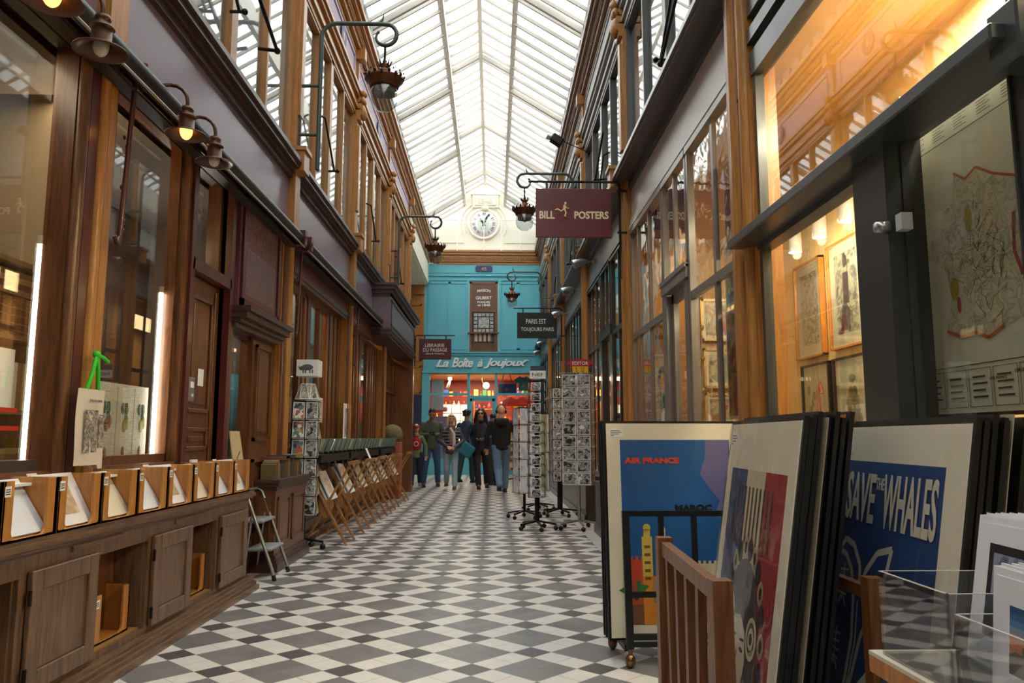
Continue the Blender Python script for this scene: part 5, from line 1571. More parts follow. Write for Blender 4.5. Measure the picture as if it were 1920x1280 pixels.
# floor drain
t = MB().prism([(-.17, 0), (0, -.16), (.17, 0), (0, .16)], (-.4, 9.35, .0), X_, Y_, .003)
for k in range(-4, 5): t.m(1).bar((-.4 + .02 * k - .05, 9.35 + .02 * k * 0 - .05, .004), (-.4 + .02 * k + .05, 9.35 + .05, .004), .008, .004)
t.build('drain_cover', [mat('cast iron', '3c3a38', .5, metal=.5), mat('worn iron', '77726d', .4, metal=.5)], None, 'diamond shaped cast iron drain cover set in the tiles', 'drain cover')

MB().box(-1.97, -1.965, 15.35, 15.75, 4.2, 5.1).build('banner', mat('orange banner', 'e0702c', .6), None, 'narrow orange banner hanging at a far left upper window', 'banner')
# ================================================================== POSTERS ON THE RIGHT
def basis(O, U, V):
    U = Vector(U).normalized(); V = Vector(V); V = (V - U * V.dot(U)).normalized(); N = U.cross(V)
    M = Matrix.Identity(4)
    for i in range(3): M[i][0] = U[i]; M[i][1] = V[i]; M[i][2] = N[i]
    return M
def mounted(name, label, cat, O, U, V, Wd, H, art, mats_, border=.06, board=None, group=None, edge=None, sleeve_=True, mat_m=None, thick=.012):
    """black edged portfolio: local x along the poster, y up, z towards the viewer"""
    t = thing(name, label, cat, O, group=group)
    M = basis(O, U, V)
    MB(M).box(0, Wd, 0, H, -thick, 0).build('portfolio_board', edge or blackp, t)
    if art is not None:
        e = .012
        MB(M).box(e, Wd - e, e, H - e, 0, .0015).build('mat_board', mat_m or offwhite, t)
        g = MB(M); art(g, Wd, H); g.build('printed_sheet', mats_, t)
        if not sleeve_: return t, M
        g = MB(M)
        g.box(.03, .03 + .075, H - .085, H - .04, .0015, .003); lab_ = g.build('price_label', paper, t)
        g = MB(M)
        for k in range(4): g.box(.035, .035 + (.05, .06, .045, .02)[k], H - .052 - .009 * k, H - .049 - .009 * k, .003, .0034)
        g.build('price_writing', ink, lab_)
        if sleeve_: MB(M).box(.004, Wd - .004, .004, H - .004, .006, .0066).build('plastic_sleeve', sleeve, t)
    return t, M
def P(g, mi, pts, lv): g.m(mi).prism(pts, (0, 0, .0015 + .0003 * lv), X_, Y_, .0003)
def R(g, mi, x0, y0, x1, y1, lv): P(g, mi, [(x0, y0), (x1, y0), (x1, y1), (x0, y1)], lv)
def circ(cx, cy, rx, ry=None, n=24, a0=0, a1=2 * PI):
    ry = ry or rx
    return [(cx + rx * math.cos(a0 + (a1 - a0) * k / n), cy + ry * math.sin(a0 + (a1 - a0) * k / n)) for k in range(n)]
def stroke(g, mi, pts, w, lv):
    for a, b in zip(pts[:-1], pts[1:]):
        d = Vector((b[0] - a[0], b[1] - a[1])); 
        if d.length < 1e-6: continue
        n_ = Vector((-d.y, d.x)).normalized() * w / 2
        P(g, mi, [(a[0] - n_.x, a[1] - n_.y), (b[0] - n_.x, b[1] - n_.y), (b[0] + n_.x, b[1] + n_.y), (a[0] + n_.x, a[1] + n_.y)], lv)
ptext = lambda s, wd, h, M, x, y, m_, par, **k: text(s, wd, h, M @ Vector((x, y, .0036)), Vector((M[0][0], M[1][0], M[2][0])), Vector((M[0][1], M[1][1], M[2][1])), m_, par, **k)

# --- stack one, travel poster, facing the camera
a_blue = mat('poster blue', '1c5a9c', .5, var=.06); a_mauve = mat('poster mauve', '6a6496', .5); a_or = mat('poster orange', 'e08a28', .5); a_red = mat('poster vermilion', 'cf4a30', .5); a_yel = mat('poster yellow', 'dcc05a', .5); a_cr = mat('poster cream', 'e6d3a8', .5); a_br = mat('poster brown', '8a5638', .5); a_gr = mat('poster green', '3f7a3c', .5)
def art1(g, Wd, H):
    x0, x1, y0, y1 = .085, Wd - .075, .075, H - .10
    w_, h_ = x1 - x0, y1 - y0
    R(g, 0, x0, y0, x1, y1, 0)
    P(g, 1, [(x1, y1), (x1 - .13, y1), (x1 - .14, y1 - .1), (x1 - .17, y1 - .18), (x1 - .12, y1 - .26), (x1 - .07, y1 - .32), (x1 - .1, y1 - .4), (x1, y1 - .46)], 1)
    R(g, 6, x0, y0, x1, y0 + .1, 1)
    R(g, 3, x0 + .03, y0 + .1, x0 + .14, y0 + .32, 2)
    for k in range(4): R(g, 3, x0 + .035 + .028 * k, y0 + .32, x0 + .05 + .028 * k, y0 + .34, 2)
    R(g, 4, x0 + .1, y0 + .16, x0 + .155, y0 + .44, 3); R(g, 4, x0 + .11, y0 + .44, x0 + .145, y0 + .48, 3); P(g, 4, circ(x0 + .128, y0 + .485, .02), 3)
    for k in range(5): R(g, 6, x0 + .112, y0 + .22 + .04 * k, x0 + .143, y0 + .235 + .04 * k, 4)
    R(g, 2, x0 + .1, y0, x0 + .19, y0 + .24, 4); R(g, 5, x0 + .15, y0 + .1, x0 + .24, y0 + .22, 4)
    R(g, 5, x0 + .2, y0 + .2, x0 + .235, y0 + .42, 3); R(g, 5, x0 + .208, y0 + .42, x0 + .227, y0 + .47, 3); P(g, 5, [(x0 + .205, y0 + .47), (x0 + .23, y0 + .47), (x0 + .218, y0 + .5)], 3)
    R(g, 2, x0 + .19, y0, x1 - .05, y0 + .15, 3)
    R(g, 3, x0 + .27, y0 + .12, x1, y0 + .27, 4); R(g, 5, x0 + .33, y0 + .22, x1, y0 + .3, 5)
    for k in range(8): R(g, 5, x0 + .34 + .028 * k, y0 + .3, x0 + .354 + .028 * k, y0 + .315, 5)
    R(g, 5, x1 - .07, y0 + .25, x1, y0 + .35, 6)
    for k in range(3): P(g, 1, circ(x0 + .37 + .05 * k, y0 + .18, .01, .02), 6)
    for a in (-1.1, -.6, -.2, .3, .8): P(g, 7, [(x0 + .06, y0 + .12), (x0 + .06 + .09 * math.sin(a) * .6 - .01, y0 + .16 + .06 * math.cos(a)), (x0 + .06 + .1 * math.sin(a), y0 + .13 + .09 * math.cos(a)), (x0 + .068, y0 + .12)], 6)
O1, U1, V1 = Vector((.6, 4.02, .10)), (1, .04, 0), (0, .07, 1)
t, M = mounted('poster', 'blue travel poster reading AIR FRANCE and MAROC at front of the far stack', 'poster', O1, U1, V1, .76, 1.12, art1, [a_blue, a_mauve, a_or, a_red, a_yel, a_cr, a_br, a_gr])
ptext('AIR FRANCE', .3, .032, M, .085 + .17, .91, mat('poster red letters', 'e2472b', .5), t, bold=.06)
ptext('MAROC', .2, .035, M, .47, .66, ink, t, bold=.06)
for k in range(6):
    mounted('poster_portfolio', f'black edged portfolio, {ORD[k]} behind the AIR FRANCE poster', 'portfolio', O1 + Vector((-.003 * (k + 1) + .004 * (k % 2), .017 * (k + 1), .006 * (k % 3))), U1, V1, .76, 1.11, None, None, group='portfolios in the far stack')
# black wheeled rack holding it
t = thing('poster_rack', 'black wooden rack on brass casters holding the AIR FRANCE poster', 'rack', (.95, 4.0, 0))
g = MB()
g.bar((.685, 3.90, .09), (.675, 3.92, .76), .035, .03); g.bar((1.38, 3.92, .09), (1.38, 3.93, .76), .035, .03)
for x in (.86, 1.03, 1.2): g.bar((x, 3.925, .10), (x, 3.94, .74), .028, .018)
for z in (.745, .345, .14): g.bar((.67, 3.93, z), (1.39, 3.94, z), .02, .028)
g.build('front_grille', blackp, t, w=True)
g = MB(); g.bar((.66, 4.25, .09), (.66, 4.3, .6), .03); g.bar((1.38, 4.25, .09), (1.38, 4.3, .6), .03); g.bar((.66, 4.27, .5), (1.38, 4.27, .5), .02, .03); g.bar((.66, 4.1, .1), (.66, 4.26, .1), .02, .02)
g.bar((.675, 3.92, .09), (.66, 4.26, .09), .03); g.bar((1.38, 3.92, .09), (1.38, 4.26, .09), .03); g.bar((.67, 4.0, .085), (1.38, 4.0, .085), .03, .02); g.bar((.67, 4.16, .085), (1.38, 4.16, .085), .03, .02)
g.build('rear_frame', blackp, t, w=True)
for x, y in ((.685, 3.90), (.65, 4.24), (1.38, 3.92), (1.38, 4.24)):
    MB().ell((x, y, .035), (.026, .03, .034), 14, 10).tube([(x, y, .06), (x, y, .1)], .012, 8).build('caster', mat('worn brass', '8a6248', .3, metal=.9, var=.2), t, w=True)

# --- stack two, tricolour portrait, near, seen at a slant
c_bl = mat('print blue', '33527e', .5); c_cr = mat('print cream', 'd5c8ae', .5); c_rd = mat('print red', 'a02a38', .5); c_dk = mat('print slate', '3d3f44', .5)
def art2(g, Wd, H):
    x0, x1, y0, y1 = .075, Wd - .08, .05, H - .155
    w_ = (x1 - x0) / 3
    R(g, 0, x0, y0, x0 + w_, y1, 0); R(g, 1, x0 + w_, y0, x0 + 2 * w_, y1, 0); R(g, 2, x0 + 2 * w_, y0, x1, y1, 0)
    for k in range(11): R(g, 3, x0 + .07 + .038 * k, y1 - .04 - .19 + .01 * (k % 3), x0 + .085 + .038 * k, y1 - .05, 1)
    cx, cy = (x0 + x1) / 2, y0 + .36
    for k in range(70):
        a = 2 * PI * k / 26
        px_, py_ = cx + .21 * math.cos(a), cy + .30 * math.sin(a)
        P(g, 1 if k % 2 else 3, circ(px_, py_, .026, .034, 10), 2)
        P(g, 3 if k % 2 else 0, circ(px_, py_, .012, .018, 8), 3)
    P(g, 3, circ(cx, cy, .18, .27), 3)
    P(g, 1, [(cx - .09, cy + .12), (cx - .1, cy), (cx - .06, cy - .12), (cx - .01, cy - .17), (cx + .05, cy - .13), (cx + .08, cy), (cx + .07, cy + .1), (cx, cy + .15)], 4)
    P(g, 3, [(cx - .11, cy + .06), (cx - .06, cy + .17), (cx + .02, cy + .19), (cx + .1, cy + .1), (cx + .09, cy - .05), (cx + .06, cy + .07), (cx, cy + .11), (cx - .06, cy + .1)], 5)
    for sx_ in (-1, 1):
        P(g, 3, circ(cx - .005 + .04 * sx_, cy + .02, .018, .007, 10), 6); stroke(g, 3, [(cx - .005 + .04 * sx_ - .02, cy + .045), (cx - .005 + .04 * sx_ + .02, cy + .05)], .007, 6)
    stroke(g, 3, [(cx - .005, cy + .01), (cx - .012, cy - .045), (cx + .01, cy - .05)], .005, 6)
    P(g, 3, [(cx - .03, cy - .085), (cx, cy - .075), (cx + .03, cy - .085), (cx, cy - .105)], 6)
    for sx_, oy in ((-1, .1), (1, .07), (-1, -.12)):
        for r in (.05, .038, .026, .014): P(g, 1 if int(r * 1000) in (50, 26) else 3, circ(cx + .12 * sx_, cy + oy, r, r * 1.15, 16), 7 + int((.05 - r) * 80))
    P(g, 1, [(cx - .06, cy - .13), (cx + .05, cy - .13), (cx + .09, cy - .3), (cx - .12, cy - .3)], 4)
    for k in range(5): stroke(g, 3, [(cx - .12 + .05 * k, y0 + .02), (cx - .1 + .05 * k, y0 + .06), (cx - .12 + .05 * k, y0 + .1)], .012, 6)
V2 = Vector((.15, 0, 1)).normalized()
H2 = 1.09
O2 = Vector((.83, 2.62, 1.185)) - V2 * H2
U2 = (-.045, -.72, 0)
t, M = mounted('poster', 'tricolour poster with a portrait wreathed in flowers, front of the middle stack', 'poster', O2, U2, V2, .72, H2, art2, [c_bl, c_cr, c_rd, c_dk])
for k in range(9):
    o = Vector((.0135 * (k + 1), .012 * ((k * 5) % 3) - .01, .008 * ((k * 7) % 3)))
    mounted('poster_portfolio', f'black edged portfolio, {ORD[k]} behind the tricolour poster', 'portfolio', O2 + o, U2, V2, .71 + .01 * (k % 2), H2 - .005, None, None, group='portfolios in the middle stack', edge=[blackp, blackp, blackp, mat('tan board edge', '9c8f78', .6), blackp, blackp, blackp, orangewood, blackp][k], thick=.011 if k not in (3, 7) else .003)
# teak rack with slats
t = thing('slatted_rack', 'reddish teak slatted browser rack holding the tricolour poster stack', 'rack', (.75, 2.2, 0))
g = MB()
def post(x, y, z1, w_=.05): MB().bar((x, y, 0), (x, y, z1), w_, w_).build('corner_post', teak, t, w=True)
post(.565, 1.93, .78); post(.59, 2.66, .79); post(.905, 1.84, .80, .04); post(.93, 2.62, .78)
for a in (((.565, 1.93, .745), (.59, 2.66, .755), .03, .045), ((.565, 1.93, .16), (.59, 2.66, .16), .03, .05), ((.905, 1.84, .76), (.93, 2.62, .75), .022, .03), ((.905, 1.84, .08), (.93, 2.62, .08), .022, .03)): MB().bar(*a).build('rail', teak, t, w=True)
for k in range(5):
    f_ = .16 + .165 * k
    MB().bar((.567 + .025 * f_, 1.93 + .73 * f_, .16), (.567 + .025 * f_, 1.93 + .73 * f_ + .02 * (k - 2), .74), .024, .03, (0, 1, 0)).build('slat', teak, t, w=True)
MB().bar((.565, 1.95, .06), (.90, 1.86, .05), .03, .06).bar((.59, 2.64, .06), (.93, 2.62, .05), .03, .06).box(.6, .88, 1.84, 2.66, .03, .05).build('bottom_board', teak, t, w=True)

# --- stack three, whales poster
w_bl = mat('screen print blue', '274680', .5); w_cr = mat('screen print cream', 'd9d0c0', .5)
def art3(g, Wd, H):
    x0, x1, y0, y1 = .09, Wd - .10, .05, H - .105
    R(g, 0, x0, y0, x1, y1, 0)
    cx = x0 + .16
    fl = [(cx - .16, y1 - .25), (cx - .12, y1 - .215), (cx - .06, y1 - .225), (cx - .01, y1 - .27), (cx + .005, y1 - .34), (cx + .03, y1 - .28), (cx + .09, y1 - .225), (cx + .17, y1 - .205), (cx + .15, y1 - .27), (cx + .09, y1 - .36), (cx + .04, y1 - .44), (cx + .01, y1 - .54), (cx - .04, y1 - .66), (cx - .07, y1 - .69), (cx - .03, y1 - .56), (cx - .015, y1 - .46), (cx - .03, y1 - .36), (cx - .06, y1 - .29), (cx - .11, y1 - .255)]
    stroke(g, 1, fl + [fl[0]], .016, 1)
    stroke(g, 1, [(cx + .0, y1 - .36), (cx + .01, y1 - .46), (cx - .02, y1 - .6)], .008, 2); stroke(g, 1, [(cx + .05, y1 - .38), (cx + .11, y1 - .28)], .007, 2)
    stroke(g, 1, [(x0 + .01, y1 - .76), (x0 + .04, y1 - .74), (x0 + .09, y1 - .8), (x0 + .15, y1 - .82), (x0 + .2, y1 - .78)], .01, 2)
    for k in range(11):
        pts = [(x0 + .01 + .03 * k * .3, y0 + .03 * k), (x0 + .1 + .02 * k, y0 + .02 + .035 * k), (x0 + .22 + .012 * k, y0 + .1 + .03 * k), (x0 + .32 + .005 * k, y0 + .2 + .018 * k)]
        stroke(g, 1, pts, .012, 1)
    for k in range(9):
        a = [(x1 - .1 - .03 * k, y0 + .36 - .004 * k * k)]
        stroke(g, 1, [(x1 - .08 - .028 * k, y0 + .40 - .002 * k * k), (x1 - .05 - .034 * k, y0 + .25 - .01 * k), (x1 - .1 - .042 * k, y0 + .1 - .008 * k + .03)], .008, 2)
    stroke(g, 1, [(x1 - .34, y0 + .36), (x1 - .26, y0 + .43), (x1 - .15, y0 + .45), (x1 - .07, y0 + .42), (x1 - .05, y0 + .32)], .022, 2)
    for (bx, by) in ((x0 + .05, y1 - .33), (x0 + .04, y1 - .5)):
        for k in range(4): stroke(g, 1, [(bx - .025, by + .02 * k - .03), (bx + .03, by + .022 * k - .03)], .006, 2)
        stroke(g, 1, [(bx, by - .05), (bx, by + .05)], .006, 2); stroke(g, 1, [(bx - .02, by - .06), (bx - .005, by - .035)], .006, 2); stroke(g, 1, [(bx + .03, by - .06), (bx + .01, by - .035)], .006, 2)
V3 = Vector((.165, 0, 1)).normalized()
O3 = Vector((1.045, 2.26, 1.17)) - V3 * 1.08
U3 = (-.07, -.74, 0)
t, M = mounted('poster', 'blue and cream poster reading SAVE THE WHALES at front of the near stack', 'poster', O3, U3, V3, .74, 1.08, art3, [w_bl, w_cr])
ptext('SAVE', .19, .13, M, .20, .88, w_cr, t, bold=.02); ptext('THE', .05, .03, M, .32, .92, w_cr, t, bold=.02); ptext('WHALES', .28, .135, M, .485, .88, w_cr, t, bold=.02)
for k in range(8):
    o = Vector((.0135 * (k + 1), .012 * ((k * 5) % 3) - .01, .006 * ((k * 7) % 3)))
    mounted('poster_portfolio', f'black edged portfolio, {ORD[k]} behind the whales poster', 'portfolio', O3 + o, U3, V3, .735, 1.075, None, None, group='portfolios in the near stack', edge=blackp if k != 5 else mat('tan board edge', '9c8f78', .6), thick=.011 if k != 5 else .0025)
t = thing('poster_rack', 'black low rack under the SAVE THE WHALES poster stack', 'rack', (1.0, 1.9, 0))
g = MB(); g.box(.84, 1.12, 1.5, 1.56, 0, .08); g.box(.88, 1.16, 2.2, 2.26, 0, .08); g.box(.84, .87, 1.5, 2.26, .04, .08); g.box(1.1, 1.13, 1.5, 2.26, .04, .085)
g.bar((1.12, 1.55, .08), (1.3, 1.55, .8), .03); g.bar((1.14, 2.23, .08), (1.32, 2.23, .8), .03); g.bar((1.3, 1.53, .8), (1.32, 2.25, .8), .03)
g.build('frame', blackp, t, w=True)

# --- table with photographs
t = thing('display_table', 'pale laminated display table with black legs, bottom right corner', 'table', (1.0, 1.15, 0))
g = MB(); g.m(0).box(.694, 1.32, .2, 1.44, .735, .742).m(1).box(.694, 1.32, .2, 1.44, .705, .735); g.build('table_top', [mat('laminate', 'd5c8b4', .35), orangewood], t, w=True)
for x in (.72, 1.28):
    for y in (.25, 1.38): MB().box(x - .02, x + .02, y - .02, y + .02, 0, .705).build('leg', blackm, t, w=True)
for j, (y0, y1, z1, lab) in enumerate(((1.20, 1.41, .888, 'farther'), (.72, 1.185, .862, 'nearer'))):
    t = thing('acrylic_bin', f'clear acrylic open bin on the display table, {lab} one', 'bin', (.71, y0, .742))
    g = MB(); x0, x1 = .705, .99
    for a in ((x0, x0 + .004, y0, y1, .743, z1), (x1, x1 + .004, y0, y1, .743, z1), (x0, x1, y0, y0 + .004, .743, z1), (x0, x1, y1 - .004, y1, .743, z1), (x0, x1, y0, y1, .743, .747)): g.box(*a)
    g.build('bin_walls', clear, t, w=True)
    g = MB()
    for a in ((x0 - .0005, x0 + .0045, y0, y1, z1, z1 + .001), (x0, x1, y1 - .004, y1, z1, z1 + .001), (x0, x1, y0, y0 + .004, z1, z1 + .001)): g.box(*a)
    g.build('polished_edge', mat('bright acrylic edge', 'c9c4bc', .2), t, w=True)
def artA(g, Wd, H):
    R(g, 0, .045, .05, Wd - .05, H - .045, 0)
    for k in range(2): R(g, 1, .085 + .035 * k, H - .15, .1 + .035 * k, H - .075, 2); P(g, 2, circ(.092 + .035 * k, H - .1, .02, .04, 12), 1)
    R(g, 2, .06, H - .13, .16, H - .06, 1)
def artB(g, Wd, H):
    x0, x1, y0, y1 = .045, Wd - .045, .045, H - .05
    n_ = 10
    for k in range(n_): R(g, k if k < 7 else 7 + (k % 2) * 0, x0, y1 - (y1 - y0) * (k + 1) / n_, x1, y1 - (y1 - y0) * k / n_, 0)
    for k in range(9): P(g, 8, circ(x0 + .02 + .03 * k, y0 + .02 + .015 * (k % 3), .022, .014, 7), 1)
bcols = [mat('sunset ' + str(i), c, .4, var=0) for i, c in enumerate(['1d4a78', '2f6090', '4f7da0', '8497a3', 'b98a6c', 'd07a45', 'c4653a', '3c3434'])] + [mat('rock', '57504c', .6)]
V4 = Vector((.17, 0, 1)).normalized()
OA = Vector((.885, 1.385, .992)) - V4 * .25
mw = mat('photo mount white', 'e4e2e6', .5, var=0)
mounted('matted_photograph', 'white mounted dark photograph with two lit windows, rear pile on the table', 'photograph', OA, (-.1, -1, 0), V4, .36, .25, artA, [mat('dark photo', '1c1c26', .4), ink, mat('lamp lit wall', '8d8fa6', .5)], edge=mw, mat_m=mw, sleeve_=False, thick=.004)
for k in range(10): mounted('matted_photograph', f'white photo mount, {ORD[k]} behind the dark window photograph', 'photograph', OA + Vector((.007 * (k + 1), .003 * (k % 3), .003 * (k % 2))), (-.1, -1, 0), V4, .36, .25, None, None, edge=mw, group='white mounts in the rear pile', thick=.004)
OB = Vector((.765, 1.172, .937)) - Vector((.09, 0, 1)).normalized() * .19
V5 = Vector((.09, 0, 1)).normalized()
mounted('matted_photograph', 'white mounted sunset over rocks photograph in the nearer acrylic bin', 'photograph', OB, (-.08, -1, 0), V5, .40, .19, artB, bcols, edge=mw, mat_m=mw, sleeve_=False, thick=.004)
for k in range(12): mounted('matted_photograph', f'white photo mount, {ORD[k]} behind the sunset photograph', 'photograph', OB + Vector((.007 * (k + 1), .003 * (k % 3), .003 * (k % 2))), (-.08, -1, 0), V5, .40, .19, None, None, edge=mw, group='white mounts in the nearer bin', thick=.004)
# poster below the window sill
t = thing('wall_poster', 'navy framed poster reading FRANCE on the wall behind the near stack', 'poster', (1.44, 2.4, .4))
MB().box(1.43, 1.45, 1.55, 2.42, .2, .9).build('frame', blackp, t, w=True); MB().box(1.425, 1.43, 1.6, 2.38, .24, .87).build('sheet', mat('navy poster', '22304f', .5), t, w=True)
t.location = (1.44, 2.4, .4)
text('FRANCE', .38, .05, (1.422, 2.1, .81), -Y_, Z_, mat('faded letters', '8d98a8', .5), t, w=True)
MB().prism([(0, 0), (.06, .08), (.08, .25), (.1, .08), (.16, .1), (.2, 0)], (1.424, 2.28, .4), -Y_, Z_, .002).build('gold_tower', mat('tower gold', 'a08434', .5), t, w=True)

# ------------------------------------------------------------------ map in the window and prints in the shop
mapm = pic('map paper', ['c9cfb0', 'e2dfc4', 'b4b896', 'ebe8d2', 'd2d2b6'], 16, detail=8, dist=1.5)
t = thing('framed_map', 'large framed old road map of France behind the right shop glass', 'map', (1.6, 2.8, 1.2))
Mm = basis((0, 0, 0), (0, -1, 0), (0, 0, 1))
MB(Mm).box(0, .95, 0, 1.06, -.03, -.004).build('frame', blackp, t)
MB(Mm).box(.012, .94, .012, 1.05, -.004, 0).build('map_sheet', mat('map margin paper', 'e9ead6', .5, var=.08, scale=3), t)
g = MB(Mm)
land = [(.30, .84), (.36, .80), (.42, .82), (.5, .77), (.62, .72), (.74, .66), (.73, .5), (.66, .44), (.70, .36), (.66, .3), (.5, .28), (.42, .26), (.28, .27), (.2, .3), (.24, .42), (.21, .52), (.08, .6), (.12, .64), (.2, .64), (.22, .72), (.28, .74)]
P(g, 0, land, 1)
g.build('land_area', mapm, t)
g = MB(Mm)
stroke(g, 0, [(.30, .84), (.36, .80), (.42, .82), (.5, .77), (.62, .72), (.74, .66), (.73, .5)], .009, 4); stroke(g, 0, [(.2, .3), (.28, .27), (.36, .275), (.42, .25), (.5, .28)], .012, 4)
stroke(g, 1, [(.58, .62), (.57, .5), (.6, .42)], .014, 4); P(g, 2, circ(.36, .66, .02, .05, 10), 4); P(g, 2, circ(.26, .44, .025, .04, 10), 4); P(g, 1, circ(.28, .38, .012, .03, 8), 4)
for k in range(70):
    a = random.random() * 6.28; x = .42 + .2 * math.cos(a) * random.random(); y = .5 + .22 * math.sin(a) * random.random()
    stroke(g, 3, [(x, y), (x + random.uniform(-.03, .03), y + random.uniform(-.03, .03)), (x + random.uniform(-.05, .05), y + random.uniform(-.05, .05))], .0015, 4)
g.build('map_linework', [mat('map orange', 'c4683a', .5), mat('map red', 'a84a4a', .5), mat('map yellow', 'b3a738', .5), mat('map grey line', '6c6c5c', .5)], t)
g = MB(Mm)
for a in ((.03, .17, .92, .173), (.03, .97, .92, .973), (.03, .17, .033, .973)): R(g, 0, a[0], a[1], a[2], a[3], 3)
for k in range(7):
    x = .05 + .125 * k
    for (z0, z1) in ((.03, .155),): 
        for b in ((x, z0, x + .115, z0 + .002), (x, z1, x + .115, z1 + .002), (x, z0, x + .002, z1), (x + .113, z0, x + .115, z1)): R(g, 0, *b, 3)
        for q in range(4): R(g, 0, x + .02, z0 + .03 + .022 * q, x + .095 - .01 * (q % 2), z0 + .036 + .022 * q, 3)
    for q in range(5): R(g, 0, x + .02, .99 + .01 * q, x + .09 - .02 * (q % 2), .992 + .01 * q, 3)
g.build('printed_borders', mat('map ink', '3a3a34', .5), t)
text('LUPÉ-CHOLET & Co', .1, .014, Vector((1.597, 2.8 - .58, 1.2 + .135)), -Y_, Z_, ink, t, w=True); text('FRANCE', .06, .012, Vector((1.597, 2.8 - .08, 1.2 + .93)), -Y_, Z_, ink, t, w=True)
text('LES BIÈRES', .08, .012, Vector((1.597, 2.8 - .45, 1.2 + .12)), -Y_, Z_, ink, t, w=True)
t = thing('window_lock', 'round steel lock on the charcoal window post', 'lock', (1.42, 2.62, 1.88))
MB().lathe([(0, 0), (.024, 0), (.02, .045), (.0, .045)], n=16, M=Matrix.Rotation(-PI / 2, 4, 'Y')).build('cylinder', steel, t); MB().box(.01, .05, -.075, -.035, -.025, .035).build('keep', mat('white keep', 'c9c9c4', .4), t)
inkb = pic('blue ink engraving', ['2c3350', 'cfc8b4', 'c9c2ae', '434a6c', 'd8d0bc'], 13, detail=5)
bot = pic('botanical plate', ['5c6b3a', 'cfc4a4', 'd6ccb0', 'a8543a', 'd3c9ac', '6f7a48'], 7, detail=4)
for j, (ya, yb_, za, zb, m_, lab) in enumerate(((5.90, 5.42, 1.73, 2.47, inkb, 'framed blue engraving of an interior, upper left on the golden shop wall'), (5.30, 4.80, 1.74, 2.49, inkb, 'framed blue engraving of a figure and chair, upper middle on golden shop wall'), (4.75, 4.3, 1.74, 2.49, inkb, 'framed blue engraving partly hidden by the charcoal post, upper right'), (5.84, 5.36, .95, 1.68, bot, 'framed flamingo coloured plate, lower left on the golden shop wall'), (5.29, 4.78, .95, 1.68, bot, 'framed green artichoke coloured plate, lower middle on golden shop wall'), (4.73, 4.3, .95, 1.68, bot, 'framed coloured plate, lower right on the golden shop wall'))):
    t = thing('framed_print', lab, 'framed print', (2.43, ya, za))
    Mf = basis((0, 0, 0), (0, -1, 0), (0, 0, 1)); Wd, H = ya - yb_, zb - za
    g = MB(Mf)
    for a in ((0, Wd, 0, .015), (0, Wd, H - .015, H), (0, .015, 0, H), (Wd - .015, Wd, 0, H)): g.box(a[0], a[1], a[2], a[3], -.01, .03)
    g.build('frame', orangewood if j < 3 else blackp, t)
    MB(Mf).box(.015, Wd - .015, .015, H - .015, -.005, .01).build('mat_board', offwhite, t)
    q = (.09, Wd - .09, .1, H - .09)
    if j == 3:
        g = MB(Mf); g.m(0).tube([(Wd * .62, .12, .012), (Wd * .7, .25, .012), (Wd * .6, .38, .012), (Wd * .55, .5, .012), (Wd * .66, .58, .012), (Wd * .72, .5, .012)], .016, 6); g.m(1)
        for k in range(9): g.ell((.1 + .03 * (k % 4), .14 + .05 * k, .011), (.025, .035, .003), 8, 5)
        g.m(2).ell((.09, .3, .013), (.02, .05, .003), 8, 5)
        g.build('picture', [mat('flamingo pink', 'b8655c', .5), mat('sage print', '77805e', .5), mat('ochre print', 'c28a3a', .5)], t)
    elif j == 4:
        g = MB(Mf)
        for r_ in range(7):
            for c_ in range(5 - r_ // 2):
                g.m((r_ + c_) % 2).ell((Wd / 2 + (c_ - (4 - r_ // 2) / 2) * .055, .12 + .06 * r_, .011), (.04, .05, .004), 8, 5)
        g.m(2).ell((Wd / 2, .58, .012), (.05, .03, .003), 8, 5)
        g.build('picture', [mat('artichoke green', '4e5e36', .5), mat('artichoke shade', '6a7444', .5), mat('straw print', 'a89a68', .5)], t)
    else:
        MB(Mf).box(q[0], q[1], q[2], q[3], .01, .012).build('picture', m_, t)
        if j == 1: 
            g = MB(Mf); g.box(Wd * .42, Wd * .58, .3, .52, .012, .014); g.prism([(.15, .12), (.28, .12), (.3, .24), (.24, .32), (.19, .3)], (0, 0, .012), X_, Y_, .002); g.ell((Wd * .5, .6, .012), (.035, .045, .004), 10, 6); g.build('figure_area', mat('deep ink blue', '272f52', .5), t)
    MB(Mf).box(.02, Wd - .02, .02, H - .02, .02, .021).build('glazing', pane, t)
    MB(Mf).tube([(Wd / 2, H, 0), (Wd / 2, H + .6 if j < 3 else H + .05, 0)], .002, 4).build('hanging_wire', steel, t)
for j, (yy, lit) in enumerate(((5.15, 0), (4.75, 0), (4.38, 0), (4.05, 1))):
    t = thing('ceiling_spot', f'white cylinder ceiling spot in the golden shop, {("farthest", "third nearest", "second nearest, over the blue engravings", "nearest, glowing")[j]}', 'lamp', (2.12, yy, 2.42), group='white ceiling spots')
    MB().lathe([(0, .18), (.045, .18), (.045, 0), (.035, 0), (.035, .06), (0, .06)], n=18).build('housing', mat('white spot body', 'b8b2aa', .4), t)
    if lit: MB().lathe([(0, .012), (.034, .012), (.034, .01), (0, .01)], n=16).build('lamp_face', glow('spot glow', (1, .85, .6), 12), t)
    MB().box(-.012, .012, -.012, .012, .18, .23).build('stem', mat('white spot body', 'b8b2aa'), t)
t = thing('soffit_beam', 'pale beam inside the golden shop carrying the white cylinder spots', 'beam', (2.1, 4.8, 2.65)); MB().box(-.22, .12, -1.5, 1.35, 0, .05).build('beam_board', mat('pale soffit', 'cdb393', .6), t)
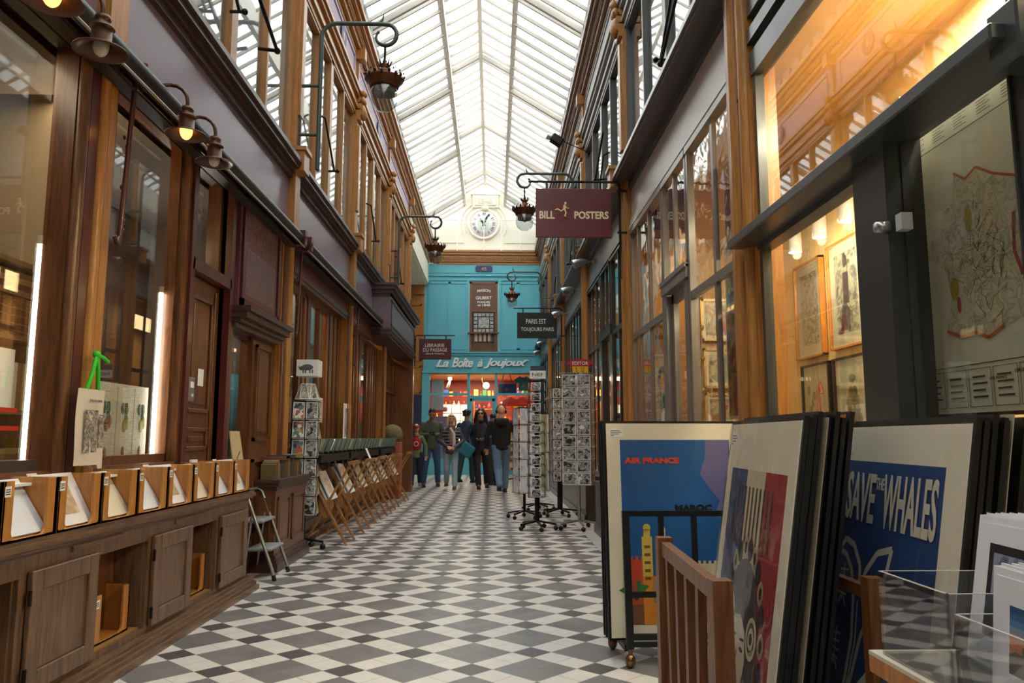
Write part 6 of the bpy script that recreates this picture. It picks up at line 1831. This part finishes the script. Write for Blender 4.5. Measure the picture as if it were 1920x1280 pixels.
t = thing('ceiling_panel', 'bright rectangular ceiling light panel inside the golden shop', 'lamp', (2.1, 3.0, 3.33)); MB().box(-.15, .15, -.5, .5, 0, .03).build('diffuser', glow('panel glow', (1, .93, .8), 5), t)
# bay two contents
def wallpic(name, label, x0, x1, z0, z1, yy, frame_m, pic_m, cat='framed picture', fr=.02):
    t = thing(name, label, cat, ((x0 + x1) / 2, yy, z0))
    w_ = (x1 - x0) / 2; H = z1 - z0
    g = MB()
    for a in ((-w_, w_, 0, fr), (-w_, w_, H - fr, H), (-w_, -w_ + fr, 0, H), (w_ - fr, w_, 0, H)): g.box(a[0], a[1], -.03, 0, a[2], a[3])
    g.build('frame', frame_m, t); MB().box(-w_ + fr, w_ - fr, -.01, 0, fr, H - fr).build('mat_board', offwhite, t); MB().box(-w_ + fr * 2.2, w_ - fr * 2.2, -.014, -.01, fr * 2.4, H - fr * 2.4).build('picture', pic_m, t)
    return t
landp = pic('landscape picture', ['5a6b74', '8a6248', 'd8ceb0', '9aa06a', '7a8c98'], 8); redp = pic('red roof picture', ['a8452c', 'd9cba6', '8c7c50', 'c46a3c', 'e2d9bb'], 9)
gf = mat('gilded pale frame', 'd2b070', .4, metal=.3)
wallpic('framed_picture', 'framed red roof landscape, top of three in the taupe shop window', 1.72, 1.99, 1.92, 2.27, 6.17, gf, redp)
wallpic('framed_picture', 'framed blue hill landscape, middle of three in the taupe shop window', 1.73, 2.0, 1.53, 1.86, 6.17, gf, landp)
wallpic('framed_picture', 'framed ochre landscape, lowest of three in the taupe shop window', 1.73, 2.0, 1.1, 1.49, 6.17, gf, redp)
def hangposter(label, ya, yb_, z0, z1, m_, txt=None, x=1.58):
    t = thing('hanging_poster', label, 'poster', (x, ya, z0))
    Mf = basis((0, 0, 0), (0, -1, 0), (0, 0, 1)); Wd, H = ya - yb_, z1 - z0
    MB(Mf).box(0, Wd, 0, H, -.004, 0).build('sheet', paper, t); MB(Mf).box(.02, Wd - .02, .02, H - .02, 0, .001).build('picture', m_, t)
    return t
hot = pic('vivid poster', ['2c3a6c', 'a8283c', 'd8a030', '3c6a4a', '1f1f28', 'c8508c'], 5, vor=False, detail=2)
magenta = pic('magenta poster', ['c05090', 'd8d0b0', '6a3c6c', 'd49a4a', '3c7a8c'], 4)
hangposter('vivid multicoloured poster at the right end of the taupe shop window', 5.05, 4.62, 1.25, 1.97, hot)
t = hangposter('blue poster with yellow RICARD lettering in the taupe shop window', 5.03, 4.6, 2.0, 2.26, mat('ricard blue', '1f5fa8', .5))
text('RICARD', .38, .13, (1.578, 4.82, 2.15), -Y_, Z_, mat('ricard yellow', 'e0cf20', .5), t, w=True, bold=.02)
hangposter('pink and ochre poster above the RICARD poster', 5.0, 4.6, 2.32, 3.0, magenta)
t = wallpic('poster', 'tall poster of a violet oval with yellow flame beyond the shop door', 1.68, 1.9, 1.1, 2.0, 7.95, offwhite, mat('poster ivory', 'd8cba8', .5), 'poster', .012)
g = MB(); g.m(0).prism(circ(0, .62, .05, .16), (0, -.016, 0), X_, Z_, .001).m(1).prism([(-.02, .5), (.02, .5), (.035, .62), (0, .72), (-.035, .62)], (0, -.018, 0), X_, Z_, .001).m(2).prism([(-.04, .3), (.04, .3), (.03, .5), (-.03, .5)], (0, -.018, 0), X_, Z_, .001); g.build('oval_motif', [mat('violet ink', '433a7c', .5), mat('flame yellow', 'e0b83a', .5), mat('leaf green ink', '4a7a3a', .5)], t)
t = thing('sign_board', 'small yellow on black sign reading BONNET in the taupe shop window', 'sign', (1.8, 7.9, 2.16)); MB().box(-.13, .13, 0, .01, 0, .16).build('board', mat('black board', '2a2420', .5), t); text('BONNET', .22, .09, (1.8, 7.899, 2.24), X_, Z_, mat('sign yellow', 'd9a63a', .5), t, w=True)
t = thing('brass_curtain_rod', 'upright brass rod with ball knobs inside the taupe shop window', 'rod', (1.66, 5.95, 1.2)); g = MB(); g.tube([(0, 0, 0), (0, 0, 1.1)], .008, 8)
g.build('rod', brass, t)
for k in range(5): MB().ell((0, 0, .05 + .25 * k), (.025, .025, .025), 12, 8).build('ball_knob', brass, t)
for j, (yy, z) in enumerate(((10.2, 1.9), (13.0, 1.6))):
    wallpic('framed_picture', f'framed print inside the dark framed shop, {("nearer", "farther")[j]}', 1.9, 2.3, z - .4, z + .1, yy, orangewood, redp)
# ================================================================== PEOPLE
def remesh(o, v, sm=4):
    r = o.modifiers.new('remesh', 'REMESH'); r.mode = 'VOXEL'; r.voxel_size = v; r.use_smooth_shade = True
    s_ = o.modifiers.new('smooth', 'SMOOTH'); s_.iterations = sm; s_.factor = .5
    return o
skin_l = mat('light skin', 'c8937a', .5, var=.05); skin_t = mat('tan skin', 'a36a50', .5, var=.05)
def limb(g, pts, rs, n=12):
    # dense tapered chain
    for (a, b), (ra, rb) in zip(zip(pts[:-1], pts[1:]), zip(rs[:-1], rs[1:])):
        a, b = Vector(a), Vector(b)
        k = max(2, int((b - a).length / .05))
        g.tube([a.lerp(b, i / k) for i in range(k + 1)], [ra + (rb - ra) * i / k for i in range(k + 1)], n)
        g.ell(b, (rb, rb, rb), 10, 8)
    g.ell(pts[0], (rs[0],) * 3, 10, 8)
def hand(g, w_, d, side, curl=.6):
    """palm, four bent fingers of unequal length and a thumb leaving the side"""
    d = Vector(d).normalized()
    s_ = Vector((side, 0, 0)); s_ = (s_ - d * s_.dot(d)).normalized(); nrm = d.cross(s_) * side
    c = Vector(w_) + d * .045
    M = Matrix(((s_.x, d.x, nrm.x), (s_.y, d.y, nrm.y), (s_.z, d.z, nrm.z))).to_4x4()
    g.ell(c, (.038, .05, .016), 10, 8, M)
    for k in range(4):
        L = (.07, .078, .074, .058)[k]; b = c + d * .04 + s_ * (.027 - .018 * k)
        m_ = b + d * L * .5 + nrm * L * .1 * curl; e = m_ + d * L * .42 * (1 - curl * .6) + nrm * L * .5 * curl
        g.tube([b, m_, e], [.0085, .008, .0065], 8)
    b = Vector(w_) + d * .02 + s_ * .03
    g.tube([b, b + d * .03 + s_ * .025, b + d * .06 + s_ * .03 + nrm * .01], [.011, .010, .008], 8)
def person(label, loc, rz, h, skin, top_m, leg_m, shoe_m, knees, ankles, elbows, wrists, hands, hair=None, shoulders=.19, hips=.13, jacket=1.0, head_tilt=0, head_turn=0, long_top=.86, cat='person', extras=None, open_front=None, wid=1.0, name='person', shoe_len=.25):
    s = h / 1.75
    t = thing(name, label, cat, loc, rz)
    t.scale = (s, s, s)
    hz = .93
    hip = [Vector((-.09, 0, hz)), Vector((.09, 0, hz))]
    kn = [Vector(k) for k in knees]; an = [Vector(a) for a in ankles]
    shoulders = shoulders - .015; sh = [Vector((-shoulders, 0, 1.40)), Vector((shoulders, 0, 1.40))]
    el = [Vector(e) for e in elbows]; wr = [Vector(e) for e in wrists]
    g = MB()
    Rh = Matrix.Translation((0, -.01, 1.53)) @ Matrix.Rotation(head_turn, 4, 'Z') @ Matrix.Rotation(head_tilt, 4, 'X')
    hp = lambda x, y, z: Rh @ Vector((x, y, z))
    g.ell(hp(0, .005, .12), (.074, .092, .105), 16, 12, Rh.to_3x3().to_4x4()); g.ell(hp(0, -.025, .075), (.056, .066, .075), 14, 10)
    g.ell(hp(0, -.04, .03), (.035, .035, .03), 10, 8)                                                    # chin
    g.tube([hp(0, -.088, .12), hp(0, -.112, .085), hp(0, -.09, .075)], [.009, .014, .010], 8)            # nose
    for sx_ in (-1, 1):
        g.ell(hp(.077 * sx_, .005, .1), (.012, .02, .03), 8, 6)
        g.ell(hp(.035 * sx_, -.078, .138), (.022, .012, .008), 8, 6)
    g.ell(hp(0, -.085, .048), (.024, .012, .01), 8, 6)
    g.tube([(0, .01, 1.42), hp(0, .01, .06)], [.062, .055], 12)
    g.ell((0, 0, 1.28), (shoulders * .92, .11, .19), 16, 10); g.ell((0, 0, 1.05), (hips + .03, .095, .2), 16, 10)
    for i in (0, 1):
        limb(g, [hip[i], kn[i], an[i]], [.078, .052, .036]); limb(g, [sh[i], el[i], wr[i]], [.05, .037, .026])
        limb(g, [an[i], an[i] + Vector((0, -.13, -.04))], [.035, .03])
        hand(g, wr[i], hands[i], -1 if i == 0 else 1)
    remesh(g.build('body', skin, t), .0075, 2)
    # face details
    g = MB()
    for sx_ in (-1, 1): g.sep().ell(hp(.034 * sx_, -.09, .122), (.012, .006, .006), 8, 6)
    g.each('eye', mat('eye dark', '2a1d18', .3, var=0), t)
    MB().ell(hp(0, -.096, .048), (.022, .006, .006), 8, 6).build('mouth', mat('lips', '8d4640', .5, var=0), t)
    # trousers
    g = MB(); g.ell((0, .0, hz + .04), (hips + .035, .125, .13), 16, 10)
    for i in (0, 1):
        limb(g, [hip[i], kn[i], an[i] + Vector((0, 0, .03))], [.108 * wid, .074 * wid, .064 * wid])
    remesh(g.build('trousers', leg_m, t), .012, 4)
    # shoes
    for i in (0, 1):
        a = an[i]; g = MB()
        g.ell(a + Vector((0, -.07, -.035)), (.045, .135 * shoe_len / .25, .042), 14, 8); g.ell(a + Vector((0, .0, -.01)), (.045, .055, .06), 12, 8); g.box(a.x - .045, a.x + .045, a.y - .19 * shoe_len / .25, a.y + .055, a.z - .08, a.z - .055)
        remesh(g.build('shoe', shoe_m, t), .009, 3)
    # jacket
    g = MB()
    j = jacket
    for k in range(25):
        f_ = k / 24; z = long_top + (1.44 - long_top) * f_
        wx = (hips + .045) * (1 - f_) + (shoulders - .0) * f_ - max(0, f_ - .86) * .45; g.ell((0, 0, z), (wx * j, (.135 - .02 * f_) * j, .05), 18, 8)
    for i in (0, 1): limb(g, [sh[i] + Vector((0, 0, -.01)), el[i], el[i].lerp(wr[i], .93)], [.066 * j, .056 * j, .045 * j])
    g.ell((0, .01, 1.45), (.1, .085, .06), 14, 8)
    remesh(g.build('jacket', top_m, t), .011, 8)
    if hair: 
        g = MB(); hair(g, hp, Rh); remesh(g.build('hair', hair.m, t), .01, 2)
    if extras: extras(t, hp, Rh)
    return t
def hair_fn(m_, kind):
    def f(g, hp, Rh):
        R3 = Rh.to_3x3().to_4x4()
        if kind == 'short': g.ell(hp(0, .018, .15), (.08, .095, .085), 14, 10, R3)
        elif kind == 'curly':
            g.ell(hp(0, .02, .15), (.09, .105, .1), 14, 10, R3)
            for k in range(14): g.ell(hp(.085 * math.cos(k * 2.4), .02 + .09 * math.sin(k * 2.4), .14 + .05 * math.sin(k * 1.7)), (.028, .028, .028), 8, 6)
        elif kind == 'bob':
            g.ell(hp(0, .025, .15), (.09, .1, .09), 14, 10, R3)
            for sx_ in (-1, 1): g.tube([hp(.07 * sx_, 0, .16), hp(.092 * sx_, .0, .08), hp(.095 * sx_, .01, -.02), hp(.08 * sx_, .01, -.07)], [.035, .035, .035, .02], 10)
            g.tube([hp(0, .09, .12), hp(0, .1, .02), hp(0, .085, -.05)], [.06, .065, .05], 10); g.ell(hp(0, -.06, .19), (.065, .04, .03), 10, 8)
        elif kind == 'long':
            g.ell(hp(0, .025, .155), (.092, .1, .088), 14, 10, R3)
            for sx_ in (-1, 1): g.tube([hp(.06 * sx_, -.02, .18), hp(.098 * sx_, .0, .1), hp(.115 * sx_, .01, -.03), hp(.12 * sx_, .01, -.14)], [.03, .038, .045, .03], 10)
            g.tube([hp(0, .09, .12), hp(0, .1, .0), hp(0, .09, -.15)], [.07, .08, .06], 10)
    f.m = m_
    return f
K = lambda *a: a
stand = dict(knees=[(-.1, -.02, .5), (.1, .0, .5)], ankles=[(-.1, 0, .085), (.11, 0, .085)])
denim = mat('blue denim', '3a587c', .8, var=.2, scale=5); ldenim = mat('pale denim', '93a5b0', .8, var=.12, scale=5); ndenim = mat('navy denim', '222c42', .8, var=.1)
mhair = mat('dark brown hair', '241a15', .6, var=.3, scale=40); khair = mat('black hair', '131012', .4, var=.2, scale=40); bhair = mat('blonde grey hair', 'b8a27c', .5, var=.25, scale=40)

# boy in a red hoodie
def ex_boy(t, hp, Rh):
    R3 = Rh.to_3x3().to_4x4()
    cp = MB(); cp.ell(hp(0, .01, .165), (.088, .102, .075), 14, 10, R3).build('cap', mat('red cap', 'b3212c', .7), t)
    MB().ell(hp(0, -.1, .15), (.065, .06, .01), 14, 6, R3).build('cap_peak', mat('red cap', 'b3212c', .7), t); MB().ell(hp(0, -.06, .205), (.045, .04, .03), 10, 6).build('cap_front', paper, t)
    g = MB(); g.ell((0, -.03, 1.2), (.15, .125, .26), 16, 10); g.ell((0, -.03, 1.42), (.1, .09, .06), 12, 8); remesh(g.build('red_hoodie', mat('red sweatshirt', 'a41c24', .8), t), .012, 2)
    MB().tube([(.06 * math.cos(q * PI / 8), -.165 , 1.22 + .06 * math.sin(q * PI / 8)) for q in range(17)], .008, 6).build('round_logo', paper, t)
person('boy in a red cap, red sweatshirt and open olive jacket, walking towards the camera', (-1.72, 17.2, 0), .1, 1.42, skin_l, mat('olive jacket', '6c7350', .8), ndenim, mat('white black sneaker', '8a8685', .6), [(-.1, -.14, .5), (.1, .02, .48)], [(-.11, -.2, .1), (.12, .24, .14)], [(-.27, .02, 1.15), (.27, .03, 1.15)], [(-.27, -.04, .9), (.27, -.04, .9)], [(0, -.1, -1), (0, -.1, -1)], hair=hair_fn(mhair, 'short'), extras=ex_boy, head_tilt=0, jacket=1.0, hips=.12, shoulders=.17)
def ex_phone(t, hp, Rh):
    MB().box(-.08, .06, -.37, -.355, 1.14, 1.22).build('mobile_phone', blackp, t)
person('man in olive field jacket and blue jeans looking down at his phone', (-1.42, 17.75, 0), .15, 1.80, skin_t, mat('field jacket green', '4d5640', .8, var=.15), denim, mat('brown shoe', '4a2c22', .5), [(-.13, -.04, .5), (.14, .02, .49)], [(-.17, .0, .085), (.16, .1, .095)], [(-.27, -.02, 1.15), (.26, -.02, 1.14)], [(-.08, -.3, 1.15), (.08, -.3, 1.16)], [(1, -.3, .1), (-1, -.3, .1)], hair=hair_fn(mhair, 'short'), head_tilt=.45, extras=ex_phone, shoulders=.21)
def ex_wo(t, hp, Rh):
    g = MB(); g.ell((0, -.07, 1.2), (.075, .09, .22), 14, 10); remesh(g.build('leopard_top', pic('leopard knit', ['2e2620', 'a08462', '5c4636', 'b59a78'], 40), t), .012, 1)
    MB().tube([(-.02, -.1, 1.44), (.07, -.14, 1.3), (.08, -.16, 1.1), (.07, -.165, .98)], [.03, .035, .04, .035], 10).build('scarf', mat('pink scarf', 'c9b2b8', .8), t)
    M = Matrix.Translation((.3, -.2, 1.0)) @ Matrix.Rotation(math.radians(35), 4, 'Y')
    bevel(MB(M).box(-.05, .27, -.05, .05, -.16, .14).build('teal_bag', mat('teal nylon bag', '0f6678', .6), t), .03, 2)
    bevel(MB().box(-.06, .12, -.26, -.16, .88, 1.0).build('belt_bag', mat('taupe leather bag', '6a5a50', .6), t), .03, 2)
    for k in range(7):
        z = .9 + .075 * k
        MB().tube([((.205 + .03 * (k / 7)) * math.cos(q * PI / 10), .14 * math.sin(q * PI / 10), z) for q in range(0, 20)], .012, 6, True).build('quilted_band', mat('light grey band', '7a7880', .5), t)
person('blonde woman in grey quilted jacket and pale jeans carrying a teal bag', (-.91, 16.8, 0), -.05, 1.63, skin_l, mat('grey quilted jacket', '3f3f46', .5), ldenim, mat('khaki boot', '5c5238', .6), [(-.1, -.02, .48), (.1, -.14, .5)], [(-.13, .24, .15), (.11, -.22, .1)], [(-.29, -.02, 1.14), (.29, .0, 1.14)], [(-.06, -.27, 1.0), (.1, -.25, .98)], [(1, -.2, -.3), (-1, -.3, -.3)], hair=hair_fn(bhair, 'bob'), extras=ex_wo, shoulders=.18, hips=.15, head_turn=.25, jacket=1.0)
person('man in navy jacket and dark teal trousers seen from behind, curly black hair', (-.66, 19.3, 0), PI - .4, 1.82, skin_t, mat('navy jacket', '27344c', .7), mat('dark teal trousers', '17343c', .8), mat('black shoe', '16151a', .5), [(-.1, -.1, .5), (.1, .1, .5)], [(-.1, -.12, .085), (.12, .2, .1)], [(-.27, 0, 1.15), (.27, 0, 1.15)], [(-.2, -.22, 1.05), (.2, -.2, 1.05)], [(.5, -1, 0), (-.5, -1, 0)], hair=hair_fn(khair, 'curly'), shoulders=.21)
def ex_sun(t, hp, Rh):
    g = MB()
    for sx_ in (-1, 1): g.ell(hp(.036 * sx_, -.098, .122), (.03, .01, .022), 12, 8); g.tube([hp(.06 * sx_, -.09, .125), hp(.085 * sx_, 0, .125)], .004, 5)
    g.tube([hp(-.02, -.1, .128), hp(.02, -.1, .128)], .004, 5); g.build('sunglasses', blackp, t)
    MB().tube([(-.05, -.06, 1.46), (-.1, -.13, 1.38), (-.06, -.17, 1.2), (-.07, -.18, 1.0), (-.08, -.17, .82)], [.05, .055, .06, .06, .05], 10).tube([(.07, -.04, 1.47), (0, -.1, 1.46), (-.08, -.04, 1.47)], .045, 10).build('black_scarf', mat('black scarf', '0e0e12', .9), t)
    MB().box(-.08, .06, -.345, -.33, 1.07, 1.1).build('mobile_phone', mat('red brown phone', '6a2c2c', .4), t)
person('woman with long black hair and sunglasses in navy bomber jacket holding a phone', (-.27, 16.85, 0), .08, 1.76, skin_l, mat('navy bomber jacket', '1a2338', .6), mat('black trousers', '15161c', .8, var=.1), mat('black boot', '101014', .4), [(-.08, -.13, .5), (.13, .03, .49)], [(-.05, -.18, .1), (.15, .16, .11)], [(-.26, .02, 1.14), (.28, -.02, 1.13)], [(-.2, -.1, .9), (.02, -.28, 1.08)], [(0, -.4, -1), (-1, -.2, .05)], hair=hair_fn(khair, 'long'), extras=ex_sun, head_turn=-.15, shoulders=.19)
person('dark dressed person half hidden behind the man in the black hoodie', (.0, 18.2, 0), PI + .3, 1.7, skin_t, mat('charcoal coat', '1b1c22', .8), mat('black trousers', '15161c'), mat('black shoe', '16151a'), [(-.1, -.05, .5), (.1, .1, .5)], [(-.1, -.05, .085), (.1, .2, .1)], [(-.26, 0, 1.15), (.26, 0, 1.15)], [(-.26, -.03, .9), (.26, -.03, .9)], [(0, -.1, -1), (0, -.1, -1)], hair=hair_fn(khair, 'short'))
def ex_hood(t, hp, Rh):
    g = MB()
    for sx_ in (-1, 1): g.sep().ell(hp(.092 * sx_, .0, .1), (.022, .042, .048), 12, 8)
    g.each('ear_cup', blackp, t)
    MB().tube([hp(.095 * math.cos(q * PI / 10), 0, .11 + .125 * math.sin(q * PI / 10)) for q in range(11)], .01, 8).build('headband', blackp, t)
    g = MB(); g.ell((0, .11, 1.41), (.13, .07, .09), 14, 10); g.tube([(.12 * math.cos(q * PI / 8), .05 + .06 * math.sin(q * PI / 8), 1.46) for q in range(-1, 10)], .035, 8); remesh(g.build('hood', mat('black hoodie', '121114', .9), t), .012, 2)
person('man with shaved head and headphones in black hoodie and jeans, walking away', (.17, 15.5, 0), PI + .1, 1.78, skin_l, mat('black hoodie', '121114', .9, var=.1), mat('washed jeans', '5b7592', .8, var=.15, scale=5), mat('black shoe', '16151a'), [(-.11, -.16, .51), (.08, .06, .48)], [(-.1, -.2, .1), (.06, .27, .16)], [(-.30, .0, 1.16), (.29, .02, 1.15)], [(-.34, -.2, 1.1), (.28, -.05, .9)], [(-.2, -1, 0), (0, -.2, -1)], extras=ex_hood, shoulders=.225, hips=.145, long_top=.9)

# ================================================================== LIGHTS OF THE SHOPS, AND ADDED FILLS
def area(loc, sx_, sy_, e, col, rot=(0, 0, 0)):
    d = bpy.data.lights.new('shop_light_or_fill', 'AREA'); d.shape = 'RECTANGLE'; d.size = sx_; d.size_y = sy_; d.energy = e; d.color = col
    o = bpy.data.objects.new('shop_light_or_fill', d); C.objects.link(o); o.location = loc; o.rotation_euler = rot
def point(loc, e, col, r=.05):
    d = bpy.data.lights.new('shop_lamp_or_fill', 'POINT'); d.energy = e; d.color = col; d.shadow_soft_size = r
    o = bpy.data.objects.new('shop_lamp_or_fill', d); C.objects.link(o); o.location = loc
warm = (1, .66, .33)
area((2.1, 3.0, 3.32), .28, .98, 40, (1, .89, .64))
area((2.1, .6, 3.32), .28, .98, 16, (1, .89, .64))
for q in (5.15, 4.75, 4.38, 4.05): point((2.12, q, 2.40), 7, (1, .88, .62), .03)
area((2.3, 7.2, 3.2), .8, 1.2, 13, warm)
area((2.2, 10.5, 3.2), .8, 3, 26, warm)
area((2.2, 15.5, 3.2), .8, 6, 40, warm)
area((-.3, 24.8, 3.05), 3, 1.6, 60, (1, .84, .62))
area((-2.35, 3.0, 3.0), .25, 2.4, 8, (1, .82, .6))  # added fill for the bookcase, beyond what the tubes give
area((-2.8, 9.5, 3.0), .6, 3, 14, warm)
area((-2.8, 14.5, 3.0), .6, 4, 14, warm)
point((-2.6, 6.3, 2.3), 8, (1, .9, .8))  # added fill to brighten the teal cloth, no lamp body here
point((-2.7, 4.6, 2.8), 5, warm)
